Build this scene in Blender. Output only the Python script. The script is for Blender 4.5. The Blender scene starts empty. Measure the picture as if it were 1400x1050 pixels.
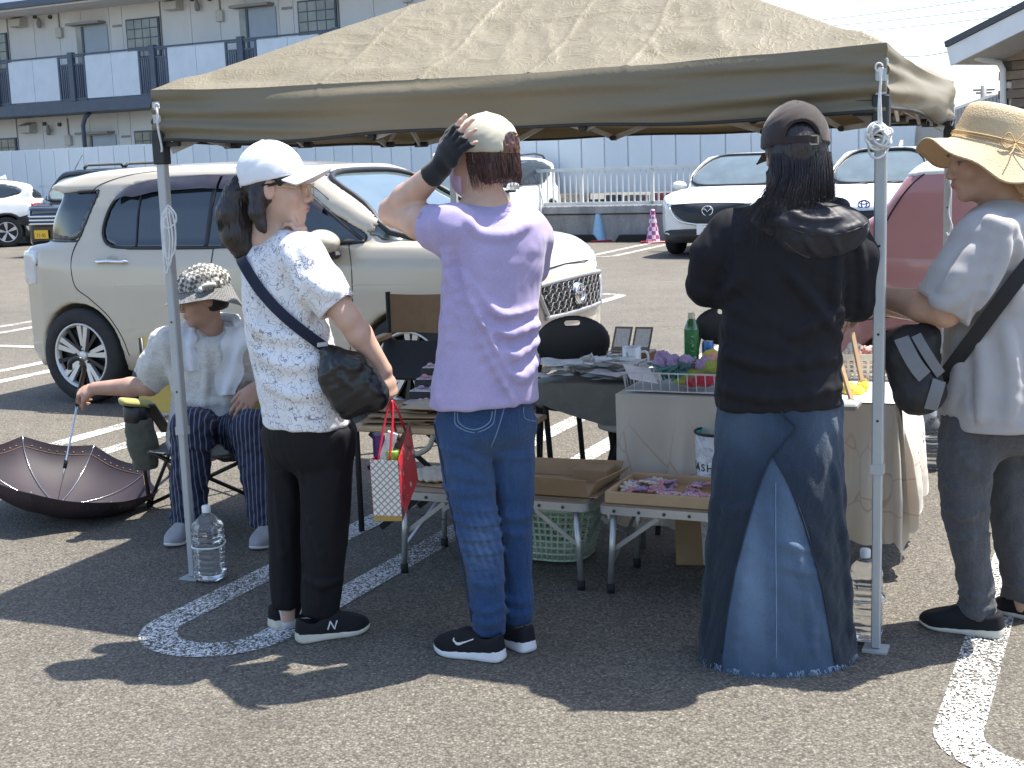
import bpy, bmesh, math, random
import numpy as np
from mathutils import Matrix, Vector
random.seed(7)
RNG = np.random.default_rng(7)
SC = bpy.context.scene
COL = SC.collection
rad = math.radians
f4 = np.float32
CAM_H, FPX, PITCH, ROLL = 1.52, 1838.0, rad(9.4), rad(1.99)
cam_data = bpy.data.cameras.new('camera')
cam_data.sensor_fit = 'HORIZONTAL'
cam_data.sensor_width = 36.0
cam_data.lens = 36.0 * FPX / 1400.0
cam_data.clip_start = 0.05
cam_data.clip_end = 2000
cam = bpy.data.objects.new('camera', cam_data)
COL.objects.link(cam)
CAM_FWD = np.array([0, math.cos(PITCH), -math.sin(PITCH)])
_up = np.array([0, math.sin(PITCH), math.cos(PITCH)])
_rt = np.array([1.0, 0, 0])
CAM_R = _rt * math.cos(ROLL) - _up * math.sin(ROLL)
CAM_U = _rt * math.sin(ROLL) + _up * math.cos(ROLL)
m = Matrix.Identity(4)
for i in range(3):
	m[i][0] = CAM_R[i]; m[i][1] = CAM_U[i]; m[i][2] = -CAM_FWD[i]
m[2][3] = CAM_H
cam.matrix_world = m
SC.camera = cam
SUN_DIR = np.array([0.63, 0.27, 1.52]); SUN_DIR /= np.linalg.norm(SUN_DIR)   # towards the sun
SUN_EL = math.asin(SUN_DIR[2]); SUN_AZ = math.atan2(SUN_DIR[0], SUN_DIR[1])   # from +Y clockwise
world = bpy.data.worlds.new('World')
SC.world = world
world.use_nodes = True
wn = world.node_tree.nodes; wl = world.node_tree.links
wn.clear()
sky = wn.new('ShaderNodeTexSky'); sky.sky_type = 'NISHITA'
sky.sun_disc = False
sky.sun_elevation = SUN_EL
sky.sun_rotation = SUN_AZ
sky.air_density = 1.0; sky.dust_density = 1.2; sky.ozone_density = 1.0
bgn = wn.new('ShaderNodeBackground'); bgn.inputs['Strength'].default_value = 0.15
wo = wn.new('ShaderNodeOutputWorld')
wl.new(sky.outputs[0], bgn.inputs[0]); wl.new(bgn.outputs[0], wo.inputs[0])
sd = bpy.data.lights.new('sun', 'SUN'); sd.energy = 4.8; sd.angle = rad(0.55); sd.color = (1, 0.95, 0.865)
sun = bpy.data.objects.new('sun', sd); COL.objects.link(sun)
sun.rotation_euler = Vector(SUN_DIR).to_track_quat('Z', 'Y').to_euler()
SC.view_settings.view_transform = 'Standard'
SC.view_settings.look = 'None'
SC.view_settings.exposure = 1.15
SC.view_settings.gamma = 1.0
SC.view_settings.use_curve_mapping = False
SC.render.film_transparent = False
SC.cycles.max_bounces = 8
SC.cycles.transparent_max_bounces = 12
SC.cycles.caustics_reflective = False
SC.cycles.caustics_refractive = False
def ray(px, py):
	return CAM_FWD + CAM_R * ((px - 700) / FPX) + CAM_U * ((525 - py) / FPX)
def at(px, py, Y):
	"""point of the place seen at a photo pixel, at ground distance Y in front of the camera"""
	d = ray(px, py)
	return np.array([0, 0, CAM_H]) + d * (Y / d[1])
def gr(px, py, z=0.0):
	d = ray(px, py)
	return np.array([0, 0, CAM_H]) + d * ((z - CAM_H) / d[2])
def on_plane(px, py, p0, th):
	"""(s, z) on the vertical plane through p0 whose direction is (cos th, -sin th)"""
	u = np.array([math.cos(th), -math.sin(th)]); n = np.array([math.sin(th), math.cos(th)])
	d = ray(px, py)
	t = (np.array(p0[:2]) @ n) / (d[:2] @ n)
	P = np.array([0, 0, CAM_H]) + d * t
	return (P[:2] - np.array(p0[:2])) @ u, P[2]
def pxm(Y):
	return FPX / (Y * math.cos(PITCH))
def thing(name, label, cat, loc=(0, 0, 0), rotz=0.0, group=None):
	o = bpy.data.objects.new(name, None)
	o.empty_display_size = 0.1
	COL.objects.link(o)
	o.location = loc
	o.rotation_euler = (0, 0, rotz)
	o['label'] = label; o['category'] = cat
	if group: o['group'] = group
	return o
def tag(o, label, cat, group=None):
	o['label'] = label; o['category'] = cat
	if group: o['group'] = group
	return o
def root_mat(o):
	M = Matrix.Translation(o.location) @ o.rotation_euler.to_matrix().to_4x4()
	return M
def link(name, me, parent=None, world=False, mat=None):
	o = bpy.data.objects.new(name, me)
	COL.objects.link(o)
	if mat is not None and len(me.materials) == 0:
		for mm in (mat if isinstance(mat, (list, tuple)) else [mat]):
			me.materials.append(mm)
	if parent is not None:
		o.parent = parent
		if world and parent.parent is None and parent.type == 'EMPTY':
			o.matrix_parent_inverse = root_mat(parent).inverted()
	return o
def dup(o, parent=None):
	c = o.copy(); COL.objects.link(c)
	c.parent = parent
	for ch in o.children:
		dup(ch, c)
	return c
def np_mesh(name, V, F, smooth=True, mi=None):
	"""mesh from numpy arrays; F is (n,3) or (n,4)"""
	V = np.ascontiguousarray(V, dtype=f4); F = np.ascontiguousarray(F, dtype=np.int32)
	me = bpy.data.meshes.new(name)
	k = F.shape[1]; n = len(F)
	me.vertices.add(len(V)); me.vertices.foreach_set('co', V.ravel())
	me.loops.add(n * k); me.loops.foreach_set('vertex_index', F.ravel())
	me.polygons.add(n)
	me.polygons.foreach_set('loop_start', np.arange(0, n * k, k, dtype=np.int32))
	me.polygons.foreach_set('loop_total', np.full(n, k, dtype=np.int32))
	if mi is not None:
		me.polygons.foreach_set('material_index', np.asarray(mi, dtype=np.int32))
	me.polygons.foreach_set('use_smooth', np.full(n, smooth, dtype=bool))
	me.update(calc_edges=True)
	return me
def vcol(me, name, C):
	a = me.color_attributes.new(name, 'FLOAT_COLOR', 'POINT')
	C = np.asarray(C, dtype=f4)
	if C.shape[1] == 3:
		C = np.hstack([C, np.ones((len(C), 1), f4)])
	a.data.foreach_set('color', np.ascontiguousarray(C, dtype=f4).ravel())
class MB:
	"""collects boxes, tubes and sheets into ONE mesh"""
	def __init__(s):
		s.v = []; s.f = []; s.m = []; s.sm = []
	def add(s, V, F, mi=0, smooth=False):
		o = len(s.v)
		s.v.extend([tuple(map(float, p)) for p in V])
		for f in F:
			s.f.append(tuple(int(i) + o for i in f)); s.m.append(mi); s.sm.append(smooth)
		return s
	def box(s, c, size, rz=0.0, mi=0, bev=0.0, R=None):
		hx, hy, hz = [x / 2 for x in size]
		if bev > 0:
			b = min(bev, hx * .95, hy * .95, hz * .95)
			V = []
			for sx in (-1, 1):
				for sy in (-1, 1):
					for sz in (-1, 1):
						V += [(sx * (hx - b), sy * (hy - b), sz * hz), (sx * (hx - b), sy * hy, sz * (hz - b)), (sx * hx, sy * (hy - b), sz * (hz - b))]
			idx = {}
			k = 0
			for sx in (-1, 1):
				for sy in (-1, 1):
					for sz in (-1, 1):
						idx[(sx, sy, sz)] = k; k += 3
			F = []
			def q(*a): F.append(a)
			for sg in (-1, 1):
				c4 = [(-1, -1), (1, -1), (1, 1), (-1, 1)]
				r = c4 if sg > 0 else c4[::-1]
				q(*[idx[(x, y, sg)] for x, y in r])
				q(*[idx[(x, sg, y)] + 1 for x, y in r[::-1]])
				q(*[idx[(sg, x, y)] + 2 for x, y in r])
			for a in (-1, 1):
				for b2 in (-1, 1):
					q(idx[(-1, a, b2)], idx[(1, a, b2)], idx[(1, a, b2)] + 1, idx[(-1, a, b2)] + 1)
					q(idx[(a, -1, b2)], idx[(a, 1, b2)], idx[(a, 1, b2)] + 2, idx[(a, -1, b2)] + 2)
					q(idx[(a, b2, -1)] + 1, idx[(a, b2, 1)] + 1, idx[(a, b2, 1)] + 2, idx[(a, b2, -1)] + 2)
			for kk in idx.values():
				q(kk, kk + 1, kk + 2)
		else:
			V = [(x, y, z) for x in (-hx, hx) for y in (-hy, hy) for z in (-hz, hz)]
			F = [(0, 1, 3, 2), (4, 6, 7, 5), (0, 4, 5, 1), (2, 3, 7, 6), (0, 2, 6, 4), (1, 5, 7, 3)]
		V = np.array(V)
		if R is None:
			cz, sz_ = math.cos(rz), math.sin(rz)
			R = np.array([[cz, -sz_, 0], [sz_, cz, 0], [0, 0, 1]])
		V = V @ np.asarray(R).T + np.array(c)
		return s.add(V, F, mi)
	def bar(s, a, b, w, h=None, mi=0, up=(0, 0, 1)):
		"""rectangular bar from a to b"""
		a = np.array(a, float); b = np.array(b, float); h = h or w
		z = b - a; L = np.linalg.norm(z); z /= L
		up = np.array(up, float)
		if abs(z @ up) > 0.95: up = np.array([0, 1.0, 0])
		x = np.cross(up, z); x /= np.linalg.norm(x); y = np.cross(z, x)
		return s.box((a + b) / 2, (w, h, L), mi=mi, R=np.array([x, y, z]).T)
	def tube(s, pts, r, n=8, mi=0, cap=True, closed=False):
		pts = np.array(pts, float); m_ = len(pts)
		rr = np.full(m_, r) if np.isscalar(r) else np.array(r, float)
		T = np.gradient(pts, axis=0) if not closed else (np.roll(pts, -1, 0) - np.roll(pts, 1, 0))
		T /= np.linalg.norm(T, axis=1)[:, None] + 1e-12
		ref = np.array([0, 0, 1.0])
		if abs(T[0] @ ref) > .9: ref = np.array([1.0, 0, 0])
		x = np.cross(ref, T[0]); x /= np.linalg.norm(x)
		V = []
		an = np.arange(n) * 2 * math.pi / n
		for i in range(m_):
			x = x - (x @ T[i]) * T[i]; x /= np.linalg.norm(x)
			y = np.cross(T[i], x)
			V.append(pts[i] + rr[i] * (np.cos(an)[:, None] * x + np.sin(an)[:, None] * y))
		V = np.vstack(V)
		F = []
		for i in range(m_ - (0 if closed else 1)):
			j = (i + 1) % m_
			for k in range(n):
				F.append((i * n + k, i * n + (k + 1) % n, j * n + (k + 1) % n, j * n + k))
		s.add(V, F, mi, True)
		if cap and not closed:
			o = len(s.v) - len(V)
			s.f.append(tuple(o + k for k in range(n))[::-1]); s.m.append(mi); s.sm.append(False)
			s.f.append(tuple(o + (m_ - 1) * n + k for k in range(n))); s.m.append(mi); s.sm.append(False)
		return s
	def cyl(s, a, b, r, r2=None, n=16, mi=0):
		return s.tube([a, b], [r, r if r2 is None else r2], n, mi)
	def lathe(s, c, prof, n=24, mi=0, axis=(0, 0, 1), smooth=True):
		"""profile of (radius, height)"""
		ax = np.array(axis, float); ax /= np.linalg.norm(ax)
		ref = np.array([1.0, 0, 0]) if abs(ax[0]) < .9 else np.array([0, 1.0, 0])
		x = np.cross(ref, ax); x /= np.linalg.norm(x); y = np.cross(ax, x)
		an = np.arange(n) * 2 * math.pi / n
		V = np.vstack([np.array(c) + ax * h + r * (np.cos(an)[:, None] * x + np.sin(an)[:, None] * y) for r, h in prof])
		F = []
		for i in range(len(prof) - 1):
			for k in range(n):
				F.append((i * n + k, i * n + (k + 1) % n, (i + 1) * n + (k + 1) % n, (i + 1) * n + k))
		return s.add(V, F, mi, smooth)
	def prism(s, poly, d, mi=0):
		"""poly: 3d points (planar), extruded by vector d"""
		P = np.array(poly, float); n = len(P); d = np.array(d, float)
		V = np.vstack([P, P + d])
		F = [tuple(range(n))[::-1], tuple(range(n, 2 * n))] + [(i, (i + 1) % n, n + (i + 1) % n, n + i) for i in range(n)]
		return s.add(V, F, mi)
	def grid(s, P, mi=0, smooth=True):
		"""P: (a,b,3) array of points"""
		P = np.asarray(P); a, b = P.shape[:2]
		F = [(i * b + j, (i + 1) * b + j, (i + 1) * b + j + 1, i * b + j + 1) for i in range(a - 1) for j in range(b - 1)]
		return s.add(P.reshape(-1, 3), F, mi, smooth)
	def mesh(s, name):
		me = bpy.data.meshes.new(name)
		me.from_pydata(s.v, [], s.f)
		me.polygons.foreach_set('material_index', s.m)
		me.polygons.foreach_set('use_smooth', s.sm)
		me.update()
		return me
	def build(s, name, mat, parent=None, world=True):
		return link(name, s.mesh(name), parent, world, mat)
def smin(a, b, k):
	if k <= 0: return np.minimum(a, b)
	h = np.clip(0.5 + 0.5 * (b - a) / k, 0, 1)
	return b + (a - b) * h - k * h * (1 - h)
def smax(a, b, k):
	return -smin(-a, -b, k)
def unit(v):
	v = np.asarray(v, float); return v / (np.linalg.norm(v) + 1e-12)
class Vox:
	def __init__(s, lo, hi, h):
		s.lo = np.array(lo, float); s.h = h
		s.n = np.ceil((np.array(hi, float) - s.lo) / h).astype(int) + 1
		s.ax = [(s.lo[i] + h * np.arange(s.n[i])).astype(f4) for i in range(3)]
		s.D = np.full(s.n, 0.15, f4)
	def sub(s, lo, hi):
		a = np.clip(np.floor((np.array(lo) - s.lo) / s.h).astype(int), 0, s.n)
		b = np.clip(np.ceil((np.array(hi) - s.lo) / s.h).astype(int) + 1, 0, s.n)
		sl = tuple(slice(int(i), int(j)) for i, j in zip(a, b))
		return sl, s.ax[0][sl[0]][:, None, None], s.ax[1][sl[1]][None, :, None], s.ax[2][sl[2]][None, None, :]
	def put(s, sl, d, k, op='u'):
		if s.D[sl].size == 0: return s
		if op == 'u': s.D[sl] = smin(s.D[sl], d, k)
		elif op == 's': s.D[sl] = smax(s.D[sl], -d, k)
		elif op == 'i': s.D[sl] = smax(s.D[sl], d, k)
		return s
	def cone(s, a, b, r1, r2=None, k=0.01, op='u'):
		r2 = r1 if r2 is None else r2
		a = np.asarray(a, float); b = np.asarray(b, float)
		R = max(r1, r2) + k + 2 * s.h
		sl, X, Y, Z = s.sub(np.minimum(a, b) - R, np.maximum(a, b) + R)
		ab = b - a; L2 = ab @ ab + 1e-12
		t = np.clip(((X - a[0]) * ab[0] + (Y - a[1]) * ab[1] + (Z - a[2]) * ab[2]) / L2, 0, 1).astype(f4)
		d = np.sqrt((X - a[0] - t * ab[0]) ** 2 + (Y - a[1] - t * ab[1]) ** 2 + (Z - a[2] - t * ab[2]) ** 2) - (r1 + (r2 - r1) * t)
		return s.put(sl, d.astype(f4), k, op)
	def tube(s, pts, r, k=0.01, op='u'):
		rr = [r] * len(pts) if np.isscalar(r) else r
		for i in range(len(pts) - 1):
			s.cone(pts[i], pts[i + 1], rr[i], rr[i + 1], k if i == 0 else max(k, .004), op)
		return s
	def econe(s, a, b, ra, rb, ex, k=0.01, op='u'):
		"""tapered limb of elliptical section: ra=(r along ex, r across)"""
		a = np.asarray(a, float); b = np.asarray(b, float)
		w = unit(b - a); ex = unit(np.asarray(ex, float) - (np.asarray(ex, float) @ w) * w); ey = np.cross(w, ex)
		L = np.linalg.norm(b - a)
		R = max(*ra, *rb) + k + 2 * s.h
		sl, X, Y, Z = s.sub(np.minimum(a, b) - R, np.maximum(a, b) + R)
		X = X - a[0]; Y = Y - a[1]; Z = Z - a[2]
		q = (X * w[0] + Y * w[1] + Z * w[2]).astype(f4)
		t = np.clip(q / L, 0, 1); o = q - t * L
		x = X * ex[0] + Y * ex[1] + Z * ex[2]; y = X * ey[0] + Y * ey[1] + Z * ey[2]
		r1 = ra[0] + (rb[0] - ra[0]) * t; r2 = ra[1] + (rb[1] - ra[1]) * t
		rm = np.minimum(r1, r2)
		d = (np.sqrt((x / r1) ** 2 + (y / r2) ** 2 + (o / rm) ** 2) - 1) * rm
		return s.put(sl, d.astype(f4), k, op)
	def ell(s, c, r, R=None, k=0.01, op='u'):
		c = np.asarray(c, float); r = np.asarray(r, float)
		M = max(r) + k + 2 * s.h
		sl, X, Y, Z = s.sub(c - M, c + M)
		X = X - c[0]; Y = Y - c[1]; Z = Z - c[2]
		if R is not None:
			R = np.asarray(R, float)   # rows: local axes
			X, Y, Z = [X * R[i, 0] + Y * R[i, 1] + Z * R[i, 2] for i in range(3)]
		q = np.sqrt((X / r[0]) ** 2 + (Y / r[1]) ** 2 + (Z / r[2]) ** 2)
		g = np.sqrt((X / r[0] ** 2) ** 2 + (Y / r[1] ** 2) ** 2 + (Z / r[2] ** 2) ** 2) + 1e-6
		d = q * (q - 1) / g
		return s.put(sl, d.astype(f4), k, op)
	def loft(s, rows, k=0.01, op='u', cap=True, ex=None):
		"""rows: (cx, cy, z, rx, ry, power, angle) by rising z: stacked super-ellipses"""
		rows = sorted(rows, key=lambda r: r[2]); A = np.array([list(r) + [2.0, 0.0][len(r) - 5:] if len(r) < 7 else list(r) for r in rows], float)
		R = max(A[:, 3].max(), A[:, 4].max()) + k + 2 * s.h
		sl, X, Y, Z = s.sub([A[:, 0].min() - R, A[:, 1].min() - R, A[0, 2] - .03], [A[:, 0].max() + R, A[:, 1].max() + R, A[-1, 2] + .03])
		z = Z.ravel()
		I = [_smooth_interp(z, A[:, 2], A[:, i])[None, None, :].astype(f4) for i in (0, 1, 3, 4, 5, 6)]
		x = X - I[0]; y = Y - I[1]
		c, sn = np.cos(I[5]), np.sin(I[5])
		x, y = x * c + y * sn, -x * sn + y * c
		p = I[4]
		q = ((np.abs(x) / I[2]) ** p + (np.abs(y) / I[3]) ** p) ** (1 / p)
		d = (q - 1) * np.minimum(I[2], I[3])
		if cap:
			d = smax(d, np.maximum(z - A[-1, 2], A[0, 2] - z)[None, None, :], 0.012)
		return s.put(sl, d.astype(f4), k, op)
	def plane(s, p, n, k=0.0, lo=None, hi=None):
		"""keep the side against n"""
		n = unit(n); p = np.asarray(p, float)
		lo = s.lo if lo is None else lo; hi = s.lo + s.h * s.n if hi is None else hi
		sl, X, Y, Z = s.sub(lo, hi)
		d = (X - p[0]) * n[0] + (Y - p[1]) * n[1] + (Z - p[2]) * n[2]
		return s.put(sl, d.astype(f4), k, 'i')
	def noise(s, amp, scale, seed=0, warp=1.0, lo=None, hi=None, stretch=(1, 1, 1)):
		"""cheap warped-sine wrinkles added to the surface"""
		r = np.random.default_rng(seed)
		lo = s.lo if lo is None else lo; hi = s.lo + s.h * s.n if hi is None else hi
		sl, X, Y, Z = s.sub(lo, hi)
		band = np.abs(s.D[sl]) < 0.05
		ii = np.nonzero(band)
		x = s.ax[0][sl[0]][ii[0]] * stretch[0]; y = s.ax[1][sl[1]][ii[1]] * stretch[1]; z = s.ax[2][sl[2]][ii[2]] * stretch[2]
		s.D[sl][ii] += (amp * sine_noise(x, y, z, scale, r, warp)).astype(f4)
		return s
	def nets(s):
		return surface_nets(s.D, s.lo, s.h)
	def mesh(s, name, mi=None, relax=0):
		V, F = s.nets()
		if relax: V = relax_mesh(V, F, relax)
		return np_mesh(name, V, F)
def _smooth_interp(x, xs, ys):
	"""monotone cubic (pchip-like) interpolation"""
	xs = np.asarray(xs, float); ys = np.asarray(ys, float)
	if len(xs) == 1: return np.full_like(x, ys[0])
	hN = np.diff(xs) + 1e-9; dl = np.diff(ys) / hN
	mS = np.zeros(len(xs))
	for i in range(1, len(xs) - 1):
		mS[i] = 0 if dl[i - 1] * dl[i] <= 0 else 2 * dl[i - 1] * dl[i] / (dl[i - 1] + dl[i])
	mS[0] = dl[0]; mS[-1] = dl[-1]
	xc = np.clip(x, xs[0], xs[-1])
	i = np.clip(np.searchsorted(xs, xc, 'right') - 1, 0, len(xs) - 2)
	t = (xc - xs[i]) / hN[i]
	return (2 * t ** 3 - 3 * t ** 2 + 1) * ys[i] + (t ** 3 - 2 * t ** 2 + t) * hN[i] * mS[i] + (-2 * t ** 3 + 3 * t ** 2) * ys[i + 1] + (t ** 3 - t ** 2) * hN[i] * mS[i + 1]
def sine_noise(x, y, z, scale, r, warp=1.0, oct=3):
	out = 0; a = 1.0; sc = 2 * math.pi / scale
	wx = x; wy = y; wz = z
	for o in range(oct):
		ph = r.uniform(0, 6.28, 6); dv = r.normal(size=(3, 3)); dv /= np.linalg.norm(dv, axis=1)[:, None]
		w = warp * np.sin((wx * dv[2, 0] + wy * dv[2, 1] + wz * dv[2, 2]) * sc * 0.6 + ph[2])
		u = np.sin((wx * dv[0, 0] + wy * dv[0, 1] + wz * dv[0, 2]) * sc + ph[0] + w)
		v = np.sin((wx * dv[1, 0] + wy * dv[1, 1] + wz * dv[1, 2]) * sc * 1.13 + ph[1] + 1.3 * w)
		out = out + a * u * v
		a *= 0.55; sc *= 1.9
	return out
OFF8 = np.array([(i, j, k) for i in (0, 1) for j in (0, 1) for k in (0, 1)])
EDG = [(a, b) for a in range(8) for b in range(a + 1, 8) if np.abs(OFF8[a] - OFF8[b]).sum() == 1]
def surface_nets(D, lo, h):
	D[0] = np.maximum(D[0], 1e-3); D[-1] = np.maximum(D[-1], 1e-3)
	D[:, 0] = np.maximum(D[:, 0], 1e-3); D[:, -1] = np.maximum(D[:, -1], 1e-3)
	D[:, :, 0] = np.maximum(D[:, :, 0], 1e-3); D[:, :, -1] = np.maximum(D[:, :, -1], 1e-3)
	S = D < 0
	sh = np.array(D.shape)
	cnt = np.zeros(sh - 1, np.uint8)
	for o in OFF8:
		cnt += S[o[0]:sh[0] - 1 + o[0], o[1]:sh[1] - 1 + o[1], o[2]:sh[2] - 1 + o[2]]
	idx = np.argwhere((cnt > 0) & (cnt < 8))
	vals = np.stack([D[idx[:, 0] + o[0], idx[:, 1] + o[1], idx[:, 2] + o[2]] for o in OFF8], 1)
	acc = np.zeros((len(idx), 3)); num = np.zeros(len(idx))
	for a, b in EDG:
		da = vals[:, a]; db = vals[:, b]
		mk = (da < 0) != (db < 0)
		t = np.where(mk, da / np.where(mk, da - db, 1), 0)
		acc += np.where(mk[:, None], OFF8[a] + t[:, None] * (OFF8[b] - OFF8[a]), 0); num += mk
	V = lo + h * (idx + acc / num[:, None])
	gid = np.full(sh - 1, -1, np.int32); gid[idx[:, 0], idx[:, 1], idx[:, 2]] = np.arange(len(idx))
	Fs = []
	for ax in range(3):
		o1, o2 = [(1, 2), (2, 0), (0, 1)][ax]
		sa = [slice(None)] * 3; sb = [slice(None)] * 3
		sa[ax] = slice(0, -1); sb[ax] = slice(1, None)
		A = S[tuple(sa)]; B = S[tuple(sb)]
		e = np.argwhere(A != B)
		ok = (e[:, o1] > 0) & (e[:, o2] > 0) & (e[:, o1] < sh[o1] - 1) & (e[:, o2] < sh[o2] - 1)
		e = e[ok]
		ins = A[e[:, 0], e[:, 1], e[:, 2]]
		def g(d1, d2):
			q = e.copy(); q[:, o1] += d1; q[:, o2] += d2
			return gid[q[:, 0], q[:, 1], q[:, 2]]
		Q = np.stack([g(-1, -1), g(0, -1), g(0, 0), g(-1, 0)], 1)
		Q[~ins] = Q[~ins][:, ::-1]
		Fs.append(Q)
	return V, np.vstack(Fs)
def relax_mesh(V, F, it=1, lam=0.5):
	n = len(V)
	E = np.vstack([F[:, [0, 1]], F[:, [1, 2]], F[:, [2, 3]], F[:, [3, 0]]])
	deg = np.bincount(E[:, 0], minlength=n) + np.bincount(E[:, 1], minlength=n)
	for _ in range(it):
		for l in (lam, -lam * 1.02):
			A = np.stack([np.bincount(E[:, 0], V[E[:, 1], c], n) + np.bincount(E[:, 1], V[E[:, 0], c], n) for c in range(3)], 1)
			V = V + l * (A / np.maximum(deg, 1)[:, None] - V)
	return V
def poly_sdf(P, x, y):
	"""signed distance of a 2-d polygon on the outer product grid x, y"""
	P = np.asarray(P, float); X = np.asarray(x, float)[:, None]; Y = np.asarray(y, float)[None, :]
	d2 = np.full((len(x), len(y)), 1e9); ins = np.zeros(d2.shape, bool)
	n = len(P)
	for i in range(n):
		a = P[i]; b = P[(i + 1) % n]; e = b - a
		t = np.clip(((X - a[0]) * e[0] + (Y - a[1]) * e[1]) / (e @ e + 1e-12), 0, 1)
		d2 = np.minimum(d2, (X - a[0] - t * e[0]) ** 2 + (Y - a[1] - t * e[1]) ** 2)
		c = (a[1] > Y) != (b[1] > Y)
		if abs(e[1]) > 1e-12:
			ins ^= c & (X < a[0] + (Y - a[1]) * e[0] / e[1])
	d = np.sqrt(d2)
	return np.where(ins, -d, d).astype(f4)
def smooth_poly(P, n=6, closed=True):
	"""Catmull-Rom through P"""
	P = np.asarray(P, float); m_ = len(P); out = []
	for i in range(m_ if closed else m_ - 1):
		p0, p1, p2, p3 = [P[(i + j) % m_] if closed else P[min(max(i + j, 0), m_ - 1)] for j in (-1, 0, 1, 2)]
		for t in np.arange(n) / n:
			out.append(0.5 * ((2 * p1) + (-p0 + p2) * t + (2 * p0 - 5 * p1 + 4 * p2 - p3) * t * t + (-p0 + 3 * p1 - 3 * p2 + p3) * t ** 3))
	if not closed: out.append(P[-1])
	return np.array(out)
MATS = {}
class NT:
	def __init__(s, name):
		s.mat = bpy.data.materials.new(name); s.mat.use_nodes = True
		s.nt = s.mat.node_tree; s.n = s.nt.nodes; s.l = s.nt.links
		s.b = s.n['Principled BSDF']; s.out = s.n['Material Output']
		s.tc = None
	def node(s, t, **kw):
		nd = s.n.new('ShaderNode' + t)
		for k, v in kw.items(): setattr(nd, k, v)
		return nd
	def co(s, which='Object'):
		if s.tc is None: s.tc = s.node('TexCoord')
		return s.tc.outputs[which]
	def mapping(s, scale=(1, 1, 1), rot=(0, 0, 0), loc=(0, 0, 0), which='Object', src=None):
		mp = s.node('Mapping'); s.l.new(src if src is not None else s.co(which), mp.inputs[0])
		mp.inputs['Scale'].default_value = scale; mp.inputs['Rotation'].default_value = rot; mp.inputs['Location'].default_value = loc
		return mp.outputs[0]
	def noise(s, scale, detail=4, rough=.55, vec=None, dist=0.0):
		nd = s.node('TexNoise'); nd.inputs['Scale'].default_value = scale; nd.inputs['Detail'].default_value = detail
		nd.inputs['Roughness'].default_value = rough; nd.inputs['Distortion'].default_value = dist
		s.l.new(vec if vec is not None else s.co(), nd.inputs['Vector'])
		return nd.outputs['Fac']
	def voro(s, scale, feature='F1', vec=None, out='Distance', rnd=1.0):
		nd = s.node('TexVoronoi', feature=feature); nd.inputs['Scale'].default_value = scale
		nd.inputs['Randomness'].default_value = rnd
		s.l.new(vec if vec is not None else s.co(), nd.inputs['Vector'])
		return nd.outputs[out]
	def ramp(s, fac, stops, interp='LINEAR'):
		r = s.node('ValToRGB'); r.color_ramp.interpolation = interp
		el = r.color_ramp.elements
		while len(el) < len(stops): el.new(0.5)
		for e, (p, c) in zip(el, stops):
			e.position = p; e.color = (*c, 1) if len(c) == 3 else c
		s.l.new(fac, r.inputs[0]); return r.outputs[0]
	def mix(s, fac, a, b, mode='MIX'):
		m_ = s.node('Mix', data_type='RGBA', blend_type=mode)
		for sock, v in ((m_.inputs[0], fac), (m_.inputs[6], a), (m_.inputs[7], b)):
			if isinstance(v, (int, float)): sock.default_value = v
			elif isinstance(v, tuple): sock.default_value = (*v, 1) if len(v) == 3 else v
			else: s.l.new(v, sock)
		return m_.outputs[2]
	def math(s, op, a, b=None, c=None):
		m_ = s.node('Math', operation=op)
		for sock, v in zip(m_.inputs, (a, b, c)):
			if v is None: continue
			if isinstance(v, (int, float)): sock.default_value = v
			else: s.l.new(v, sock)
		return m_.outputs[0]
	def bump(s, h, strength=.3, dist=.01, normal=None):
		b = s.node('Bump'); b.inputs['Strength'].default_value = strength; b.inputs['Distance'].default_value = dist
		s.l.new(h, b.inputs['Height'])
		if normal is not None: s.l.new(normal, b.inputs['Normal'])
		s.l.new(b.outputs[0], s.b.inputs['Normal']); return b.outputs[0]
	def set(s, **kw):
		for k, v in kw.items():
			sock = s.b.inputs[k.replace('_', ' ')]
			if isinstance(v, (int, float)): sock.default_value = v
			elif isinstance(v, tuple): sock.default_value = (*v, 1) if len(v) == 3 else v
			else: s.l.new(v, sock)
		return s
	def attr(s, name):
		a = s.node('Attribute', attribute_name=name); return a.outputs['Color']
def lin(r, g, b):
	"""sRGB 0-255 -> linear"""
	return tuple(((c / 255) / 12.92 if c / 255 <= .04045 else ((c / 255 + .055) / 1.055) ** 2.4) for c in (r, g, b))
def simple(name, col, rough=.5, metal=0.0, var=.12, vscale=20.0, bump=0.0, bscale=120.0, spec=None, coat=0.0, sheen=0.0):
	if name in MATS: return MATS[name]
	t = NT(name)
	n = t.noise(vscale, 5, .6)
	d = tuple(c * (1 - var) for c in col); e = tuple(min(c * (1 + var), 1) for c in col)
	t.set(Base_Color=t.ramp(n, [(.3, d), (.7, e)]), Metallic=metal)
	rn = t.noise(vscale * 2.3, 3)
	t.set(Roughness=t.math('MULTIPLY_ADD', rn, .18, max(rough - .09, .02)))
	if spec is not None: t.set(Specular_IOR_Level=spec)
	if coat: t.set(Coat_Weight=coat, Coat_Roughness=.05)
	if sheen: t.set(Sheen_Weight=sheen, Sheen_Roughness=.5)
	if bump: t.bump(t.noise(bscale, 4), bump, .004)
	MATS[name] = t.mat
	return t.mat
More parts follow.
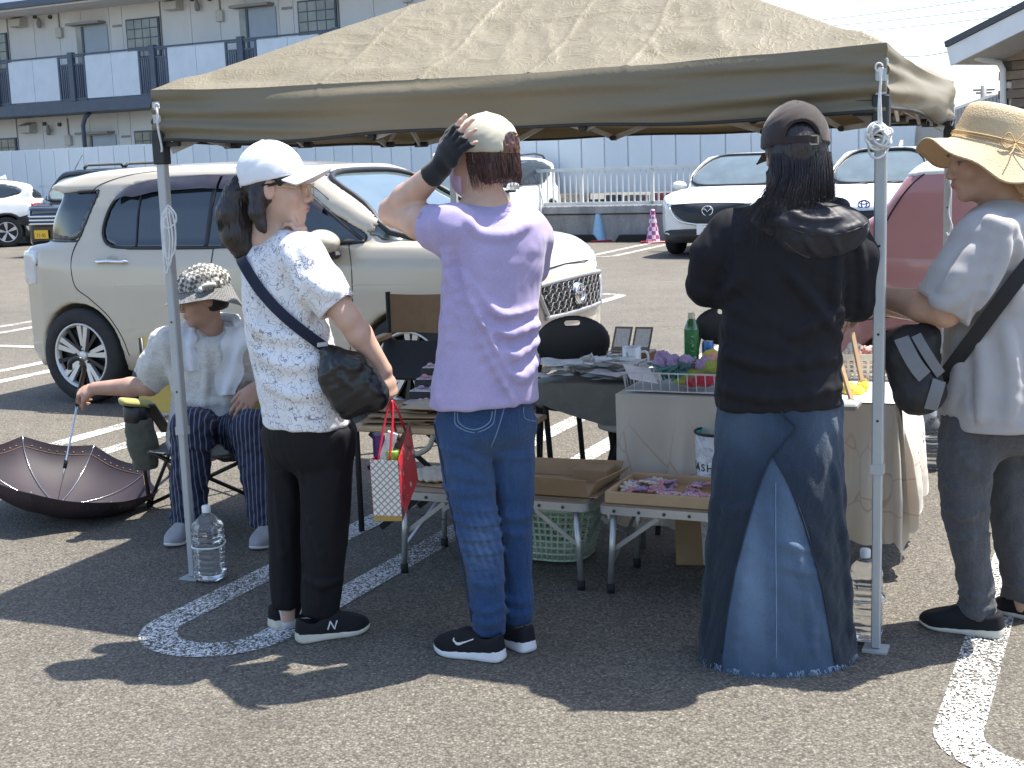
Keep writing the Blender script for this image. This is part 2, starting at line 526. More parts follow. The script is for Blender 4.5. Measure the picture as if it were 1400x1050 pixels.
# ================================================================== THE GROUND
def mat_asphalt():
	t = NT('asphalt')
	big = t.noise(.35, 5, .6); mid = t.noise(3.0, 4, .6)
	v = t.voro(125, out='Color'); vd = t.voro(125)
	sep = t.node('SeparateColor'); t.l.new(v, sep.inputs[0])
	stone = t.ramp(sep.outputs[0], [(0, (.07, .067, .063)), (.35, (.145, .137, .122)), (.75, (.235, .219, .19)), (.94, (.32, .30, .265)), (1, (.48, .455, .415))])
	fine = t.noise(420, 3)
	stone = t.mix(.5, stone, t.ramp(fine, [(.3, (.08, .077, .072)), (.7, (.28, .265, .24))]))
	gap = t.ramp(vd, [(.35, (1, 1, 1)), (.8, (.5, .49, .47))])
	c = t.mix(1.0, stone, gap, 'MULTIPLY')
	c = t.mix(1.0, c, t.ramp(big, [(.3, (.82, .82, .83)), (.7, (1.12, 1.11, 1.08))]), 'MULTIPLY')
	c = t.mix(1.0, c, t.ramp(mid, [(.3, (.9, .9, .9)), (.7, (1.08, 1.08, 1.08))]), 'MULTIPLY')
	ck = t.voro(.42, 'DISTANCE_TO_EDGE', vec=t.mapping((1, 1, 1), which='Object', src=t.mix(.12, t.co(), t.node('TexNoise').outputs['Color'])))
	c = t.mix(t.ramp(ck, [(.0, (.16, .16, .16)), (.004, (0, 0, 0))]), c, (.05, .05, .05))
	st = t.noise(1.1, 5, .65, dist=.8); c = t.mix(t.ramp(st, [(.55, (0, 0, 0)), (.70, (.28, .28, .28))]), c, (.06, .056, .05))
	sp_ = t.noise(6.5, 4, .6); c = t.mix(t.ramp(sp_, [(.66, (0, 0, 0)), (.70, (.28, .28, .28))]), c, (.05, .047, .043))
	c = t.mix(1.0, c, (.93, .895, .835), 'MULTIPLY')
	t.set(Base_Color=c, Roughness=.86, Specular_IOR_Level=.35)
	h = t.math('ADD', t.math('MULTIPLY', vd, -1.0), t.math('MULTIPLY', fine, .7))
	t.bump(h, .75, .006)
	return t.mat
M_ASPHALT = mat_asphalt()
mb = MB()
mb.add([(-300, -60, 0), (300, -60, 0), (300, 500, 0), (-300, 500, 0)], [(0, 1, 2, 3)])
o = mb.build('ground', M_ASPHALT); o['kind'] = 'structure'
def mat_paint():
	"""worn road paint, eaten away to the bare stones"""
	t = NT('road_paint')
	n = t.noise(2.2, 4, .6); f = t.noise(105, 3, .75); v = t.voro(125)
	wear = t.math('ADD', t.math('MULTIPLY', f, 1.1), t.math('MULTIPLY', n, .40))
	wear = t.math('SUBTRACT', wear, t.math('MULTIPLY', v, .25))
	mask = t.ramp(wear, [(.60, (0, 0, 0)), (.66, (1, 1, 1))])
	t.set(Base_Color=t.ramp(f, [(.3, (.55, .55, .53)), (.7, (.74, .74, .72))]), Roughness=.8)
	t.bump(f, .5, .005)
	tr = t.node('BsdfTransparent'); mx = t.node('MixShader')
	t.l.new(mask, mx.inputs[0]); t.l.new(tr.outputs[0], mx.inputs[1]); t.l.new(t.b.outputs[0], mx.inputs[2])
	t.l.new(mx.outputs[0], t.out.inputs[0])
	return t.mat
M_PAINT = mat_paint()
TL = rad(25.0)      # direction of the stalls, to the right of straight ahead
LV = np.array([math.sin(TL), math.cos(TL)]); LU = np.array([math.cos(TL), -math.sin(TL)])
def line_strip(path, w):
	"""flat ribbon of width w along a 2-d path"""
	P = np.array(path, float); T = np.gradient(P, axis=0); T /= np.linalg.norm(T, axis=1)[:, None]
	N = np.stack([-T[:, 1], T[:, 0]], 1)
	A = P + N * w / 2; B = P - N * w / 2
	G = np.stack([np.c_[A, np.full(len(A), .004)], np.c_[B, np.full(len(B), .004)]], 1)
	mb = MB(); mb.grid(G[:, ::-1], smooth=False)
	return mb
def stall_mark(nose, length, name='parking_line', gap=.30, w=.125):
	"""hairpin: two parallel lines joined by a round nose. nose = nearest point (centre of the arc front)"""
	r = gap / 2 + w / 2
	c = np.array(nose) + LV * r
	an = np.linspace(math.pi, 2 * math.pi, 25)
	arc = [c + LU * r * math.cos(a) + LV * r * math.sin(a) for a in an]
	left = [c - LU * r + LV * d for d in np.linspace(length, .05, 12)]
	right = [c + LU * r + LV * d for d in np.linspace(.05, length, 12)]
	o = line_strip(left + arc + right, w).build(name, M_PAINT); o['kind'] = 'structure'
	return o
N0 = gr(250, 888)[:2]
def stadium(nose, length, gap=.30, w=.125):
	"""two parallel lines joined by a round nose at each end: the divider between two stalls, front to front"""
	r = gap / 2 + w / 2
	c = np.array(nose) + LV * r; c2 = np.array(nose) + LV * (length - r)
	a1 = np.linspace(math.pi, 2 * math.pi, 25); a2 = np.linspace(0, math.pi, 25)
	P = [c + LU * r * math.cos(a) + LV * r * math.sin(a) for a in a1]
	P += [c + LU * r + LV * d for d in np.linspace(.1, length - 2 * r - .1, 14)]
	P += [c2 + LU * r * math.cos(a) + LV * r * math.sin(a) for a in a2]
	P += [c2 - LU * r - LV * d for d in np.linspace(.1, length - 2 * r - .1, 14)]
	P.append(P[0])
	o = line_strip(P, w).build('parking_line', M_PAINT); o['kind'] = 'structure'
for q in (-7.75, -5.26, -2.64, 0.0, 2.585, 5.1):
	stadium(N0 + LU * q, 10.9)
	stadium(N0 + LU * (q + .4) + LV * 16.4, 5.6)
mid = line_strip([N0 + LU * q + LV * 5.85 for q in np.linspace(-9, 7, 30)], .12)
for v in range(len(mid.v)): mid.v[v] = (mid.v[v][0], mid.v[v][1], .008)
o = mid.build('parking_line', M_PAINT); o['kind'] = 'structure'
# ================================================================== BEHIND THE CAR PARK
TB = rad(28.5)
UB = np.array([math.cos(TB), -math.sin(TB)]); NB = np.array([math.sin(TB), math.cos(TB)])
PB = np.array([2.23, 24.72])
def bp(s, t, z):
	q = PB + UB * s + NB * t
	return np.array([q[0], q[1], z])
def bsz(px, py, t):
	return on_plane(px, py, PB + NB * t, TB)
RB = -TB     # rotation about z that turns +x into UB
def bbox(mb, s0, s1, t0, t1, z0, z1, mi=0, bev=0):
	mb.box(bp((s0 + s1) / 2, (t0 + t1) / 2, (z0 + z1) / 2), (abs(s1 - s0), abs(t1 - t0), abs(z1 - z0)), RB, mi, bev)
	return mb
def mat_concrete():
	t = NT('stained_concrete')
	n = t.noise(1.4, 6, .65); st = t.noise(3.0, 5, .7, vec=t.mapping((1, 1, .18)))
	f = t.noise(40, 4)
	c = t.ramp(n, [(.3, (.25, .25, .25)), (.7, (.40, .40, .39))])
	c = t.mix(t.ramp(st, [(.42, (0, 0, 0)), (.62, (.8, .8, .8))]), c, (.14, .145, .15))
	t.set(Base_Color=t.mix(.25, c, t.ramp(f, [(.3, (.2, .2, .2)), (.7, (.5, .5, .5))])), Roughness=.9)
	t.bump(f, .4, .01)
	return t.mat
M_CONC = mat_concrete()
zt = bsz(830, 281, 0)[1]; zb2 = bsz(830, 292, 0)[1]
w = thing('concrete_wall', 'stained grey retaining wall with a coping below the white railing', 'wall', bp(0, 0, 0))
bbox(MB(), -16, 24, 0.02, .32, 0, zb2 - .02).build('wall_face', M_CONC, w)
bbox(MB(), -16, 24, -.04, .38, zb2, zt, bev=.015).build('coping', M_CONC, w)
o = bbox(MB(), -40, 40, .38, 30, 0.0, zb2 + .1).build('terrace', simple('terrace_soil', (.14, .13, .11), .95, var=.3, vscale=2)); o['kind'] = 'structure'
M_RAIL = simple('railing_white', (.62, .63, .60), .5, var=.1, vscale=6)
zr1 = bsz(830, 231, .1)[1]; zr0 = bsz(830, 278, .1)[1]
rl = thing('picket_railing', 'white metal picket railing on top of the retaining wall', 'railing', bp(0, .1, zt))
for z in (zr1, zr0):
	bbox(MB(), -15, 23, .07, .13, z - .03, z + .03).build('rail', M_RAIL, rl)
bar_me = MB().box((0, 0, 0), (.026, .02, zr1 - zr0 - .06)).mesh('picket')
bar_me.materials.append(M_RAIL)
post_me = MB().box((0, 0, 0), (.06, .06, zr1 - zt - .02)).mesh('post'); post_me.materials.append(M_RAIL)
sa = bsz(735, 250, .1)[0]; sb = bsz(1275, 250, .1)[0]
k = 0; s = sa - .5
while s < sb:
	if k % 12 == 0:
		o = link('post', post_me, rl); P = (PB + UB * s + NB * .1, (zr1 + zt) / 2)
	else:
		o = link('picket', bar_me, rl); P = (PB + UB * s + NB * .1, (zr1 + zr0) / 2)
	o.location = (P[0][0], P[0][1], P[1]); o.rotation_euler = (0, 0, RB)
	o.matrix_parent_inverse = root_mat(rl).inverted()
	s += .118; k += 1
def mat_sheet():
	t = NT('hoarding_sheet')
	g = t.node('ObjectInfo')
	n = t.noise(1.2, 5, .6, vec=t.mapping((1, 1, .3)))
	c = t.ramp(n, [(.3, (.52, .585, .64)), (.7, (.60, .66, .705))])
	c = t.mix(t.math('MULTIPLY', g.outputs['Random'], .25), c, (.33, .42, .52))
	sp = t.noise(9, 3, .8)
	c = t.mix(t.ramp(sp, [(.68, (0, 0, 0)), (.74, (.35, .35, .35))]), c, (.25, .27, .3))
	t.set(Base_Color=c, Roughness=.45)
	return t.mat
M_SHEET = mat_sheet()
TH = 1.5
zh1 = bsz(219, 196, TH)[1]; zh0 = bsz(860, 263, TH)[1]
pitch = (bsz(898, 240, TH)[0] - bsz(711, 240, TH)[0]) / 6
sR = bsz(1252, 200, TH)[0]; sL = bsz(-40, 200, TH)[0]
hd = thing('sheet_hoarding', 'tall hoarding of pale blue metal sheets behind the white railing', 'fence', bp(0, TH, zt))
sec = [(-.5, 0), (-.47, .028), (.47, .028), (.5, 0)]
hm = MB(); q = []
Pg = np.array([[(x * pitch * .995, -d, z) for x, d in sec] for z in (zh0, zh1)])
hm.grid(Pg, smooth=False)
hm.grid(Pg[:, ::-1] + np.array([0, .012, 0]), smooth=False)
hme = hm.mesh('sheet'); hme.materials.append(M_SHEET)
s = sR - pitch / 2
while s > sL:
	o = link('sheet', hme, hd)
	P = PB + UB * s + NB * TH
	o.location = (P[0], P[1], random.uniform(-.006, .006)); o.rotation_euler = (random.uniform(-.004, .004), 0, RB)
	o.matrix_parent_inverse = root_mat(hd).inverted()
	s -= pitch
M_DKSTEEL = simple('dark_steel', (.05, .052, .055), .5)
for z in (zh0 + .15, zh1 - .25):
	bbox(MB(), sL, sR, TH + .05, TH + .1, z - .025, z + .025).build('back_rail', M_DKSTEEL, hd)
ORD = ['leftmost','second','third','fourth','fifth','sixth','seventh','eighth','ninth','tenth','eleventh','twelfth','thirteenth','fourteenth','fifteenth','sixteenth']
for i in range(16):
	s = sa + (sb - sa) * (i + .2 * random.random()) / 16
	hh = random.uniform(.1, .28); ww = random.uniform(.2, .55)
	colr = random.choice([(.05, .05, .06), (.3, .27, .22), (.12, .1, .1), (.45, .42, .36), (.2, .05, .06)])
	b_ = bbox(MB(), s, s + ww, 1.0, 1.25, zb2 + .1, zb2 + .1 + hh, bev=.02).build('storage_box', simple('junk%d' % (int(colr[0] * 100)), colr, .8, var=.3))
	tag(b_, ORD[i] + ' stored box from the left in the gap behind the white railing', 'box', 'boxes stored behind the railing')
def mat_siding():
	t = NT('apartment_siding')
	n = t.noise(.9, 5, .6, vec=t.mapping((1, 1, .35))); f = t.noise(60, 3)
	c = t.ramp(n, [(.3, (.66, .665, .67)), (.7, (.75, .75, .75))])
	t.set(Base_Color=t.mix(.1, c, t.ramp(f, [(.3, (.3, .3, .3)), (.7, (.7, .7, .7))])), Roughness=.75)
	return t.mat
M_SID = mat_siding()
M_NAVY = simple('navy_paint', (.055, .075, .115), .45, var=.15, vscale=4)
M_BPANEL = simple('balcony_board', (.55, .61, .68), .55, var=.06, vscale=3)
M_BDOOR = simple('apartment_door', (.34, .40, .47), .45, var=.05, vscale=3)
M_DARKGLASS = None
def mat_bglass():
	t = NT('window_glass')
	n = t.noise(1.3, 4)
	t.set(Base_Color=t.ramp(n, [(.35, (.10, .115, .12)), (.65, (.24, .25, .25))]), Roughness=.12, Specular_IOR_Level=.7)
	return t.mat
M_BGLASS = mat_bglass()
M_OFFW = simple('offwhite_plastic', (.5, .49, .45), .5)
M_GREYM = simple('grey_fitting', (.25, .25, .25), .5)
TBAL, TWALL = 4.5, 5.75
ap = thing('apartment_block', 'two storey pale apartment block with navy balcony rails behind the hoarding', 'building', bp(-8, TWALL, 0))
s0 = bsz(-120, 100, TWALL)[0]; s1 = bsz(700, 20, TWALL)[0]
z_eave = bsz(100, 13, TWALL)[1]
dz = bsz(40, 29, TWALL)[1] - bsz(43, 175, TWALL)[1]
zsl0 = bsz(50, 157, TBAL)[1]; zsl1 = bsz(50, 141, TBAL)[1]
ztop_rail = bsz(0, 83.5, TBAL)[1]
unit_s = bsz(412, 30, TWALL)[0] - bsz(175.5, 30, TWALL)[0]
jo = [bsz(x / 4.375, 60, TWALL)[0] for x in (50, 210, 360, 495, 665, 740, 975)]
jb = jo[0]
joints = sorted({round(j + k * unit_s, 3) for j in jo for k in range(-2, 4)})
joints = [j for j in joints if s0 < j < s1]
ed = [s0] + joints + [s1]
for fl in (0, 1):
	za, zb_ = (zb2 + .1, zsl0) if fl == 0 else (zsl1, z_eave)
	for a, b in zip(ed[:-1], ed[1:]):
		if b - a < .05: continue
		bbox(MB(), a + .008, b - .008, TWALL + .005, TWALL + .06, za, zb_).build('wall_panel', M_SID, ap)
bbox(MB(), s0, s1, TWALL + .03, TWALL + 6, zb2 + .1, z_eave).build('wall_core', simple('joint_grey', (.2, .2, .2), .8), ap)
bbox(MB(), s0 - .3, s1 + .3, TBAL - .15, TWALL + 6.2, z_eave, z_eave + .16).build('eave', M_NAVY, ap)
bbox(MB(), s0 - .3, s1 + .3, TBAL + .0, TWALL, z_eave - .05, z_eave - .003).build('soffit', M_SID, ap)
mb = MB()
a = bp(s0 - .3, TBAL - .15, z_eave + .163); b = bp(s1 + .3, TBAL - .15, z_eave + .163); c = bp(s1 + .3, TWALL + 3, z_eave + 1.5); d = bp(s0 - .3, TWALL + 3, z_eave + 1.5)
e = bp(s1 + .3, TWALL + 6.2, z_eave + .163); g_ = bp(s0 - .3, TWALL + 6.2, z_eave + .163)
mb.add([a, b, c, d, e, g_], [(0, 1, 2, 3), (3, 2, 4, 5), (0, 3, 5), (1, 4, 2)])
mb.build('roof', simple('roof_slate', (.10, .13, .17), .6), ap)
bbox(MB(), s0, s1, TBAL, TWALL - .003, zsl0, zsl1).build('balcony_slab', M_NAVY, ap)
bbox(MB(), s0, s1, TBAL - .03, TBAL + .03, ztop_rail - .04, ztop_rail).build('balcony_rail', M_NAVY, ap)
pc = [bsz(x, 110, TBAL)[0] for x in (99.5, 214)]
per = unit_s / 2
zp0 = zsl1 + .03; zp1 = ztop_rail - .07
half = (bsz(117, 110, TBAL)[0] - pc[0])      # half the barred gap
bar2 = MB().box((0, 0, 0), (.03, .03, zp1 - zp0 - .2)).mesh('baluster'); bar2.materials.append(M_NAVY)
k = -3
while True:
	s = pc[0] + per * k; k += 1
	if s > s1: break
	if s < s0: continue
	bbox(MB(), s - .09, s + .09, TBAL - .055, TBAL + .07, zp0 - .05, ztop_rail + .05).build('balcony_post', M_NAVY, ap)
	for zz in (zp0, zp1 - .2, zp1):
		bbox(MB(), s - half, s + half, TBAL - .02, TBAL + .02, zz - .02, zz + .02).build('gap_rail', M_NAVY, ap)
	for x in (-1, 1):
		bbox(MB(), s + x * half - .03, s + x * half + .03, TBAL - .024, TBAL + .024, zp0 - .02, zp1 + .02).build('gap_frame', M_NAVY, ap)
		for j in range(1, 5):
			o = link('baluster', bar2, ap)
			P = PB + UB * (s + x * (.09 + (half - .12) * j / 5)) + NB * TBAL
			o.location = (P[0], P[1], (zp0 + zp1 - .2) / 2); o.rotation_euler = (0, 0, RB)
			o.matrix_parent_inverse = root_mat(ap).inverted()
	A = s + half + .04; Bq = s + per - half - .04
	for a, b in ((A, (A + Bq) / 2 - .006), ((A + Bq) / 2 + .006, Bq)):
		bbox(MB(), a, b, TBAL - .012, TBAL + .012, zp0, zp1).build('balcony_board', M_BPANEL, ap)
def rel(px):
	return bsz(px, 60, TWALL)[0]
for ku in range(-1, 4):
	for fl in (0, 1):
		du = ku * unit_s; dzz = 0 if fl else -dz
		def S(px): return bsz(px, 60, TWALL)[0] + du
		def Z(px, py): return bsz(px, py, TWALL)[1] + dzz
		if S(24) > s1 - 1 or S(220) < s0 + 1: continue
		a, b, z0, z1 = S(175.5), S(220.5), Z(175, 27) - 1.05, Z(175, 27)
		if b < s1:
			wdw = bbox(MB(), a, b, TWALL - .05, TWALL + .004, z0, z1).build('window', M_NAVY, ap)
			for i in range(4):
				for j in range(4):
					w_, h_ = (b - a - .06) / 4, (z1 - z0 - .06) / 4
					bbox(MB(), a + .03 + i * w_ + .014, a + .03 + (i + 1) * w_ - .014, TWALL - .06, TWALL - .045, z0 + .03 + j * h_ + .014, z0 + .03 + (j + 1) * h_ - .014).build('pane', M_BGLASS, wdw)
		a, b, z1 = S(117), S(149), Z(130, 35)
		if b < s1:
			dr = bbox(MB(), a, b, TWALL - .04, TWALL + .004, z1 - 2.0, z1).build('door', M_BDOOR, ap)
			bbox(MB(), S(106), S(114), TWALL - .03, TWALL + .004, z1 - 1.9, z1 - .02).build('side_light', M_BGLASS, ap)
			bbox(MB(), S(114.2), S(116.8), TWALL - .06, TWALL + .004, z1 - 2.0, z1).build('door_post', M_NAVY, ap)
			bbox(MB(), S(102), S(147), TWALL - .3, TWALL + .004, z1 + .03, z1 + .1).build('door_canopy', M_GREYM, ap)
		a, b = S(24), S(40)
		mb = MB(); zc = Z(30, 30)
		mb.prism([bp(a, TWALL, zc + .16), bp(a, TWALL - .28, zc + .06), bp(a, TWALL - .3, zc - .14), bp(a, TWALL, zc - .16)], np.append(UB * (b - a), 0))
		mb.build('vent_hood', M_OFFW, ap)
		for px in (51.9, 72.5):
			MB().cyl(bp(S(px), TWALL - .06, Z(px, 23)), bp(S(px), TWALL + .02, Z(px, 23)), .055, n=14).build('round_vent', M_DKSTEEL, ap)
		MB().lathe(bp(S(60), TWALL - .12, Z(60, 32)), [(.03, .16), (.05, .1), (.075, 0), (.06, -.12), (0, -.14)], 12).build('wall_lamp', M_GREYM, ap)
		bbox(MB(), S(80), S(88), TWALL - .1, TWALL + .004, Z(83, 52), Z(83, 38), bev=.01).build('meter_box', M_OFFW, ap)
		bbox(MB(), S(83), S(84.2), TWALL - .03, TWALL + .004, Z(83, 38), Z(83, 14)).build('meter_conduit', M_GREYM, ap)
		bbox(MB(), S(156), S(168), TWALL - .02, TWALL + .004, Z(160, 37), Z(160, 34)).build('slot_vent', M_GREYM, ap)
a = bsz(105, 160, TBAL + .1)[0]
MB().tube([bp(a + .25, TBAL + .35, zsl0), bp(a + .1, TBAL + .3, zsl0 - .15), bp(a, TBAL + .3, zsl0 - .35), bp(a, TBAL + .3, zb2 + .1)], .06, 10).build('rain_pipe', M_NAVY, ap)
def mat_brickside():
	t = NT('brick_siding')
	br = t.node('TexBrick'); br.inputs['Scale'].default_value = 6.0
	t.l.new(t.mapping((1, 1, 1), rot=(rad(90), 0, 0)), br.inputs[0])
	br.inputs['Color1'].default_value = (.19, .145, .115, 1); br.inputs['Color2'].default_value = (.27, .215, .175, 1); br.inputs['Mortar'].default_value = (.14, .12, .1, 1)
	br.inputs['Mortar Size'].default_value = .01; br.inputs['Brick Width'].default_value = .9; br.inputs['Row Height'].default_value = .3
	t.set(Base_Color=br.outputs[0], Roughness=.85)
	return t.mat
YH = 15.0
hs = thing('brick_house', 'brown brick sided house corner with white fascia at the right edge', 'house', at(1400, 260, YH))
e0 = at(1330, 66, YH); e1 = at(1480, -8, YH - 1.2)
c0 = at(1366, 90, YH); base = 0.0
dirh = (e1 - e0); dirh[2] = 0; dirh = unit(dirh)
ndir = np.array([-dirh[1], dirh[0], 0])
if ndir[1] < 0: ndir = -ndir
zc0 = at(1366, 78, YH)[2]; zc1 = zc0 + 1.1 * (1.0)
c1 = c0 + dirh * 4.0
slope = (e1[2] - e0[2]) / np.linalg.norm((e1 - e0)[:2])
def hp(s, t, z): return np.array([*(c0[:2] + dirh[:2] * s + ndir[:2] * t), z])
M_BRK = mat_brickside()
core = MB()
zw = lambda s: at(1366, 62, YH)[2] + slope * s
core.add([hp(0, .02, 0), hp(4, .02, 0), hp(4, .02, zw(4)), hp(0, .02, zw(0)), hp(0, 5, 0), hp(4, 5, 0), hp(4, 5, zw(4)), hp(0, 5, zw(0))],
		 [(0, 1, 2, 3), (5, 4, 7, 6), (4, 0, 3, 7), (1, 5, 6, 2), (3, 2, 6, 7), (0, 4, 5, 1)])
core.build('wall', simple('mortar_brown', (.11, .095, .08), .9), hs)
brm = [MB().box((0, 0, 0), (.352, .03, .092), bev=.004).mesh('brick') for _ in range(3)]
for mm, cc in zip(brm, ((.20, .155, .125), (.25, .195, .16), (.16, .125, .10))):
	mm.materials.append(simple('brick_%d' % int(cc[0] * 100), cc, .85, var=.25, vscale=9, bump=.3))
zlo = at(1385, 180, YH)[2]
r = 0; z = zlo
ang = math.atan2(dirh[1], dirh[0])
while z < zw(0) + 1.0:
	s = .18 + (.18 if r % 2 else 0)
	while s < 1.5:
		if z + .05 < zw(s - .18) - .02:
			o = link('brick', random.choice(brm), hs); P = hp(s, 0, z)
			o.location = P; o.rotation_euler = (0, 0, ang); o.matrix_parent_inverse = root_mat(hs).inverted()
		s += .36
	z += .1; r += 1
M_WHITEP = simple('white_paint', (.72, .73, .74), .45, var=.05, vscale=5)
M_ROOFD = simple('dark_roof_edge', (.06, .065, .075), .6)
up = np.array([0, 0, 1.0])
L = np.linalg.norm((e1 - e0)[:2]); tdir = unit(e1 - e0)
nn = np.cross(ndir, tdir); nn = nn if nn[2] > 0 else -nn
mb = MB(); mb.prism([e0 - ndir * .4, e0 - ndir * .4 + tdir * L, e0 - ndir * .4 + tdir * L - nn * .2, e0 - ndir * .4 - nn * .2], ndir * .03); mb.build('fascia', M_WHITEP, hs)
mb = MB(); mb.prism([e0 - ndir * .42 + nn * .005, e0 - ndir * .42 + tdir * L + nn * .005, e0 - ndir * .42 + tdir * L + nn * .07, e0 - ndir * .42 + nn * .07], ndir * 6); mb.build('roof', M_ROOFD, hs)
mb = MB(); mb.prism([e0 - ndir * .36 - nn * .19, e0 - ndir * .36 + tdir * L - nn * .19, e0 - ndir * .36 + tdir * L - nn * .16, e0 - ndir * .36 - nn * .16], ndir * 1.0); mb.build('soffit', simple('soffit_grey', (.45, .46, .46), .7), hs)
g0 = at(1331, 70, YH - .3); g1 = at(1336, 79, YH - .3); g2 = at(1366, 86, YH - .1); g3 = at(1371, 95, YH - .08); g4 = at(1373, 200, YH - .08)
MB().tube([g0, g1, (g1 + g2) / 2, g2, g3, (g3 + g4) / 2, g4], .035, 10).build('rain_pipe', M_WHITEP, hs)
p0 = at(1385, 118, YH - .1); p1 = at(1386, 220, YH - .1)
MB().tube([p0, p1], .05, 10).build('vent_pipe', simple('pipe_beige', (.5, .46, .4), .5), hs)
MB().cyl(p0 - [0, 0, .02], p0 + [0, 0, .05], .075, n=12).build('vent_cap', simple('pipe_beige', (.5, .46, .4), .5), hs)
sr = thing('ribbed_shed_roof', 'dark ribbed shed roof sloping beside the brick house', 'shed', at(1330, 200, 22))
a0 = at(1301, 152, 22); a1 = at(1368, 128, 21); a2 = at(1368, 165, 21); a3 = at(1301, 168, 22)
for i in range(14):
	t0, t1 = i / 14, (i + .82) / 14
	mb = MB(); mb.prism([a0 + (a1 - a0) * t0, a0 + (a1 - a0) * t1, a3 + (a2 - a3) * t1, a3 + (a2 - a3) * t0], (0, .06, 0)); mb.build('rib', simple('shed_grey', (.2, .205, .21), .6), sr)
mb = MB(); mb.prism([a0, a1, a2, a3], (0, .5, 0)); mb.v = [(x, y + .04, z) for x, y, z in mb.v]; mb.build('roof_sheet', simple('shed_dark', (.12, .125, .13), .7), sr)
mb = MB(); b0 = a3.copy(); b1 = a2.copy(); mb.prism([a3 - [0, 0, .0], a2, [a2[0], a2[1], 0], [a3[0], a3[1], 0]], (0, 3, 0)); mb.v = [(x, y + .05, z) for x, y, z in mb.v]; mb.build('shed_wall', simple('shed_wall', (.3, .29, .27), .8), sr)
bh = thing('beige_house', 'small pale beige house wall with latticed window past the hoarding end', 'house', at(1280, 215, 36))
q0 = at(1250, 150, 36); q1 = at(1330, 150, 36)
mb = MB(); mb.prism([[q0[0], q0[1], 0], [q1[0], q1[1], 0], q1, q0], (0, 4, 0)); mb.build('wall', simple('beige_wall', (.5, .475, .42), .8), bh)
wq = [at(1252, 168, 35.9), at(1258, 168, 35.9), at(1258, 212, 35.9), at(1252, 212, 35.9)]
mb = MB(); mb.prism(wq, (0, .08, 0)); wo_ = mb.build('window', simple('beige_frame', (.38, .37, .33), .6), bh)
for i in range(7):
	a, b, c, d = wq
	t0, t1 = (i + .12) / 7, (i + .8) / 7
	mb = MB(); mb.prism([a + (d - a) * t0 + (b - a) * .15, b + (c - b) * t0 - (b - a) * .15, b + (c - b) * t1 - (b - a) * .15, a + (d - a) * t1 + (b - a) * .15], (0, -.03, 0)); mb.build('pane', M_BGLASS, wo_)
mb = MB(); qq = at(1284, 165, 35.9); q3 = at(1291, 220, 35.9); mb.prism([at(1284, 160, 35.9), at(1291, 160, 35.9), q3, at(1284, 220, 35.9)], (0, .05, 0)); mb.build('door_strip', simple('door_brown', (.16, .12, .09), .6), bh)
pp = thing('power_pole', 'small distant power pole with crossarms above the shed roof', 'pole', [*at(1345, 118, 70)[:2], 0])
a = at(1345, 117, 70)
MB().tube([[a[0], a[1], 0], a], .16, 8).build('pole', M_GREYM, pp)
for py, w_ in ((123, 1.1), (127, .8)):
	c = at(1345, py, 70); MB().bar(c - [w_ * .5, 0, 0], c + [w_ * .5, 0, 0], .1).build('crossarm', M_GREYM, pp)
def wire(a, b, sag, r, lab):
	t = np.linspace(0, 1, 24)[:, None]
	P = a + (b - a) * t; P[:, 2] -= (sag * 4 * t * (1 - t))[:, 0]
	tag(MB().tube(P, r, 5).build('power_line', M_GREYM), lab, 'wire')
for (x0, y0, x1, y1, Y0, Y1, lab) in ((1000, 38, 1460, -20, 60, 45, 'highest thin overhead power line crossing the white sky'), (1000, 44, 1460, -2, 60, 45, 'second overhead power line just below the highest one'), (1050, 50, 1460, 10, 60, 45, 'third overhead power line in the white sky'),
									  (1215, 74, 1330, 62, 50, 30, 'service wire running to the eave of the brick house')):
	wire(at(x0, y0, Y0), at(x1, y1, Y1), .15, .014, lab)
# ================================================================== THE TENT
def vnoise(x, y, seed=0):
	"""smooth 2-d value noise in -1..1"""
	r = np.random.default_rng(seed); T = r.uniform(-1, 1, (256, 256))
	xi = np.floor(x).astype(int); yi = np.floor(y).astype(int); fx = x - xi; fy = y - yi
	fx = fx * fx * fx * (fx * (fx * 6 - 15) + 10); fy = fy * fy * fy * (fy * (fy * 6 - 15) + 10)
	a = T[xi & 255, yi & 255]; b = T[(xi + 1) & 255, yi & 255]; c = T[xi & 255, (yi + 1) & 255]; d = T[(xi + 1) & 255, (yi + 1) & 255]
	return (a * (1 - fx) + b * fx) * (1 - fy) + (c * (1 - fx) + d * fx) * fy
def ridged(x, y, seed=0, oct=4):
	o = 0; a = 1.0
	for i in range(oct):
		o = o + a * (1 - np.abs(vnoise(x, y, seed + i)) * 2) ; a *= .5; x = x * 1.93 + 3.1; y = y * 1.93 + 1.7
	return o
TA = np.array([-1.235, 4.93]); TBc = np.array([1.09, 3.94]); TC = np.array([2.05, 6.28]); TD = TA + TC - TBc
TCEN = (TA + TBc + TC + TD) / 4
Z_EAVE, Z_VAL, Z_PEAK = 1.815, 1.632, 2.365
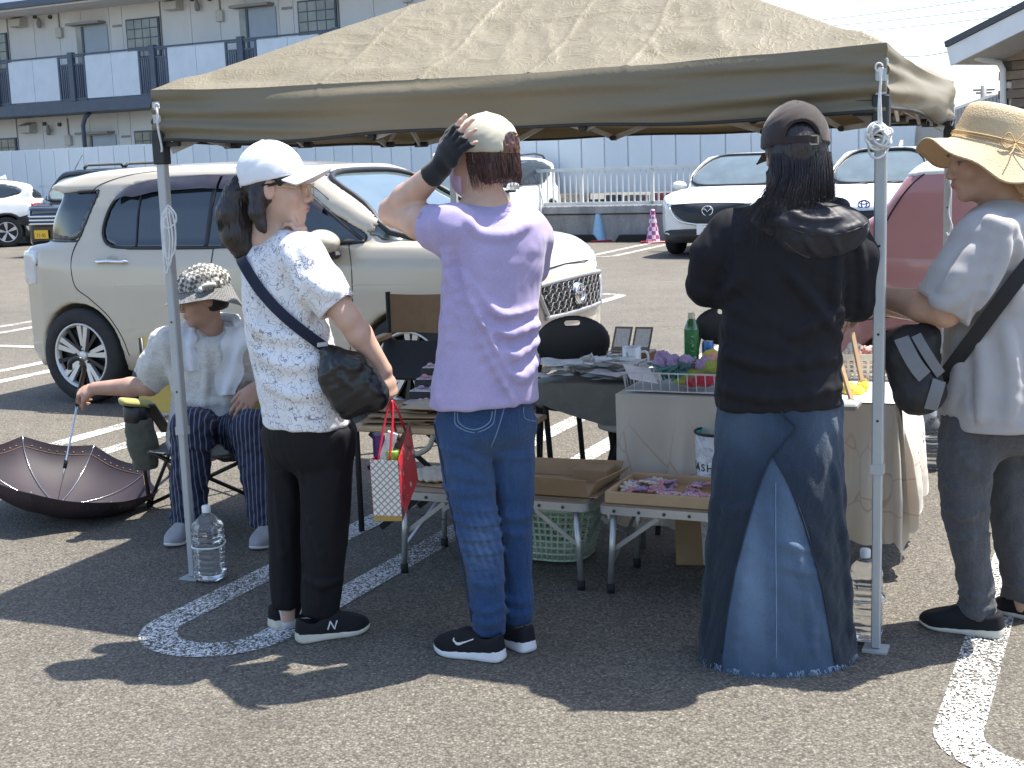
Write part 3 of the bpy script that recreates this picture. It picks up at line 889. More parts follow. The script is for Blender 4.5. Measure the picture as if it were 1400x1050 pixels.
def mat_canopy(name='tent_canvas', bs=.24):
	t = NT(name)
	n = t.noise(2.0, 4); f = t.noise(900, 2); wv = t.noise(30, 5, .6, dist=1.5)
	c = t.ramp(n, [(.3, (.178, .150, .096)), (.7, (.196, .166, .107))])
	c = t.mix(.15, c, t.ramp(f, [(.3, (.10, .085, .055)), (.7, (.30, .26, .175))]))
	t.set(Base_Color=c, Roughness=.55, Specular_IOR_Level=.45)
	r1 = t.math('POWER', t.math('SUBTRACT', 1.0, t.math('MULTIPLY', t.math('ABSOLUTE', t.math('SUBTRACT', t.noise(17, 2, .6, dist=.5, vec=t.mapping((1, 1.6, 1))), .5)), 6.0)), 4.0)
	r2 = t.math('POWER', t.math('SUBTRACT', 1.0, t.math('MULTIPLY', t.math('ABSOLUTE', t.math('SUBTRACT', t.noise(9, 2, .6, dist=.9, vec=t.mapping((1.5, 1, 1), rot=(0, 0, .6))), .48)), 7.0)), 5.0)
	t.bump(t.math('ADD', t.math('MULTIPLY', t.math('MAXIMUM', r1, 0.0), .5), t.math('MULTIPLY', t.math('MAXIMUM', r2, 0.0), .6)), bs, .012)
	tr = t.node('BsdfTranslucent'); tr.inputs[0].default_value = (.36, .285, .17, 1)
	mx = t.node('MixShader'); mx.inputs[0].default_value = .07
	t.l.new(t.b.outputs[0], mx.inputs[1]); t.l.new(tr.outputs[0], mx.inputs[2]); t.l.new(mx.outputs[0], t.out.inputs[0])
	return t.mat
M_CANOPY = mat_canopy(); M_VALANCE = mat_canopy('valance_canvas', .07)
M_LEG = simple('tent_leg_grey', (.42, .44, .45), .4, metal=.25, var=.06, vscale=8)
M_BLACKP = simple('black_plastic', (.016, .017, .02), .5, var=.2)
M_ROPE = simple('white_cord', (.72, .72, .70), .8, bump=.4, bscale=400)
tent = thing('canopy_tent', 'khaki pop-up canopy tent on four grey legs sheltering the stall', 'tent', [*TCEN, 0])
def tq(a, b):
	"""square coords -1..1: a from left to right along the front, b from front to back"""
	a = np.asarray(a); b = np.asarray(b)
	return TCEN + (a[..., None] * (TBc - TA) / 2) + (b[..., None] * (TC - TBc) / 2)
n = 310
aa, bb = np.meshgrid(np.linspace(-1, 1, n), np.linspace(-1, 1, n), indexing='ij')
XY = tq(aa * 1.012, bb * 1.012)
mx_ = np.maximum(np.abs(aa), np.abs(bb)); mn_ = np.minimum(np.abs(aa), np.abs(bb))
Zc = Z_EAVE + (Z_PEAK - Z_EAVE) * (1 - mx_)
bay = (mx_ - mn_)                       # 0 on the hips, grows to the panel centre line
Zc = Zc - .035 * np.sin(np.clip(mx_, 0, 1) * math.pi) * np.clip(bay * 1.6, 0, 1)       # panels sag between the hips
Zc -= .022 * (mx_ ** 6) * (1 - mn_ ** 2)                                    # the eave droops between legs
u_, v_ = aa * 1.25, bb * 1.25
wr = ridged(u_ * 3.2 + .6 * vnoise(u_ * 2, v_ * 2, 5), v_ * 4.6, 11, 4)
wr2 = ridged((u_ * .94 + v_ * .34) * 7.5, (v_ * .94 - u_ * .34) * 3.0, 31, 3)
wr3 = ridged(u_ * 9 + 1.5 * vnoise(u_ * 3, v_ * 3, 8), v_ * 13 + 1.2 * vnoise(u_ * 4 + 7, v_ * 4, 9), 51, 2)
Zc = Zc + (.0022 * wr + .0032 * wr2 + .003 * np.clip(wr3, -.2, 3)) * np.clip((1 - mx_) * 9, .12, 1) * np.clip(bay * 5 + .25, 0, 1)
for q in (-.55, -.2, .18, .5):
	Zc += .004 * np.exp(-((u_ - q + .03 * vnoise(v_ * 4, u_ * 0 + q, 3)) / .008) ** 2)
lump = np.exp(-((mx_ - .93) / .05) ** 2) * vnoise(u_ * 5 + 9, v_ * 5 + 2, 77)
Zc += .018 * lump
idx = np.arange(n * n).reshape(n, n)
Fq = np.stack([idx[:-1, :-1].ravel(), idx[1:, :-1].ravel(), idx[1:, 1:].ravel(), idx[:-1, 1:].ravel()], 1)
link('canopy_roof', np_mesh('canopy_roof', np.c_[XY.reshape(-1, 2), Zc.ravel()], Fq), tent, True, M_CANOPY)
def valance(ai, bi, seed):
	m_ = 260; h_ = 36
	t = np.linspace(0, 1, m_)
	a = ai[0] + (ai[1] - ai[0]) * t; b = bi[0] + (bi[1] - bi[0]) * t
	i = np.clip(np.round((a + 1) / 2 * (n - 1)).astype(int), 0, n - 1); j = np.clip(np.round((b + 1) / 2 * (n - 1)).astype(int), 0, n - 1)
	ztop = Zc[i, j]
	P0 = tq(a * 1.012, b * 1.012)
	out = unit(tq(np.array((ai[0] + ai[1]) / 2 + 0.), np.array((bi[0] + bi[1]) / 2 + 0.)) - TCEN)
	k = np.linspace(0, 1, h_)[:, None]
	zb = Z_VAL + .012 * vnoise(t * 5, t * 0 + seed, seed) - .012 * np.sin(t * math.pi)
	Z = ztop[None] * (1 - k) + zb[None] * k
	belly = np.sin(k * math.pi * .9) * (.016 + .028 * vnoise(t[None] * 2.2 + k * .6, k * 1.3, seed + 1)) * np.clip(np.sin(t * math.pi) * 3, 0, 1)[None]
	fold = .020 * vnoise(t[None] * 3 + k * .7, k * 4.2 + .8 * vnoise(t[None] * 2, k, seed + 4), seed + 2) * np.clip(np.sin(t * math.pi) * 5, .15, 1)[None] * np.clip(k * 4, 0, 1)
	gat = .010 * np.sin(k * 19 + t[None] * 2) * (np.exp(-t / .13) + np.exp(-(1 - t) / .13))[None]
	off = belly + fold + gat * np.clip(k * 3, 0, 1)
	P = np.stack([P0[None, :, 0] + out[0] * off, P0[None, :, 1] + out[1] * off, Z + 0 * k], -1)
	ix = np.arange(m_ * h_).reshape(h_, m_)
	F = np.stack([ix[:-1, :-1].ravel(), ix[1:, :-1].ravel(), ix[1:, 1:].ravel(), ix[:-1, 1:].ravel()], 1)
	o = link('valance', np_mesh('valance', P.reshape(-1, 3), F), tent, True, M_VALANCE)
	hem = P[-1]
	MB().tube(hem[::4], .006, 6).build('hem', simple('hem_dark', (.03, .028, .026), .7), o)
valance((-1, 1), (-1, -1), 101); valance((1, 1), (-1, 1), 211); valance((1, -1), (1, 1), 307); valance((-1, -1), (1, -1), 401)
JZ = .56
leg_foot = {}
for nm, P in (('fl', TA), ('fr', TBc), ('br', TC), ('bl', TD)):
	P3 = np.array([*P, 0])
	th = -math.atan2((TBc - TA)[1] * -1, (TBc - TA)[0])
	mb = MB().box(P3 + [0, 0, (JZ + Z_EAVE) / 2 - .02], (.034, .034, Z_EAVE - JZ - .04), th, bev=.004)
	lg = mb.build('leg', M_LEG, tent)
	MB().box(P3 + [0, 0, (.006 + JZ + .1) / 2], (.027, .027, JZ + .1 - .012), th, bev=.003).build('inner_tube', M_LEG, lg)
	MB().box(P3 + [0, 0, JZ + .012], (.038, .038, .03), th).build('collar', M_LEG, lg)
	MB().box(P3 + [0, 0, .004], (.075, .075, .007), th).build('foot_plate', M_LEG, lg)
	d = unit(np.append(TCEN - P, 0))
	for z in (.72, .98, 1.24):
		c = P3 + [0, 0, z]; nrm = np.array([(TA - TD)[0], (TA - TD)[1], 0]); nrm = unit(nrm)
		MB().cyl(c + nrm * .0165, c + nrm * .0185, .004, n=10).build('hole', M_BLACKP, lg)
	br = MB().box(P3 + [0, 0, Z_VAL - .02], (.048, .048, .12), th, bev=.004)
	e1 = unit(np.append(TBc - TA, 0)) * (1 if nm in ('fl', 'bl') else -1); e2 = unit(np.append(TC - TBc, 0)) * (1 if nm in ('fl', 'fr') else -1)
	br.box(P3 + e1 * .05 + [0, 0, Z_VAL + .005], (.06, .02, .045), th)
	br.box(P3 + e2 * .05 + [0, 0, Z_VAL + .005], (.02, .06, .045), th)
	b_ = br.build('corner_bracket', M_BLACKP, tent)
	MB().cyl(P3 + e1 * .06 + [0, 0, Z_VAL + .005] - unit(np.append(TC - TBc, 0)) * .011, P3 + e1 * .06 + [0, 0, Z_VAL + .005] - unit(np.append(TC - TBc, 0)) * .015, .007, n=10).build('rivet', simple('rivet_steel', (.6, .6, .6), .3, metal=.9), b_)
NODE = [(0.03, 1.66), (.19, 1.618), (.262, 1.74), (.335, 1.618), (.49, 1.74), (.635, 1.618), (.745, 1.74), (.85, 1.618), (.97, 1.66)]
M_TRUSS = simple('truss_grey', (.4, .41, .41), .4, metal=.3)
for (p, q) in ((TA, TBc), (TBc, TC), (TC, TD), (TD, TA)):
	inn = unit(np.append(TCEN - (p + q) / 2, 0)) * .045
	nd = [np.array([*(p + (q - p) * t), z]) + inn for t, z in NODE]
	for i in range(len(nd) - 1):
		MB().bar(nd[i], nd[i + 1] + inn * .3 * (i % 2), .012, .024).build('truss_bar', M_TRUSS, tent)
	for i in (1, 3, 5, 7):
		MB().cyl(nd[i] - inn * .6, nd[i] + inn * .9, .013, n=12).build('truss_joint', M_BLACKP, tent)
for P in (TA, TBc, TC, TD):
	a = np.array([*(P + (TCEN - P) * .02), 1.60]); b = np.array([*(P + (TCEN - P) * .93), Z_PEAK - .09])
	MB().bar(a, b, .014, .026).build('rafter', M_TRUSS, tent)
MB().box((*TCEN, Z_PEAK - .08), (.1, .1, .1), bev=.01).build('hub', M_BLACKP, tent)
def cord(pts, r=.0035, nm='cord'):
	P = smooth_poly(pts, 7, closed=False)
	MB().tube(P, r, 6).build(nm, M_ROPE, tent)
def off3(P, dx=0, dy=0, z=0): return np.array([P[0] + dx, P[1] + dy, z])
f = TA
def AT(px, py, Y): return at(px, py, Y)
YA = TA[1] - .03
cord([AT(214, 147, YA - .02), AT(215, 155, YA - .03), AT(216, 175, YA - .02), AT(221, 200, YA), AT(221, 208, YA)], .004)
MB().tube([AT(214 + 3.5 * math.cos(t), 146 + 4.5 * math.sin(t), YA - .02) for t in np.linspace(0, 6.2, 16)], .0025, 6).build('eyelet', M_ROPE, tent)
for k, (x0, x1, y0, y1) in enumerate(((222, 240, 285, 352), (224, 236, 288, 362), (222, 241, 280, 312), (221, 232, 283, 372))):
	cord([AT(x0 + 8, y0, YA - .025), AT(x0, y0 + 15, YA - .03), AT(x0 + 1, (y0 + y1) / 2, YA - .03), AT(x0 + 5, y1, YA - .03), AT(x1 - 2, y1 - 6, YA - .03), AT(x1, (y0 + y1) / 2, YA - .03), AT(x1 - 4, y0 + 8, YA - .03), AT(x0 + 8, y0, YA - .025)], .0036)
YB = TBc[1] - .03
cord([AT(1202, 92, YB - .03), AT(1204, 110, YB - .03), AT(1203, 130, YB - .03), AT(1205, 175, YB - .02)], .004)
cord([AT(1206, 92, YB - .03), AT(1203, 118, YB - .03), AT(1201, 150, YB - .03), AT(1202, 178, YB - .02)], .003)
MB().tube([AT(1202 + 5 * math.cos(t), 92 + 6 * math.sin(t), YB - .03) for t in np.linspace(0, 6.2, 16)], .0025, 6).build('eyelet', M_ROPE, tent)
for k in range(9):
	r_ = random.Random(k); xc = 1201 + r_.uniform(-2, 3)
	wdt = r_.uniform(8, 17); hgt = r_.uniform(8, 22); yc = 186 + r_.uniform(-4, 12)
	ph = r_.uniform(-.5, .5)
	P = [AT(xc + wdt * math.cos(t + ph), yc + hgt * math.sin(t), YB - .03 - .012 * math.sin(2 * t + k)) for t in np.linspace(0, 6.28, 10)]
	cord(P, .0036)
YC = TC[1] - .03
cord([AT(1299, 130, YC), AT(1303, 145, YC), AT(1304, 160, YC), AT(1301, 172, YC)], .004)
cord([AT(1296, 236, YC), AT(1300, 262, YC), AT(1297, 290, YC), AT(1302, 312, YC), AT(1296, 322, YC), AT(1294, 318, YC)], .004)
# ================================================================== CARS
def mat_paint_car(name, col, rough=.28, flake=.0):
	t = NT(name)
	n = t.noise(1.5, 4); d = t.noise(7, 5, .7)
	c = t.ramp(n, [(.3, tuple(x * .96 for x in col)), (.7, tuple(min(1, x * 1.03) for x in col))])
	c = t.mix(t.ramp(d, [(.55, (0, 0, 0)), (.85, (.14, .14, .14))]), c, (.2, .18, .15))
	t.set(Base_Color=c, Roughness=rough, Coat_Weight=.8, Coat_Roughness=.04, Specular_IOR_Level=.45)
	return t.mat
def mat_car_glass(name, col=(.012, .016, .02)):
	t = NT(name)
	n = t.noise(2.5, 3)
	t.set(Base_Color=t.ramp(n, [(.3, col), (.7, tuple(c * 1.6 for c in col))]), Roughness=.04, Specular_IOR_Level=.8, Coat_Weight=.6, Coat_Roughness=.03)
	return t.mat
M_CGLASS = mat_car_glass('car_privacy_glass')
M_CGLASS2 = mat_car_glass('car_windscreen_glass', (.07, .095, .10))
M_TYRE = simple('tyre_rubber', (.022, .022, .023), .8, var=.2, bump=.3, bscale=90)
M_RIM = simple('alloy_silver', (.6, .6, .6), .35, metal=.5, var=.03, vscale=3)
M_RIMD = simple('alloy_dark', (.02, .02, .022), .35, metal=.3)
M_CHROME = simple('chrome_trim', (.75, .75, .76), .15, metal=1.0, var=.03)
M_CLAD = simple('car_cladding', (.03, .031, .033), .6)
M_SEAM = simple('panel_gap', (.012, .012, .012), .8)
M_HEADL = simple('lamp_clear', (.55, .57, .6), .08, var=.08, vscale=8, coat=1.0)
M_REDL = simple('lamp_red', (.35, .01, .012), .1, coat=1.0)
M_PLATEW = simple('plate_white', (.8, .8, .78), .4, var=.03)
M_PLATEY = simple('plate_yellow', (.80, .47, .03), .4, var=.05)
M_INK = simple('plate_ink', (.02, .05, .03), .5)
M_BLKINK = simple('black_ink', (.015, .015, .018), .5)
def text_obj(name, txt, size, mat, parent, M, ext=.001, align='CENTER'):
	cu = bpy.data.curves.new(name, 'FONT'); cu.body = txt; cu.size = size; cu.extrude = ext
	cu.align_x = align; cu.align_y = 'CENTER'
	tmp = bpy.data.objects.new('tmp', cu); COL.objects.link(tmp)
	dg = bpy.context.evaluated_depsgraph_get()
	me = bpy.data.meshes.new_from_object(tmp.evaluated_get(dg))
	bpy.data.objects.remove(tmp); bpy.data.curves.remove(cu)
	me.transform(M); me.name = name
	return link(name, me, parent, True, mat)
M_RUBBERC = simple('black_rubber_seal', (.012, .012, .014), .5)
class Car:
	def __init__(s, name, label, P, th, sp, group=None):
		"""P: ground point of the car origin (rear axle, centre line); th: heading angle of +x (math convention)"""
		s.root = thing(name, label, 'car', (P[0], P[1], 0), th, group)
		s.sp = sp; h = sp['h']
		W = sp['W']
		v = s.v = Vox([sp['x0'] - .06, -W - .06, .12], [sp['x1'] + .06, W + .06, sp['z1'] + .06], h)
		x, y, z = v.ax
		k = sp.get('k', .07)
		low = poly_sdf(sp['low'], x, z)[:, None, :]
		pl = np.array(sp['plan']); pl = np.vstack([pl, pl[::-1] * [1, -1]])
		plan = poly_sdf(pl, x, y)[:, :, None]
		def sec(rows):
			r = np.array(rows); return poly_sdf(np.vstack([r, r[::-1] * [-1, 1]]), y, z)[None]
		D = smax(smax(low, plan, k * 1.3), sec(sp['sec_low']), k)
		up = smax(poly_sdf(sp['up'], x, z)[:, None, :], sec(sp['sec_up']), k * 1.2)
		pu = np.array(sp.get('plan_up', sp['plan'])); pu = np.vstack([pu, pu[::-1] * [1, -1]])
		up = smax(up, poly_sdf(pu, x, y)[:, :, None], k)
		D = smin(D, up, sp.get('kj', .05))
		X, Y, Z = x[:, None, None], y[None, :, None], z[None, None, :]
		for wx in sp['axles']:
			r = np.sqrt((X - wx) ** 2 + (Z - sp['wr']) ** 2) - sp['arch']
			D = smax(D, -np.maximum(r, (W - .32) - np.abs(Y)), .012)
		s.full = D.copy()
		s.glass = []
		for nm, poly, mode, rng, mat in sp['glass']:
			if mode == 'side':
				p = poly_sdf(poly, x, z)[:, None, :]; p = np.maximum(p, .35 - np.abs(Y))
			elif mode == 'near':
				p = poly_sdf(poly, x, z)[:, None, :]; p = np.maximum(p, Y + .3)
			else:
				p = poly_sdf(poly, y, z)[None]; p = np.maximum(p, np.maximum(rng[0] - X, X - rng[1]))
			p = p.astype(f4)
			shell = np.maximum(p, -(s.full + max(.03, 2.2 * h)))
			D = smax(D, -shell, .004)
			s.glass.append((nm, np.maximum(np.maximum(p - .004, s.full + .007), -(s.full + .01 + 2.6 * h)), mat))
		bands = []
		for nm, fn, off, mat in sp.get('bands', []):
			reg = fn(X, Y, Z)
			bands.append((nm, np.maximum(np.maximum(s.full - off, -(s.full - off + 2.6 * h)), reg).astype(f4), mat))
		v.D = np.maximum(D, .14 - Z).astype(f4)
		s.body = s.mk('body', v.D, sp['paint'])
		for nm, d, mat in s.glass: s.mk(nm, d, mat)
		for nm, d, mat in bands: s.mk(nm, d, mat)
		for nm, poly, mode, rng, mat in sp['glass']:
			if nm == 'windscreen':
				Q = [(s.sx(y_, z_, 1) + .002, y_, z_) for y_, z_ in poly if s.sx(y_, z_, 1) is not None]; Q = np.array(Q)
				for _ in range(2): Q = (np.roll(Q, 1, 0) + 2 * Q + np.roll(Q, -1, 0)) / 4
				MB().tube(Q, .014 + h * .35, 8, closed=True).build('windscreen_rubber', M_RUBBERC, s.root, False)
		MB().box(((sp['x0'] + sp['x1']) / 2, 0, .27), (sp['x1'] - sp['x0'] - .5, 2 * W - .5, .12)).build('underbody', M_CLAD, s.root, False)
	def mk(s, nm, d, mat):
		v = s.v; V, F = surface_nets(d.astype(f4), v.lo, v.h)
		if len(F) == 0: return None
		V = relax_mesh(V, F, 2 if nm == 'body' and v.h < .02 else 8)
		if nm in ('lower_sill', 'cladding', 'white_roof', 'tail_lamp', 'head_lamp') or nm in [g[0] for g in s.glass] or nm == 'body':
			F = s.outer(V, F, nm)
		return link(nm, np_mesh(nm, V, F), s.root, False, mat)
	def outer(s, V, F, nm):
		"""drop the inner skin of shells and the flat underside"""
		c = V[F].mean(1); n_ = np.cross(V[F[:, 2]] - V[F[:, 0]], V[F[:, 3]] - V[F[:, 1]]); n_ /= np.linalg.norm(n_, axis=1)[:, None] + 1e-12
		v = s.v; I = np.clip(np.round((c - v.lo) / v.h).astype(int), 1, v.n - 2)
		g = np.stack([s.full[I[:, 0] + 1, I[:, 1], I[:, 2]] - s.full[I[:, 0] - 1, I[:, 1], I[:, 2]], s.full[I[:, 0], I[:, 1] + 1, I[:, 2]] - s.full[I[:, 0], I[:, 1] - 1, I[:, 2]], s.full[I[:, 0], I[:, 1], I[:, 2] + 1] - s.full[I[:, 0], I[:, 1], I[:, 2] - 1]], 1)
		keep = (n_ * g).sum(1) > -.2 * np.linalg.norm(g, axis=1) if nm != 'body' else ~((n_[:, 2] < -.9) & (c[:, 2] < .3))
		return F[keep]
	def sy(s, x, z, side=-1):
		"""outer surface y on the near (-1) or far side"""
		v = s.v; i = int(round((x - v.lo[0]) / v.h)); k = int(round((z - v.lo[2]) / v.h))
		c = s.full[np.clip(i, 0, v.n[0] - 1), :, np.clip(k, 0, v.n[2] - 1)]
		j = np.nonzero(c < 0)[0]
		if len(j) == 0: return None
		if side < 0:
			a = j[0]; t = c[a] / (c[a] - c[a - 1]) if a > 0 else 0
			return v.ax[1][a] - t * v.h
		a = j[-1]; t = c[a] / (c[a] - c[a + 1]) if a < len(c) - 1 else 0
		return v.ax[1][a] + t * v.h
	def sx(s, y, z, side=1):
		v = s.v; i = int(round((y - v.lo[1]) / v.h)); k = int(round((z - v.lo[2]) / v.h))
		c = s.full[:, np.clip(i, 0, v.n[1] - 1), np.clip(k, 0, v.n[2] - 1)]
		j = np.nonzero(c < 0)[0]
		if len(j) == 0: return None
		if side > 0:
			a = j[-1]; t = c[a] / (c[a] - c[a + 1]) if a < len(c) - 1 else 0
			return v.ax[0][a] + t * v.h
		a = j[0]; t = c[a] / (c[a] - c[a - 1]) if a > 0 else 0
		return v.ax[0][a] - t * v.h
	def seam(s, pts, r=.0035, sides=(-1,), nm='panel_gap', mat=None, off=0.0):
		P = smooth_poly(pts, 8, closed=False)
		for sd in sides:
			Q = []
			for x, z in P:
				y = s.sy(x, z, sd)
				if y is not None: Q.append((x, y + sd * off, z))
			if len(Q) > 2:
				Q = np.array(Q)
				if len(Q) > 6:
					yy = Q[:, 1].copy()
					for _ in range(3): yy[1:-1] = (yy[:-2] + 2 * yy[1:-1] + yy[2:]) / 4
					Q[:, 1] = yy
				MB().tube(Q, r, 6).build(nm, mat or M_SEAM, s.root, False)
	def front_patch(s, yz, off, mat, nm, side=1, thick=.02, n=14):
		"""panel bounded by a polygon in (y,z), laid on the front or rear"""
		off = off + .45 * s.v.h; P = np.array(yz); c = P.mean(0); mb = MB(); V = []
		for q in np.linspace(0, 1, 5):
			for p in P:
				y, z = c + (p - c) * q
				x = s.sx(y, z, side); x = (s.sp['x1'] if side > 0 else s.sp['x0']) if x is None else x
				V.append((x + side * off, y, z))
		m_ = len(P); F = []
		for r in range(4):
			for i in range(m_):
				j = (i + 1) % m_
				f = (r * m_ + i, r * m_ + j, (r + 1) * m_ + j, (r + 1) * m_ + i)
				F.append(f if side > 0 else f[::-1])
		mb.add(V, F, 0, True)
		return mb.build(nm, mat, s.root, False)
	def front_line(s, yz, r, mat, nm, side=1, off=0.0, closed=True):
		Q = []
		for y, z in yz:
			x = s.sx(y, z, side)
			if x is not None: Q.append((x + side * (off + .4 * s.v.h), y, z))
		return MB().tube(Q, r, 8, closed=closed).build(nm, mat, s.root, False)
	def wheels(s, style='ten', rim=None, tyre_w=.2, inset=.03):
		sp = s.sp; R = sp['wr']; rr = rim or R * .67
		W = sp['W']
		rootw = None
		for wx in sp['axles']:
			for sd in (-1, 1):
				yo = sd * (sp.get('track', W) - inset)
				ax = (0, sd, 0)
				mb = MB().lathe((wx, yo - sd * tyre_w, R), [(rr * .9, 0), (R * .93, .004), (R * .985, .03), (R, .06), (R, tyre_w - .06), (R * .985, tyre_w - .025), (R * .94, tyre_w - .004), (rr * 1.08, tyre_w + .002), (rr, tyre_w - .012), (rr * .96, tyre_w * .3)], 40, axis=ax)
				wh = thing_part('wheel', mb, M_TYRE, s.root)
				rb = MB().lathe((wx, yo - sd * .02, R), [(rr * 1.0, .004), (rr * .985, .016), (rr * .93, .010), (rr * .90, -.03)], 40, axis=ax)
				rimo = rb.build('rim', M_RIM, wh, False)
				dk = MB().lathe((wx, yo - sd * .075, R), [(rr * .95, 0), (rr * .5, -.0), (0, .0)], 30, axis=ax)
				dk.build('rim_back', M_RIMD, wh, False)
				nsp = 5
				for q in range(nsp * 2 if style == 'ten' else 5):
					a = q * 2 * math.pi / (10 if style == 'ten' else 5) + .2
					for off_, wd in (((-.2, .085), (.2, .085)) if style == 'ten' and q % 2 == 0 else ((0, .07),) if style == 'ten' else ((-.13, .1), (.13, .1))):
						b = a + off_ * .7
						p0 = np.array([math.cos(a + off_ * .5), math.sin(a + off_ * .5)]) * rr * .17
						p1 = np.array([math.cos(b), math.sin(b)]) * rr * .95
						wv = np.array([-(p1 - p0)[1], (p1 - p0)[0]]); wv /= np.linalg.norm(wv)
						w0, w1 = rr * wd * .55, rr * wd
						pts = [p0 - wv * w0, p1 - wv * w1, p1 + wv * w1, p0 + wv * w0]
						V = [(wx + p[0], yo - sd * (.032 if i in (0, 3) else .016), R + p[1]) for i, p in enumerate(pts)]
						m2 = MB().prism(V if sd < 0 else V[::-1], (0, -sd * .03, 0))
						m2.build('spoke', M_RIM if (style != 'ten' or q % 2 == 0) else M_RIMD, rimo, False)
				MB().lathe((wx, yo - sd * .05, R), [(rr * .16, 0), (rr * .15, .026), (rr * .10, .030), (0, .030)], 20, axis=ax).build('hub_cap', M_RIM, rimo, False)
				for q in range(5):
					a = q * 1.2566 + .5
					MB().cyl((wx + math.cos(a) * rr * .27, yo - sd * .05, R + math.sin(a) * rr * .27), (wx + math.cos(a) * rr * .27, yo - sd * .022, R + math.sin(a) * rr * .27), .009, n=6).build('wheel_nut', M_RIMD, rimo, False)
	def mirror(s, x, z, sd, paint, W=.12, y=None):
		y0 = s.sy(x, z - .05, sd) if y is None else y
		v = Vox([x - .2, -.5, z - .2], [x + .2, .5, z + .2], .009)
		v.lo[1] += y0 + sd * .12; v.ax[1] = v.ax[1] + f4(y0 + sd * .12)
		v.ell((x, y0 + sd * .14, z), (.085, W, .075), k=0)
		v.plane((x - .045, 0, z), (-1, 0, 0), .015)
		v.ell((x + .02, y0 + sd * .13, z - .005), (.09, W * .9, .066), k=.02)
		o = link('mirror', v.mesh('mirror', relax=1), s.root, False, paint)
		MB().box((x, y0 + sd * .06, z - .085), (.12, .24, .045), bev=.02).build('mirror_base', M_CLAD, o, False)
		MB().box((x - .058, y0 + sd * .14, z), (.012, W * 1.6, .11), bev=.005).build('mirror_glass', M_CGLASS2, o, False)
	def plate(s, y, z, mat, nums, side=1, size=(.33, .165), off=.03, top='', ink=None):
		x = s.sx(y, z, side) + side * off
		p = MB().box((x, y, z), (.008, size[0], size[1]), bev=.003).build('number_plate', mat, s.root, False)
		Mx = Matrix(((0, 0, 1, 0), (1, 0, 0, 0), (0, 1, 0, 0), (0, 0, 0, 1)))   # text x->+y, y->z facing +x
		M = Matrix.Translation((x + side * .005, y, z - .02)) @ Mx
		text_obj('plate_number', nums, size[1] * .58, ink or M_INK, p, M, .0006)
		if top:
			M = Matrix.Translation((x + side * .005, y, z + size[1] * .33)) @ Mx
			text_obj('plate_region', top, size[1] * .24, ink or M_INK, p, M, .0006)
def thing_part(nm, mb, mat, root):
	return mb.build(nm, mat, root, False)
CREAM = mat_paint_car('cream_car_paint', (.50, .445, .355), .3)
RZ = dict(h=.017, W=.85, x0=-.66, x1=3.30, z1=1.62, wr=.325, arch=.355, axles=(0, 2.52), k=.06, kj=.045, paint=CREAM,
	low=smooth_poly([(-.48, .26), (-.60, .36), (-.64, .55), (-.65, .75), (-.62, .92), (-.50, 1.06), (0, 1.09), (1.2, 1.085), (2.2, 1.085), (2.6, 1.075), (2.95, 1.02), (3.15, .93), (3.25, .80), (3.29, .62), (3.28, .42), (3.18, .27), (2.9, .22), (1.2, .22), (-.3, .22)], 5),
	plan=[(-.66, 0), (-.66, .42), (-.62, .60), (-.52, .72), (-.32, .80), (0, .84), (.5, .85), (2.4, .85), (2.75, .835), (3.0, .77), (3.15, .66), (3.25, .48), (3.30, .2), (3.30, 0)],
	sec_low=[(0, .1), (.76, .1), (.79, .25), (.835, .36), (.85, .55), (.848, .78), (.83, .93), (.78, 1.05), (.70, 1.10), (0, 1.13)],
	up=smooth_poly([(2.66, .98), (2.60, 1.02), (1.80, 1.49), (1.55, 1.545), (1.0, 1.59), (.4, 1.59), (.0, 1.56), (-.2, 1.515), (-.34, 1.462), (-.34, 1.43), (-.22, 1.39), (-.34, 1.2), (-.52, .98)], 5),
	sec_up=[(0, .9), (.80, .9), (.775, 1.07), (.715, 1.30), (.655, 1.46), (.60, 1.53), (.50, 1.575), (.3, 1.60), (0, 1.61)],
	plan_up=[(-.56, 0), (-.53, .3), (-.45, .52), (-.3, .68), (-.08, .77), (.25, .82), (2.1, .82), (2.35, .7), (2.55, .45), (2.64, .2), (2.66, 0)],
	glass=[('side_window', smooth_poly([(2.22, 1.075), (1.95, 1.26), (1.72, 1.40), (1.45, 1.465), (1.0, 1.49), (.62, 1.475), (.38, 1.43), (.27, 1.34), (.215, 1.2), (.23, 1.1), (.33, 1.055), (.6, 1.045), (1.4, 1.05)], 5), 'side', None, M_CGLASS),
		   ('rear_quarter_glass', [(-.62, 1.10), (-.04, 1.095), (.02, 1.14), (.125, 1.40), (.10, 1.415), (-.62, 1.405)], 'side', None, M_CGLASS),
		   ('windscreen', smooth_poly([(-.70, 1.075), (-.6, 1.3), (-.52, 1.47), (0, 1.50), (.52, 1.47), (.6, 1.3), (.70, 1.075), (0, 1.06)], 4), 'front', (1.7, 2.9), M_CGLASS2)],
	bands=[('lower_sill', lambda X, Y, Z: np.maximum(Z - .30, np.maximum(.42 - X, X - 2.1)), .004, M_CLAD),
		   ('tail_lamp', lambda X, Y, Z: np.maximum(np.maximum(X + .36 + (Z - .95) * -.1, -.75 - X), np.maximum(.80 - Z, Z - 1.03)), .012, M_HEADL),
		   ('head_lamp', lambda X, Y, Z: np.maximum(np.maximum(2.9 - X, .5 - np.abs(Y)), np.maximum(.80 - Z, Z - .92)), .006, M_HEADL)])
THC = rad(25)
rw = np.array([-2.9, 8.98])
c_dir = np.array([math.cos(THC), -math.sin(THC)]); c_in = np.array([math.sin(THC), math.cos(THC)])
RP = rw + c_in * .835
cr = Car('parked_car', 'cream compact SUV with dark side windows parked behind the stall', RP, -THC, RZ)
cr.wheels('ten', rim=.225, inset=.012)
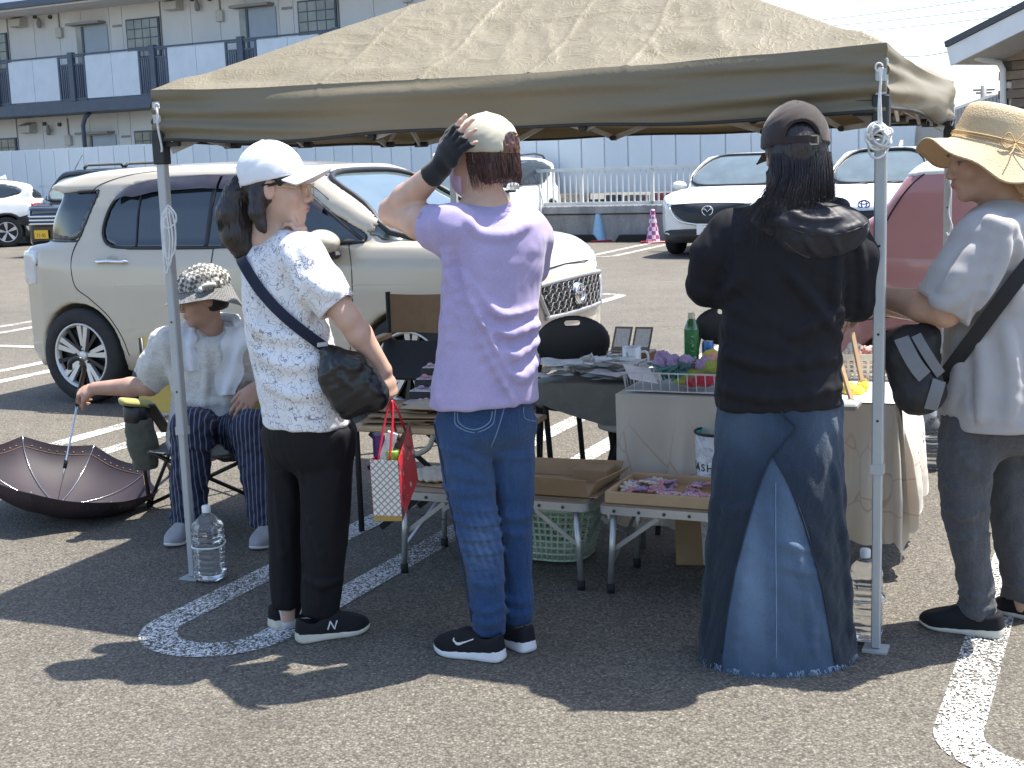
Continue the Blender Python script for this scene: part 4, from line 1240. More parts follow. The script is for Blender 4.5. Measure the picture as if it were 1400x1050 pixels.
cr.mirror(2.02, 1.085, -1, CREAM); cr.mirror(2.02, 1.085, 1, CREAM)
for x in (.02, 1.24):
	y = cr.sy(x + .3, .96)
	hd_ = MB(); hd_.tube(smooth_poly([(x + .18, y + .01, .96), (x + .2, y - .028, .962), (x + .3, y - .036, .966), (x + .4, y - .028, .962), (x + .43, y + .01, .96)], 5, closed=False), [.013] * 21, 8)
	hd_.build('door_handle', M_CHROME, cr.root, False)
	v = Vox([x + .2, y - .05, .88], [x + .4, y + .05, 1.03], .008); v.ell((x + .3, y + .004, .958), (.06, .007, .05), k=0)
	link('handle_recess', v.mesh('r'), cr.root, False, simple('cream_recess', (.42, .39, .33), .4))
cr.seam([(.0, 1.10), (-.03, .97), (0, .80), (.12, .715), (.27, .60), (.37, .46), (.41, .34)])           # rear edge of rear door
cr.seam([(1.13, 1.045), (1.12, .9), (1.1, .6), (1.1, .3)])
cr.seam([(2.12, 1.07), (2.16, .9), (2.15, .6), (2.10, .3)])
cr.seam([(.06, 1.405), (.16, 1.47), (.42, 1.525), (.9, 1.545), (1.4, 1.525), (1.72, 1.46), (1.95, 1.33)], .003)
cr.seam([(.34, .80), (1.2, .815), (2.0, .82), (2.9, .83)], .012, mat=CREAM, nm='body_crease', off=-.0095)
def visor(x0, x1):
	mb = MB(); A = []
	for x in np.linspace(x0, x1, 24):
		zt_ = np.interp(x, [.27, .38, .62, 1.0, 1.45, 1.72, 1.95], [1.36, 1.445, 1.49, 1.505, 1.48, 1.415, 1.27])
		row = []
		for q in np.linspace(0, 1, 5):
			z_ = zt_ - q * np.interp(x, [.27, .45, 1.7, 1.95], [.02, .085, .085, .03])
			y_ = cr.sy(x, z_)
			row.append((x, y_ - .016 - .014 * math.sin(q * 1.6), z_))
		A.append(row)
	mb.grid(np.array(A)); mb.build('window_visor', simple('visor_smoke', (.045, .036, .042), .12, coat=.6), cr.root, False)
visor(.30, 1.115); visor(1.135, 1.93)
for x in (.50,):
	cr.seam([(x, 1.05), (x - .01, 1.25), (x - .005, 1.44)], .007, nm='window_bar', mat=M_BLKINK, off=-.004)
cr.seam([(1.06, 1.05), (1.07, 1.25), (1.08, 1.46)], .02, nm='pillar_trim', mat=M_BLKINK, off=-.014)
cr.seam([(1.20, 1.05), (1.2, 1.25), (1.19, 1.46)], .02, nm='pillar_trim', mat=M_BLKINK, off=-.014)
P = smooth_poly([(2.22, 1.075), (1.95, 1.26), (1.72, 1.40), (1.45, 1.465), (1.0, 1.49), (.62, 1.475), (.38, 1.43), (.27, 1.34), (.215, 1.2), (.23, 1.1), (.33, 1.055), (.6, 1.045), (1.4, 1.05), (2.22, 1.075)], 4, closed=False)
cr.seam(P, .011, nm='window_rubber', mat=M_BLKINK, off=-.004)
cr.seam([(-.35, 1.09), (-.04, 1.09), (.025, 1.14), (.13, 1.40), (.10, 1.42), (-.05, 1.415)], .008, nm='window_rubber', mat=M_BLKINK, off=-.002)
gy = [(-.46, .79), (.46, .79), (.50, .74), (.43, .61), (.38, .59), (-.38, .59), (-.43, .61), (-.50, .74)]
gp = smooth_poly(gy, 5)
cr.front_patch(gp, .004, M_RIMD, 'grille')
cr.front_line(gp, .015, simple('satin_silver', (.42, .42, .43), .35, metal=.5), 'grille_surround', off=.002)
mb = MB()
for r_ in range(7):
	z_ = .612 + r_ * .026
	hw = np.interp(z_, [.59, .74, .8], [.39, .47, .45])
	yy = np.linspace(-hw, hw, 90)
	Q = [(cr.sx(y, z_) + .012, y, z_ + .010 * (1 if int((y + 2) / .042 + (r_ % 2) * .5) % 2 else -1)) for y in yy]
	mb.tube(Q, .0045, 5)
mb.build('grille_mesh', simple('grille_grey', (.055, .055, .06), .4), cr.root, False)
x = cr.sx(0, .70) + .03
emb = MB()
t = np.linspace(0, 2 * math.pi, 28)[:-1]
emb.tube(np.c_[np.full(27, x), .075 * np.cos(t), .695 + .055 * np.sin(t)], .009, 8, closed=True)
emb.tube(np.c_[np.full(27, x), .034 * np.cos(t), .697 + .050 * np.sin(t)], .008, 8, closed=True)
emb.tube(np.c_[np.full(27, x), .062 * np.cos(t), .722 + .022 * np.sin(t)], .008, 8, closed=True)
emb.lathe((x - .022, 0, .695), [(.072, 0), (.068, .012), (0, .014)], 24, axis=(1, 0, 0))
emb.build('emblem', M_CHROME, cr.root, False)
cr.front_line([(-.80, .80), (-.62, .86), (-.3, .875), (0, .88), (.3, .875), (.62, .86), (.80, .80)], .004, M_SEAM, 'bonnet_gap', closed=False)
MB().tube([(2.52, .1, 1.075), (2.45, -.25, 1.10), (2.38, -.45, 1.115)], .009, 6).build('wiper', M_BLKINK, cr.root, False)
MB().tube([(2.50, .6, 1.06), (2.55, .2, 1.08), (2.56, -.1, 1.078)], .009, 6).build('wiper', M_BLKINK, cr.root, False)
def suv_spec(paint, L=4.4, W=.9, H=1.58, h=.032, glassm=M_CGLASS, clad=True, wr=.34, ws=M_CGLASS2):
	wb = 2.63; ro = .86; x0 = -ro; x1 = L - ro
	zb = .98
	return dict(h=h, W=W, x0=x0, x1=x1, z1=H, wr=wr, arch=wr + .045, axles=(0, wb), k=.07, kj=.05, paint=paint,
		low=smooth_poly([(x0 + .15, .25), (x0 + .02, .5), (x0, .75), (x0 + .05, .95), (x0 + .2, zb + .05), (.5, zb + .06), (1.8, zb + .02), (2.3, zb + .02), (x1 - .5, zb - .05), (x1 - .15, zb - .17), (x1 - .02, .68), (x1, .5), (x1 - .1, .27), (x1 - .5, .22), (0, .22)], 5),
		plan=[(x0, 0), (x0, W * .5), (x0 + .12, W * .78), (x0 + .4, W * .96), (.2, W), (2.4, W), (x1 - .5, W * .96), (x1 - .22, W * .8), (x1 - .05, W * .5), (x1, 0)],
		sec_low=[(0, .1), (W * .9, .1), (W * .94, .3), (W, .55), (W * .99, .75), (W * .93, zb), (W * .8, zb + .1), (0, zb + .12)],
		up=smooth_poly([(2.5, zb - .05), (2.35, zb + .03), (1.5, H - .11), (1.2, H - .04), (.5, H), (-.1, H - .03), (-.5, H - .12), (-.62, H - .2), (x0 + .12, zb - .05)], 5),
		sec_up=[(0, .85), (W * .94, .85), (W * .90, zb + .08), (W * .80, H - .22), (W * .70, H - .06), (W * .5, H - .005), (0, H + .01)],
		plan_up=[(x0, 0), (x0 + .05, W * .5), (x0 + .3, W * .8), (0, W * .95), (1.8, W * .95), (2.2, W * .7), (2.42, W * .35), (2.46, 0)],
		glass=[('side_window', smooth_poly([(1.95, zb + .09), (1.4, H - .17), (.9, H - .10), (.2, H - .11), (-.25, H - .2), (-.35, H - .33), (.2, zb + .10), (1.0, zb + .08)], 5), 'side', None, glassm),
			   ('windscreen', smooth_poly([(-W * .76, zb + .09), (-W * .58, H - .09), (0, H - .06), (W * .58, H - .09), (W * .76, zb + .09), (0, zb + .06)], 4), 'front', (1.3, 2.9), ws),
			   ('rear_window', smooth_poly([(-W * .7, zb + .1), (-W * .55, H - .16), (0, H - .13), (W * .55, H - .16), (W * .7, zb + .1), (0, zb + .08)], 4), 'front', (-2, -.4), glassm)],
		bands=([('cladding', lambda X, Y, Z: np.minimum(Z - .36, np.minimum(np.sqrt((X) ** 2 + (Z - wr) ** 2), np.sqrt((X - wb) ** 2 + (Z - wr) ** 2)) - wr - .11) + 0 * Y, .008, M_CLAD)] if clad else []) +
			  [('tail_lamp', lambda X, Y, Z: np.maximum(np.maximum(X - (x0 + .32), .45 * W - np.abs(Y)), np.maximum(zb - .16 - Z, Z - zb)), .008, M_REDL)])
WHITE = mat_paint_car('white_car_paint', (.78, .78, .76), .3)
BLACKP = mat_paint_car('black_car_paint', (.012, .013, .016), .2)
ROSE = mat_paint_car('rose_car_paint', (.45, .21, .20), .3)
hv = -LV     # heading of the far row: towards us
th_far = math.atan2(hv[1], hv[0])
def front_place(px, py, Y, L=4.4, ro=.86, z=.6, head=None, add=0):
	"""origin (rear axle) of a car whose nose centre is seen at px,py"""
	hd_ = hv if head is None else head
	P = at(px, py, Y)[:2]
	return P - hd_ * (L - ro) + add * LV
sp = suv_spec(WHITE, 4.4, .9, 1.55)
sp['bands'] += [('head_lamp', lambda X, Y, Z: np.maximum(np.maximum(2.95 - X, .52 - np.abs(Y)), np.maximum(.70 + .10 * np.abs(Y) - Z, Z - .80 - .06 * (np.abs(Y) - .5))) , .006, simple('lamp_smoke', (.10, .10, .11), .1, var=.5, vscale=20, coat=1.0))]
cx = Car('parked_car', 'white crossover with dark shield grille facing us beside the checked cone', front_place(967, 297, 20.0), th_far, sp)
cx.wheels('five')
cx.mirror(1.85, 1.04, -1, WHITE); cx.mirror(1.85, 1.04, 1, WHITE)
gp = smooth_poly([(-.52, .80), (0, .815), (.52, .80), (.60, .74), (.42, .58), (.2, .52), (0, .515), (-.2, .52), (-.42, .58), (-.60, .74)], 4)
cx.front_patch(gp, .012, M_RIMD, 'grille')
cx.front_line(smooth_poly([(-.64, .76), (-.47, .57), (-.2, .505), (0, .50), (.2, .505), (.47, .57), (.64, .76)], 5, closed=False), .016, M_CHROME, 'grille_wing', off=.008, closed=False)
cx.front_patch(smooth_poly([(-.6, .42), (.6, .42), (.62, .3), (-.62, .3)], 4), .014, M_CLAD, 'lower_intake')
x = cx.sx(0, .72) + .045
emb = MB(); t = np.linspace(0, 2 * math.pi, 30)[:-1]
emb.tube(np.c_[np.full(29, x), .082 * np.cos(t), .70 + .07 * np.sin(t)], .009, 6, closed=True)
emb.tube([(x, -.075, .725), (x, -.04, .725), (x, 0, .685), (x, .04, .725), (x, .075, .725)], .009, 6)
emb.build('emblem', M_CHROME, cx.root, False)
cx.plate(0, .43, M_PLATEW, '83-', top='33')
sp = suv_spec(WHITE, 4.1, .87, 1.56, clad=False)
ty = Car('parked_car', 'white hatchback facing us between the hooded woman and the rose car', front_place(1180, 283, 18.7, 4.1), th_far, sp)
ty.wheels('five'); ty.mirror(1.85, 1.04, -1, WHITE); ty.mirror(1.85, 1.04, 1, WHITE)
ty.front_patch(smooth_poly([(-.45, .70), (0, .68), (.45, .70), (.62, .60), (.5, .40), (-.5, .40), (-.62, .60)], 4), .012, M_RIMD, 'grille')
x = ty.sx(0, .77) + .02
emb = MB()
for a_, b_, zz in ((.08, .055, 0), (.036, .05, 0), (.062, .022, .025)):
	emb.tube(np.c_[np.full(29, x), a_ * np.cos(t), .765 + zz + b_ * np.sin(t)], .009, 6, closed=True)
emb.build('emblem', simple('emblem_blue', (.05, .12, .35), .2, metal=.6), ty.root, False)
for y in (-.1, .35):
	MB().tube([(2.33, y, 1.03), (2.27, y - .25, 1.05), (2.2, y - .45, 1.06)], .012, 6).build('wiper', M_BLKINK, ty.root, False)
MB().prism([(-.1, -.02, 1.56), (.1, -.02, 1.555), (-.08, -.02, 1.64)], (0, .04, 0)).build('aerial_fin', WHITE, ty.root, False)
sp = suv_spec(WHITE, 4.46, .91, 1.62, wr=.35)
wheel_pt = gr(755, 328)[:2]
left_n = np.array([-hv[1], hv[0]])
su = Car('parked_car', 'white crossover with grey wheel arches behind the woman in the lilac shirt', wheel_pt - left_n * .86, th_far, sp)
su.wheels('five'); su.mirror(1.9, 1.08, -1, WHITE); su.mirror(1.9, 1.08, 1, WHITE)
su.front_patch(smooth_poly([(-.55, .8), (.55, .8), (.5, .5), (-.5, .5)], 4), .012, M_RIMD, 'grille')
su.seam([(.9, 1.6), (.4, 1.63), (-.2, 1.61)], .02, sides=(1, -1), nm='roof_rail', mat=M_CLAD) if False else None
for sd in (-1, 1):
	MB().tube([(1.1, sd * .62, 1.57), (.9, sd * .62, 1.63), (.2, sd * .62, 1.65), (-.25, sd * .6, 1.61), (-.35, sd * .6, 1.55)], .02, 6).build('roof_rail', M_CLAD, su.root, False)
th_l = math.atan2(-.35, -.94)
sp = suv_spec(WHITE, 4.4, .9, 1.52)
pl_ = gr(12, 338)[:2]; hd2 = np.array([math.cos(th_l), math.sin(th_l)]); ln2 = np.array([-hd2[1], hd2[0]])
lw = Car('parked_car', 'white crossover cut off by the left edge of the photo', pl_ - ln2 * .86, th_l, sp)
lw.wheels('five'); lw.mirror(1.85, 1.04, -1, WHITE); lw.mirror(1.85, 1.04, 1, WHITE)
MB().prism([(-.1, -.02, 1.51), (.14, -.02, 1.53), (-.08, -.02, 1.62)], (0, .04, 0)).build('aerial_fin', WHITE, lw.root, False)
for x in (.55, ):
	y = lw.sy(x, .95, 1); MB().tube([(x - .1, y + .02, .95), (x, y + .035, .95), (x + .1, y + .02, .95)], .014, 6).build('door_handle', M_CHROME, lw.root, False)
lw.seam([(.2, 1.06), (.15, .8), (.4, .4)], .006, sides=(1,)); lw.seam([(1.1, 1.06), (1.1, .8), (1.05, .36)], .006, sides=(1,))
def van_spec(paint):
	W, H = .735, 1.68; x0, x1 = -.42, 2.95
	return dict(h=.032, W=W, x0=x0, x1=x1, z1=H, wr=.29, arch=.33, axles=(0, 2.4), k=.05, kj=.05, paint=paint,
		low=smooth_poly([(x0 + .05, .25), (x0, .6), (x0 + .02, .95), (.5, 1.0), (2.0, 1.02), (2.4, 1.02), (2.85, .95), (2.93, .85), (2.95, .5), (2.9, .28), (2.5, .22), (0, .22)], 5),
		plan=[(x0, 0), (x0, W * .8), (x0 + .12, W * .97), (.2, W), (2.3, W), (2.75, W * .96), (2.9, W * .75), (2.95, 0)],
		sec_low=[(0, .1), (W * .95, .1), (W, .5), (W * .99, .85), (W * .95, 1.05), (0, 1.1)],
		up=smooth_poly([(2.5, .95), (2.38, 1.04), (1.85, 1.56), (1.65, 1.64), (1.0, H), (0, H - .01), (-.3, H - .05), (-.38, 1.5), (-.41, .95)], 5),
		sec_up=[(0, .9), (W * .96, .9), (W * .94, 1.1), (W * .87, 1.5), (W * .8, 1.62), (W * .6, H), (0, H + .01)],
		plan_up=[(x0, 0), (x0, W * .8), (x0 + .1, W), (2.0, W), (2.3, W * .85), (2.48, W * .5), (2.5, 0)],
		glass=[('side_window', smooth_poly([(2.0, 1.1), (1.6, 1.5), (.9, 1.56), (0, 1.55), (-.15, 1.4), (-.15, 1.12), (.9, 1.08)], 4), 'side', None, M_CGLASS),
			   ('windscreen', smooth_poly([(-.64, 1.1), (-.57, 1.5), (0, 1.56), (.57, 1.5), (.64, 1.1), (0, 1.06)], 4), 'front', (1.5, 2.8), mat_car_glass('van_windscreen', (.13, .165, .155)))],
		bands=[])
hb = unit([-.36, -.93]); thb = math.atan2(hb[1], hb[0])
pb_ = at(70, 305, 26.0)[:2] - hb * 2.95
bk = Car('parked_van', 'black boxy van with yellow plate seen behind the tail of the cream car', pb_, thb, van_spec(BLACKP))
bk.wheels('five', tyre_w=.16); bk.mirror(1.9, 1.1, -1, BLACKP); bk.mirror(1.9, 1.1, 1, BLACKP)
for z_ in (.78, .71, .64):
	bk.front_line([(y, z_ + .0) for y in np.linspace(-.62, .62, 21)], .024, M_CHROME, 'grille_bar', off=.01, closed=False)
bk.front_patch(smooth_poly([(-.64, .82), (.64, .82), (.66, .6), (-.66, .6)], 4), .004, M_RIMD, 'grille')
bk.plate(-.25, .44, M_PLATEY, '11-05', ink=M_BLKINK, off=.04)
MB().tube([(1.5, -.5, 1.66), (1.2, -.52, 1.95)], .008, 5).build('aerial', M_BLKINK, bk.root, False)
for sd in (-1, 1):
	MB().tube([(1.2, sd * .5, 1.68), (1.1, sd * .5, 1.74), (0, sd * .5, 1.75), (-.1, sd * .5, 1.68)], .03, 6).build('roof_rail', M_CLAD, bk.root, False)
	bk.front_patch([(sd * .5, .9), (sd * .7, .9), (sd * .68, .75), (sd * .52, .75)][::(1 if sd > 0 else -1)], .01, M_HEADL, 'head_lamp')
def rose_spec():
	W, H = .74, 1.51; x0, x1 = -.50, 2.9
	zb = .93
	return dict(h=.02, W=W, x0=x0, x1=x1, z1=H, wr=.28, arch=.325, axles=(0, 2.42), k=.055, kj=.05, paint=ROSE,
		low=smooth_poly([(x0 + .12, .25), (x0 + .01, .45), (x0, .62), (x0 + .05, .85), (x0 + .14, zb + .05), (.6, zb + .08), (2.0, zb + .06), (2.5, .95), (2.82, .84), (2.9, .6), (2.87, .3), (2.5, .22), (0, .22)], 5),
		plan=[(x0, 0), (x0, W * .62), (x0 + .1, W * .84), (x0 + .3, W * .97), (.15, W), (2.3, W), (2.75, W * .9), (2.9, W * .5), (2.9, 0)],
		sec_low=[(0, .1), (W * .93, .1), (W, .45), (W * .99, .75), (W * .94, .98), (0, 1.1)],
		up=smooth_poly([(2.4, .9), (2.25, 1.0), (1.75, 1.42), (1.5, 1.48), (.9, H), (.35, H - .01), (.10, H - .05), (-.02, H - .11), (-.16, 1.2), (-.40, .9)], 5),
		sec_up=[(0, .8), (W * .96, .8), (W * .945, 1.0), (W * .87, 1.28), (W * .81, 1.40), (W * .66, 1.485), (0, H + .01)],
		plan_up=[(x0, 0), (x0, W * .55), (x0 + .12, W * .8), (x0 + .32, W * .97), (1.9, W), (2.2, W * .8), (2.38, W * .4), (2.4, 0)],
		glass=[('side_window', smooth_poly([(1.95, 1.02), (1.6, 1.34), (1.0, 1.40), (.62, 1.38), (.52, 1.30), (.42, 1.08), (.48, 1.02), (1.2, 1.0)], 5), 'side', None, M_CGLASS),
			   ('windscreen', smooth_poly([(-.64, 1.0), (-.52, 1.41), (.52, 1.41), (.64, 1.0)], 4), 'front', (1.4, 2.6), M_CGLASS2)],
		bands=[('white_roof', lambda X, Y, Z: (1.365 - Z + 0 * X + 0 * Y), .005, WHITE)])
wpt = gr(1240, 606)[:2]
ro = Car('parked_car', 'rose pink small car with white roof at the right behind the straw hat woman', wpt + c_in * .72, -THC, rose_spec())
ro.wheels('five', tyre_w=.16, rim=.2)
ro.seam([(.18, 1.47), (.10, 1.42), (-.02, 1.32), (-.12, 1.16), (-.18, 1.0), (-.20, .8)], .0045)
ro.seam([(.30, 1.02), (.32, .95), (.33, .75), (.36, .45), (.5, .3)], .004)
ro.seam([(-.38, .58), (-.2, .645), (0, .665), (.2, .645), (.33, .6)], .004)
ro.seam([(.42, 1.03), (.36, 1.06), (.34, 1.12), (.42, 1.26), (.5, 1.35)], .014, mat=ROSE, nm='window_frame', off=-.006)
y = ro.sy(.40, .985); MB().box((.46, y - .012, 1.005), (.12, .02, .022), bev=.006).build('door_handle', M_BLKINK, ro.root, False)
MB().tube([(-.1, -.62, 1.60 - .12), (.1, -.62, 1.53)], .004, 5).build('roof_gap', M_SEAM, ro.root, False) if False else None
# ================================================================== THE STALL: TABLES AND GOODS
TU = unit(TBc - TA); TV = unit(TC - TBc); RT = math.atan2(TU[1], TU[0])
def tl(o, a, b, z):
	q = np.array(o[:2]) + TU * a + TV * b
	return np.array([q[0], q[1], z])
M_ALU = simple('aluminium', (.52, .53, .53), .35, metal=.7, var=.08, vscale=30)
M_WOODT = simple('table_top_wood', (.30, .22, .15), .6, var=.15, vscale=12)
M_RUBBER = simple('rubber_black', (.015, .015, .016), .8)
M_CARD = simple('cardboard', (.36, .235, .13), .85, var=.1, vscale=9, bump=.1)
M_CARDL = simple('cardboard_inside', (.42, .29, .17), .85, var=.1, vscale=9)
def mat_plastic_bag():
	t = NT('thin_plastic')
	n = t.noise(25, 5, .6)
	t.set(Base_Color=(.75, .77, .77), Roughness=.25, Alpha=.72, Specular_IOR_Level=.6, Transmission_Weight=.15)
	t.bump(n, .6, .01)
	return t.mat
M_PBAG = mat_plastic_bag()
def mat_clear():
	t = NT('clear_pet')
	n = t.noise(30, 4)
	t.set(Base_Color=(.93, .96, .97), Roughness=.05, IOR=1.33, Transmission_Weight=.92)
	t.bump(n, .3, .004)
	return t.mat
M_CLEAR = mat_clear()
def rounded_rect(a, b, r, n=5):
	P = []
	for (cx_, cy_, a0) in ((a - r, b - r, 0), (-a + r, b - r, 90), (-a + r, -b + r, 180), (a - r, -b + r, 270)):
		for q in np.linspace(0, 90, n):
			P.append((cx_ + r * math.cos(rad(a0 + q)), cy_ + r * math.sin(rad(a0 + q))))
	return P
def low_table(name, label, FL, L, W, H):
	r = thing(name, label, 'table', [*FL, 0], 0)
	c = np.array(FL) + TU * L / 2 + TV * W / 2
	def P3(p, z): return np.array([*(c + TU * p[0] + TV * p[1]), z])
	rim = rounded_rect(L / 2, W / 2, .03)
	MB().prism([P3(p, H - .034) for p in rim], (0, 0, .03)).build('rim', M_ALU, r)
	inr = rounded_rect(L / 2 - .006, W / 2 - .006, .026)
	MB().prism([P3(p, H - .0035) for p in inr], (0, 0, .004)).build('top_board', M_WOODT, r)
	for k in range(int(L / .09)):
		p = P3((-L / 2 + .06 + k * .09, -W / 2), H - .02)
		MB().cyl(p - np.append(TV, 0) * .001, p - np.append(TV, 0) * .004, .006, n=10).build('rivet', M_DKSTEEL, r)
	for sx in (-1, 1):
		for sy in (-1, 1):
			t0 = P3((sx * (L / 2 - .05), sy * (W / 2 - .025)), H - .036); f0 = P3((sx * (L / 2 - .035), sy * (W / 2 - .02)), 0.03)
			lg = MB().tube([t0, f0], .0115, 10).build('leg', M_ALU, r)
			MB().cyl(f0 + [0, 0, .005], f0 - [0, 0, .03], .0145, n=10).build('foot_cap', M_RUBBER, lg)
			k0 = t0 + (f0 - t0) * .52
			br = P3((sx * (L / 2 - .21), sy * (W / 2 - .03)), H - .045)
			md = (k0 + br) / 2 + np.append(TV, 0) * sy * .004
			MB().bar(k0 + np.append(TV, 0) * -sy * .013, br, .004, .016).build('brace', M_ALU, lg)
		a = P3((sx * (L / 2 - .043), -(W / 2 - .025)), H * .34); b = P3((sx * (L / 2 - .048), (W / 2 - .025)), H * .72)
		MB().bar(a, b, .012, .004).build('cross_brace', M_ALU, r)
		a = P3((sx * (L / 2 - .043), (W / 2 - .025)), H * .34); b = P3((sx * (L / 2 - .048), -(W / 2 - .025)), H * .72)
		MB().bar(a + np.append(TU, 0) * .006, b + np.append(TU, 0) * .006, .012, .004).build('cross_brace', M_ALU, r)
	return r
H1 = .325
T1 = np.array([-.47, 4.90])
low_table('low_folding_table', 'low folding aluminium table holding the flattened cardboard behind lilac shirt woman', T1, .78, .40, H1)
T2 = np.array([.285, 4.575])
low_table('low_folding_table', 'low folding aluminium table carrying the wooden tray beside the denim skirt', T2, .74, .36, H1)
cb = thing('cardboard_box', 'shallow open brown cardboard box on the low aluminium table', 'box', tl(T1, .5, .2, H1))
o0 = tl(T1, .30, .05, H1 + .003)
def sheet(name, mat, root, pts, th=.004):
	mb = MB(); n_ = np.cross(np.array(pts[1]) - pts[0], np.array(pts[2]) - pts[0]); mb.prism(pts, unit(n_) * th); return mb.build(name, mat, root)
sheet('bottom', M_CARDL, cb, [tl(T1, .22, .06, H1 + .004), tl(T1, .80, .06, H1 + .004), tl(T1, .80, .34, H1 + .004), tl(T1, .22, .34, H1 + .004)])
sheet('front_flap', M_CARD, cb, [tl(T1, .24, .055, H1 + .008), tl(T1, .76, .055, H1 + .008), tl(T1, .77, .03, H1 + .075), tl(T1, .23, .03, H1 + .085)])
sheet('back_flap', M_CARD, cb, [tl(T1, .24, .35, H1 + .008), tl(T1, .79, .35, H1 + .008), tl(T1, .80, .38, H1 + .07), tl(T1, .24, .38, H1 + .06)])
sheet('side_flap', M_CARD, cb, [tl(T1, .765, .055, H1 + .008), tl(T1, .765, .35, H1 + .008), tl(T1, .84, .33, H1 + .065), tl(T1, .80, .05, H1 + .07)])
pd = thing('round_pad', 'round cream fabric pad on brown paper at the end of the low table', 'pad', tl(T1, .12, .2, H1))
sheet('paper', M_CARD, pd, [tl(T1, .02, .08, H1 + .003), tl(T1, .2, .06, H1 + .003), tl(T1, .2, .37, H1 + .012), tl(T1, .03, .36, H1 + .003)], .003)
v = Vox(tl(T1, .11, .19, H1 - .02) - [.16, .16, 0], tl(T1, .11, .19, H1 + .07) + [.16, .16, 0], .006)
v.ell(tl(T1, .11, .2, H1 + .022), (.115, .115, .02), k=0); v.noise(.004, .06, 3)
link('pad', v.mesh('pad'), pd, True, simple('cream_felt', (.52, .46, .37), .9, bump=.3))
ty_ = thing('wooden_tray', 'pale wooden tray filled with pink crochet motifs on the low table', 'tray', tl(T2, .3, .18, H1))
M_PINE = simple('pine_wood', (.50, .34, .19), .5, var=.12, vscale=6)
TR = (.03, .03, .50, .36)
for (a0, a1, b0, b1) in ((.02, .48, .02, .035), (.02, .48, .315, .33), (.02, .035, .0351, .3149), (.465, .48, .0351, .3149)):
	mb = MB(); mb.box(tl(T2, (a0 + a1) / 2, (b0 + b1) / 2, H1 + .022), (a1 - a0, b1 - b0, .04), RT, bev=.002); mb.build('side_board', M_PINE, ty_)
mb = MB(); mb.box(tl(T2, .25, .175, H1 + .006), (.43, .28, .006), RT); mb.build('base_board', M_PINE, ty_)
r_ = random.Random(5)
M_YARN = [simple('yarn_%s' % n_, c_, .95, var=.25, vscale=160, bump=.8, bscale=300, sheen=.3) for n_, c_ in (('pink', (.70, .42, .48)), ('cream', (.7, .63, .5)), ('rose', (.62, .30, .36)), ('lilac', (.45, .32, .55)), ('teal', (.08, .25, .23)), ('lime', (.38, .45, .08)), ('yellow', (.75, .58, .06)), ('green', (.03, .20, .08)), ('red', (.5, .03, .06)), ('peach', (.75, .38, .33)), ('white', (.78, .77, .73)))]
flw = []
for kk in range(4):
	mb = MB(); t = np.linspace(0, 2 * math.pi, 41)[:-1]
	rr = .020 * (1 + .3 * np.cos((5 + kk % 2) * t))
	mb.tube(np.c_[rr * np.cos(t), rr * np.sin(t), .004 + .002 * np.sin(7 * t)], .0045, 5, closed=True)
	mb.tube(np.c_[rr * .5 * np.cos(t), rr * .5 * np.sin(t), .006 + 0 * t], .005, 5, closed=True)
	flw.append(mb.mesh('crochet_motif'))
for kk, mm in enumerate(flw): mm.materials.append(M_YARN[kk])
for i in range(46):
	P = tl(T2, .06 + r_.random() * .38, .06 + r_.random() * .23, H1 + .014 + r_.random() * .016)
	o = link('crochet_motif', flw[r_.randrange(4)]); o.location = P; o.rotation_euler = (r_.uniform(-.3, .3), r_.uniform(-.3, .3), r_.uniform(0, 6)); s_ = r_.uniform(.7, 1.2); o.scale = (s_, s_, s_)
	tag(o, 'small crochet flower motif lying in the wooden tray', 'crochet motif', 'crochet motifs in the wooden tray')
mb = MB(); g2 = np.array([[tl(T2, a, b, H1 + .037 + .006 * vnoise(np.array(a * 30), np.array(b * 30), 3)) for b in np.linspace(.05, .33, 20)] for a in np.linspace(.04, .46, 26)])
tag(mb.grid(g2).build('plastic_sheet', M_PBAG), 'clear plastic sheet covering the crochet in the wooden tray', 'plastic') if False else None
def mat_flat(name, col, rough=.4): return simple(name, col, rough)
bk_ = thing('laundry_basket', 'pale green perforated laundry basket under the low table', 'basket', tl(T1, .5, .42, 0))
bc = tl(T1, .5, .40, 0)
M_GRNP = simple('pale_green_plastic', (.50, .62, .48), .4)
rows, cols = 9, 40
def bpos(k, j, e=0):
	t = 2 * math.pi * j / cols; z = .015 + k * .026
	a = .15 + .006 * k + e; b = .125 + .005 * k + e; p = 3.2
	ct, st = math.cos(t), math.sin(t)
	rr = (abs(ct / a) ** p + abs(st / b) ** p) ** (-1 / p)
	return tl(bc, rr * ct, rr * st, z)
mb = MB()
for k in range(rows):
	mb.tube([bpos(k, j) for j in range(cols)], .0055, 5, closed=True)
for j in range(cols):
	mb.tube([bpos(k, j) for k in (0, 3, 6, rows - 1)], .0052, 5)
mb.build('lattice', M_GRNP, bk_)
MB().tube([bpos(rows - 1, j, .006) for j in range(cols)], .012, 6, closed=True).build('rim', M_GRNP, bk_)
mb = MB(); mb.add([bpos(0, j) for j in range(cols)], [tuple(range(cols))]); mb.build('base', M_GRNP, bk_)
o = MB().box(tl(T2, .28, .52, .11), (.26, .2, .22), RT + .2, bev=.004).build('carton', M_CARD); tag(o, 'brown carton in the shade behind the legs of the tray table', 'box')
v = Vox(tl(T2, .53, .3, .1) - [.2, .2, .1], tl(T2, .53, .3, .1) + [.2, .2, .22], .008)
v.ell(tl(T2, .53, .3, .15), (.13, .1, .08), k=.0); v.ell(tl(T2, .60, .26, .1), (.09, .08, .09), k=.03); v.ell(tl(T2, .47, .36, .12), (.1, .09, .09), k=.03)
v.noise(.014, .12, 9, 1.6)
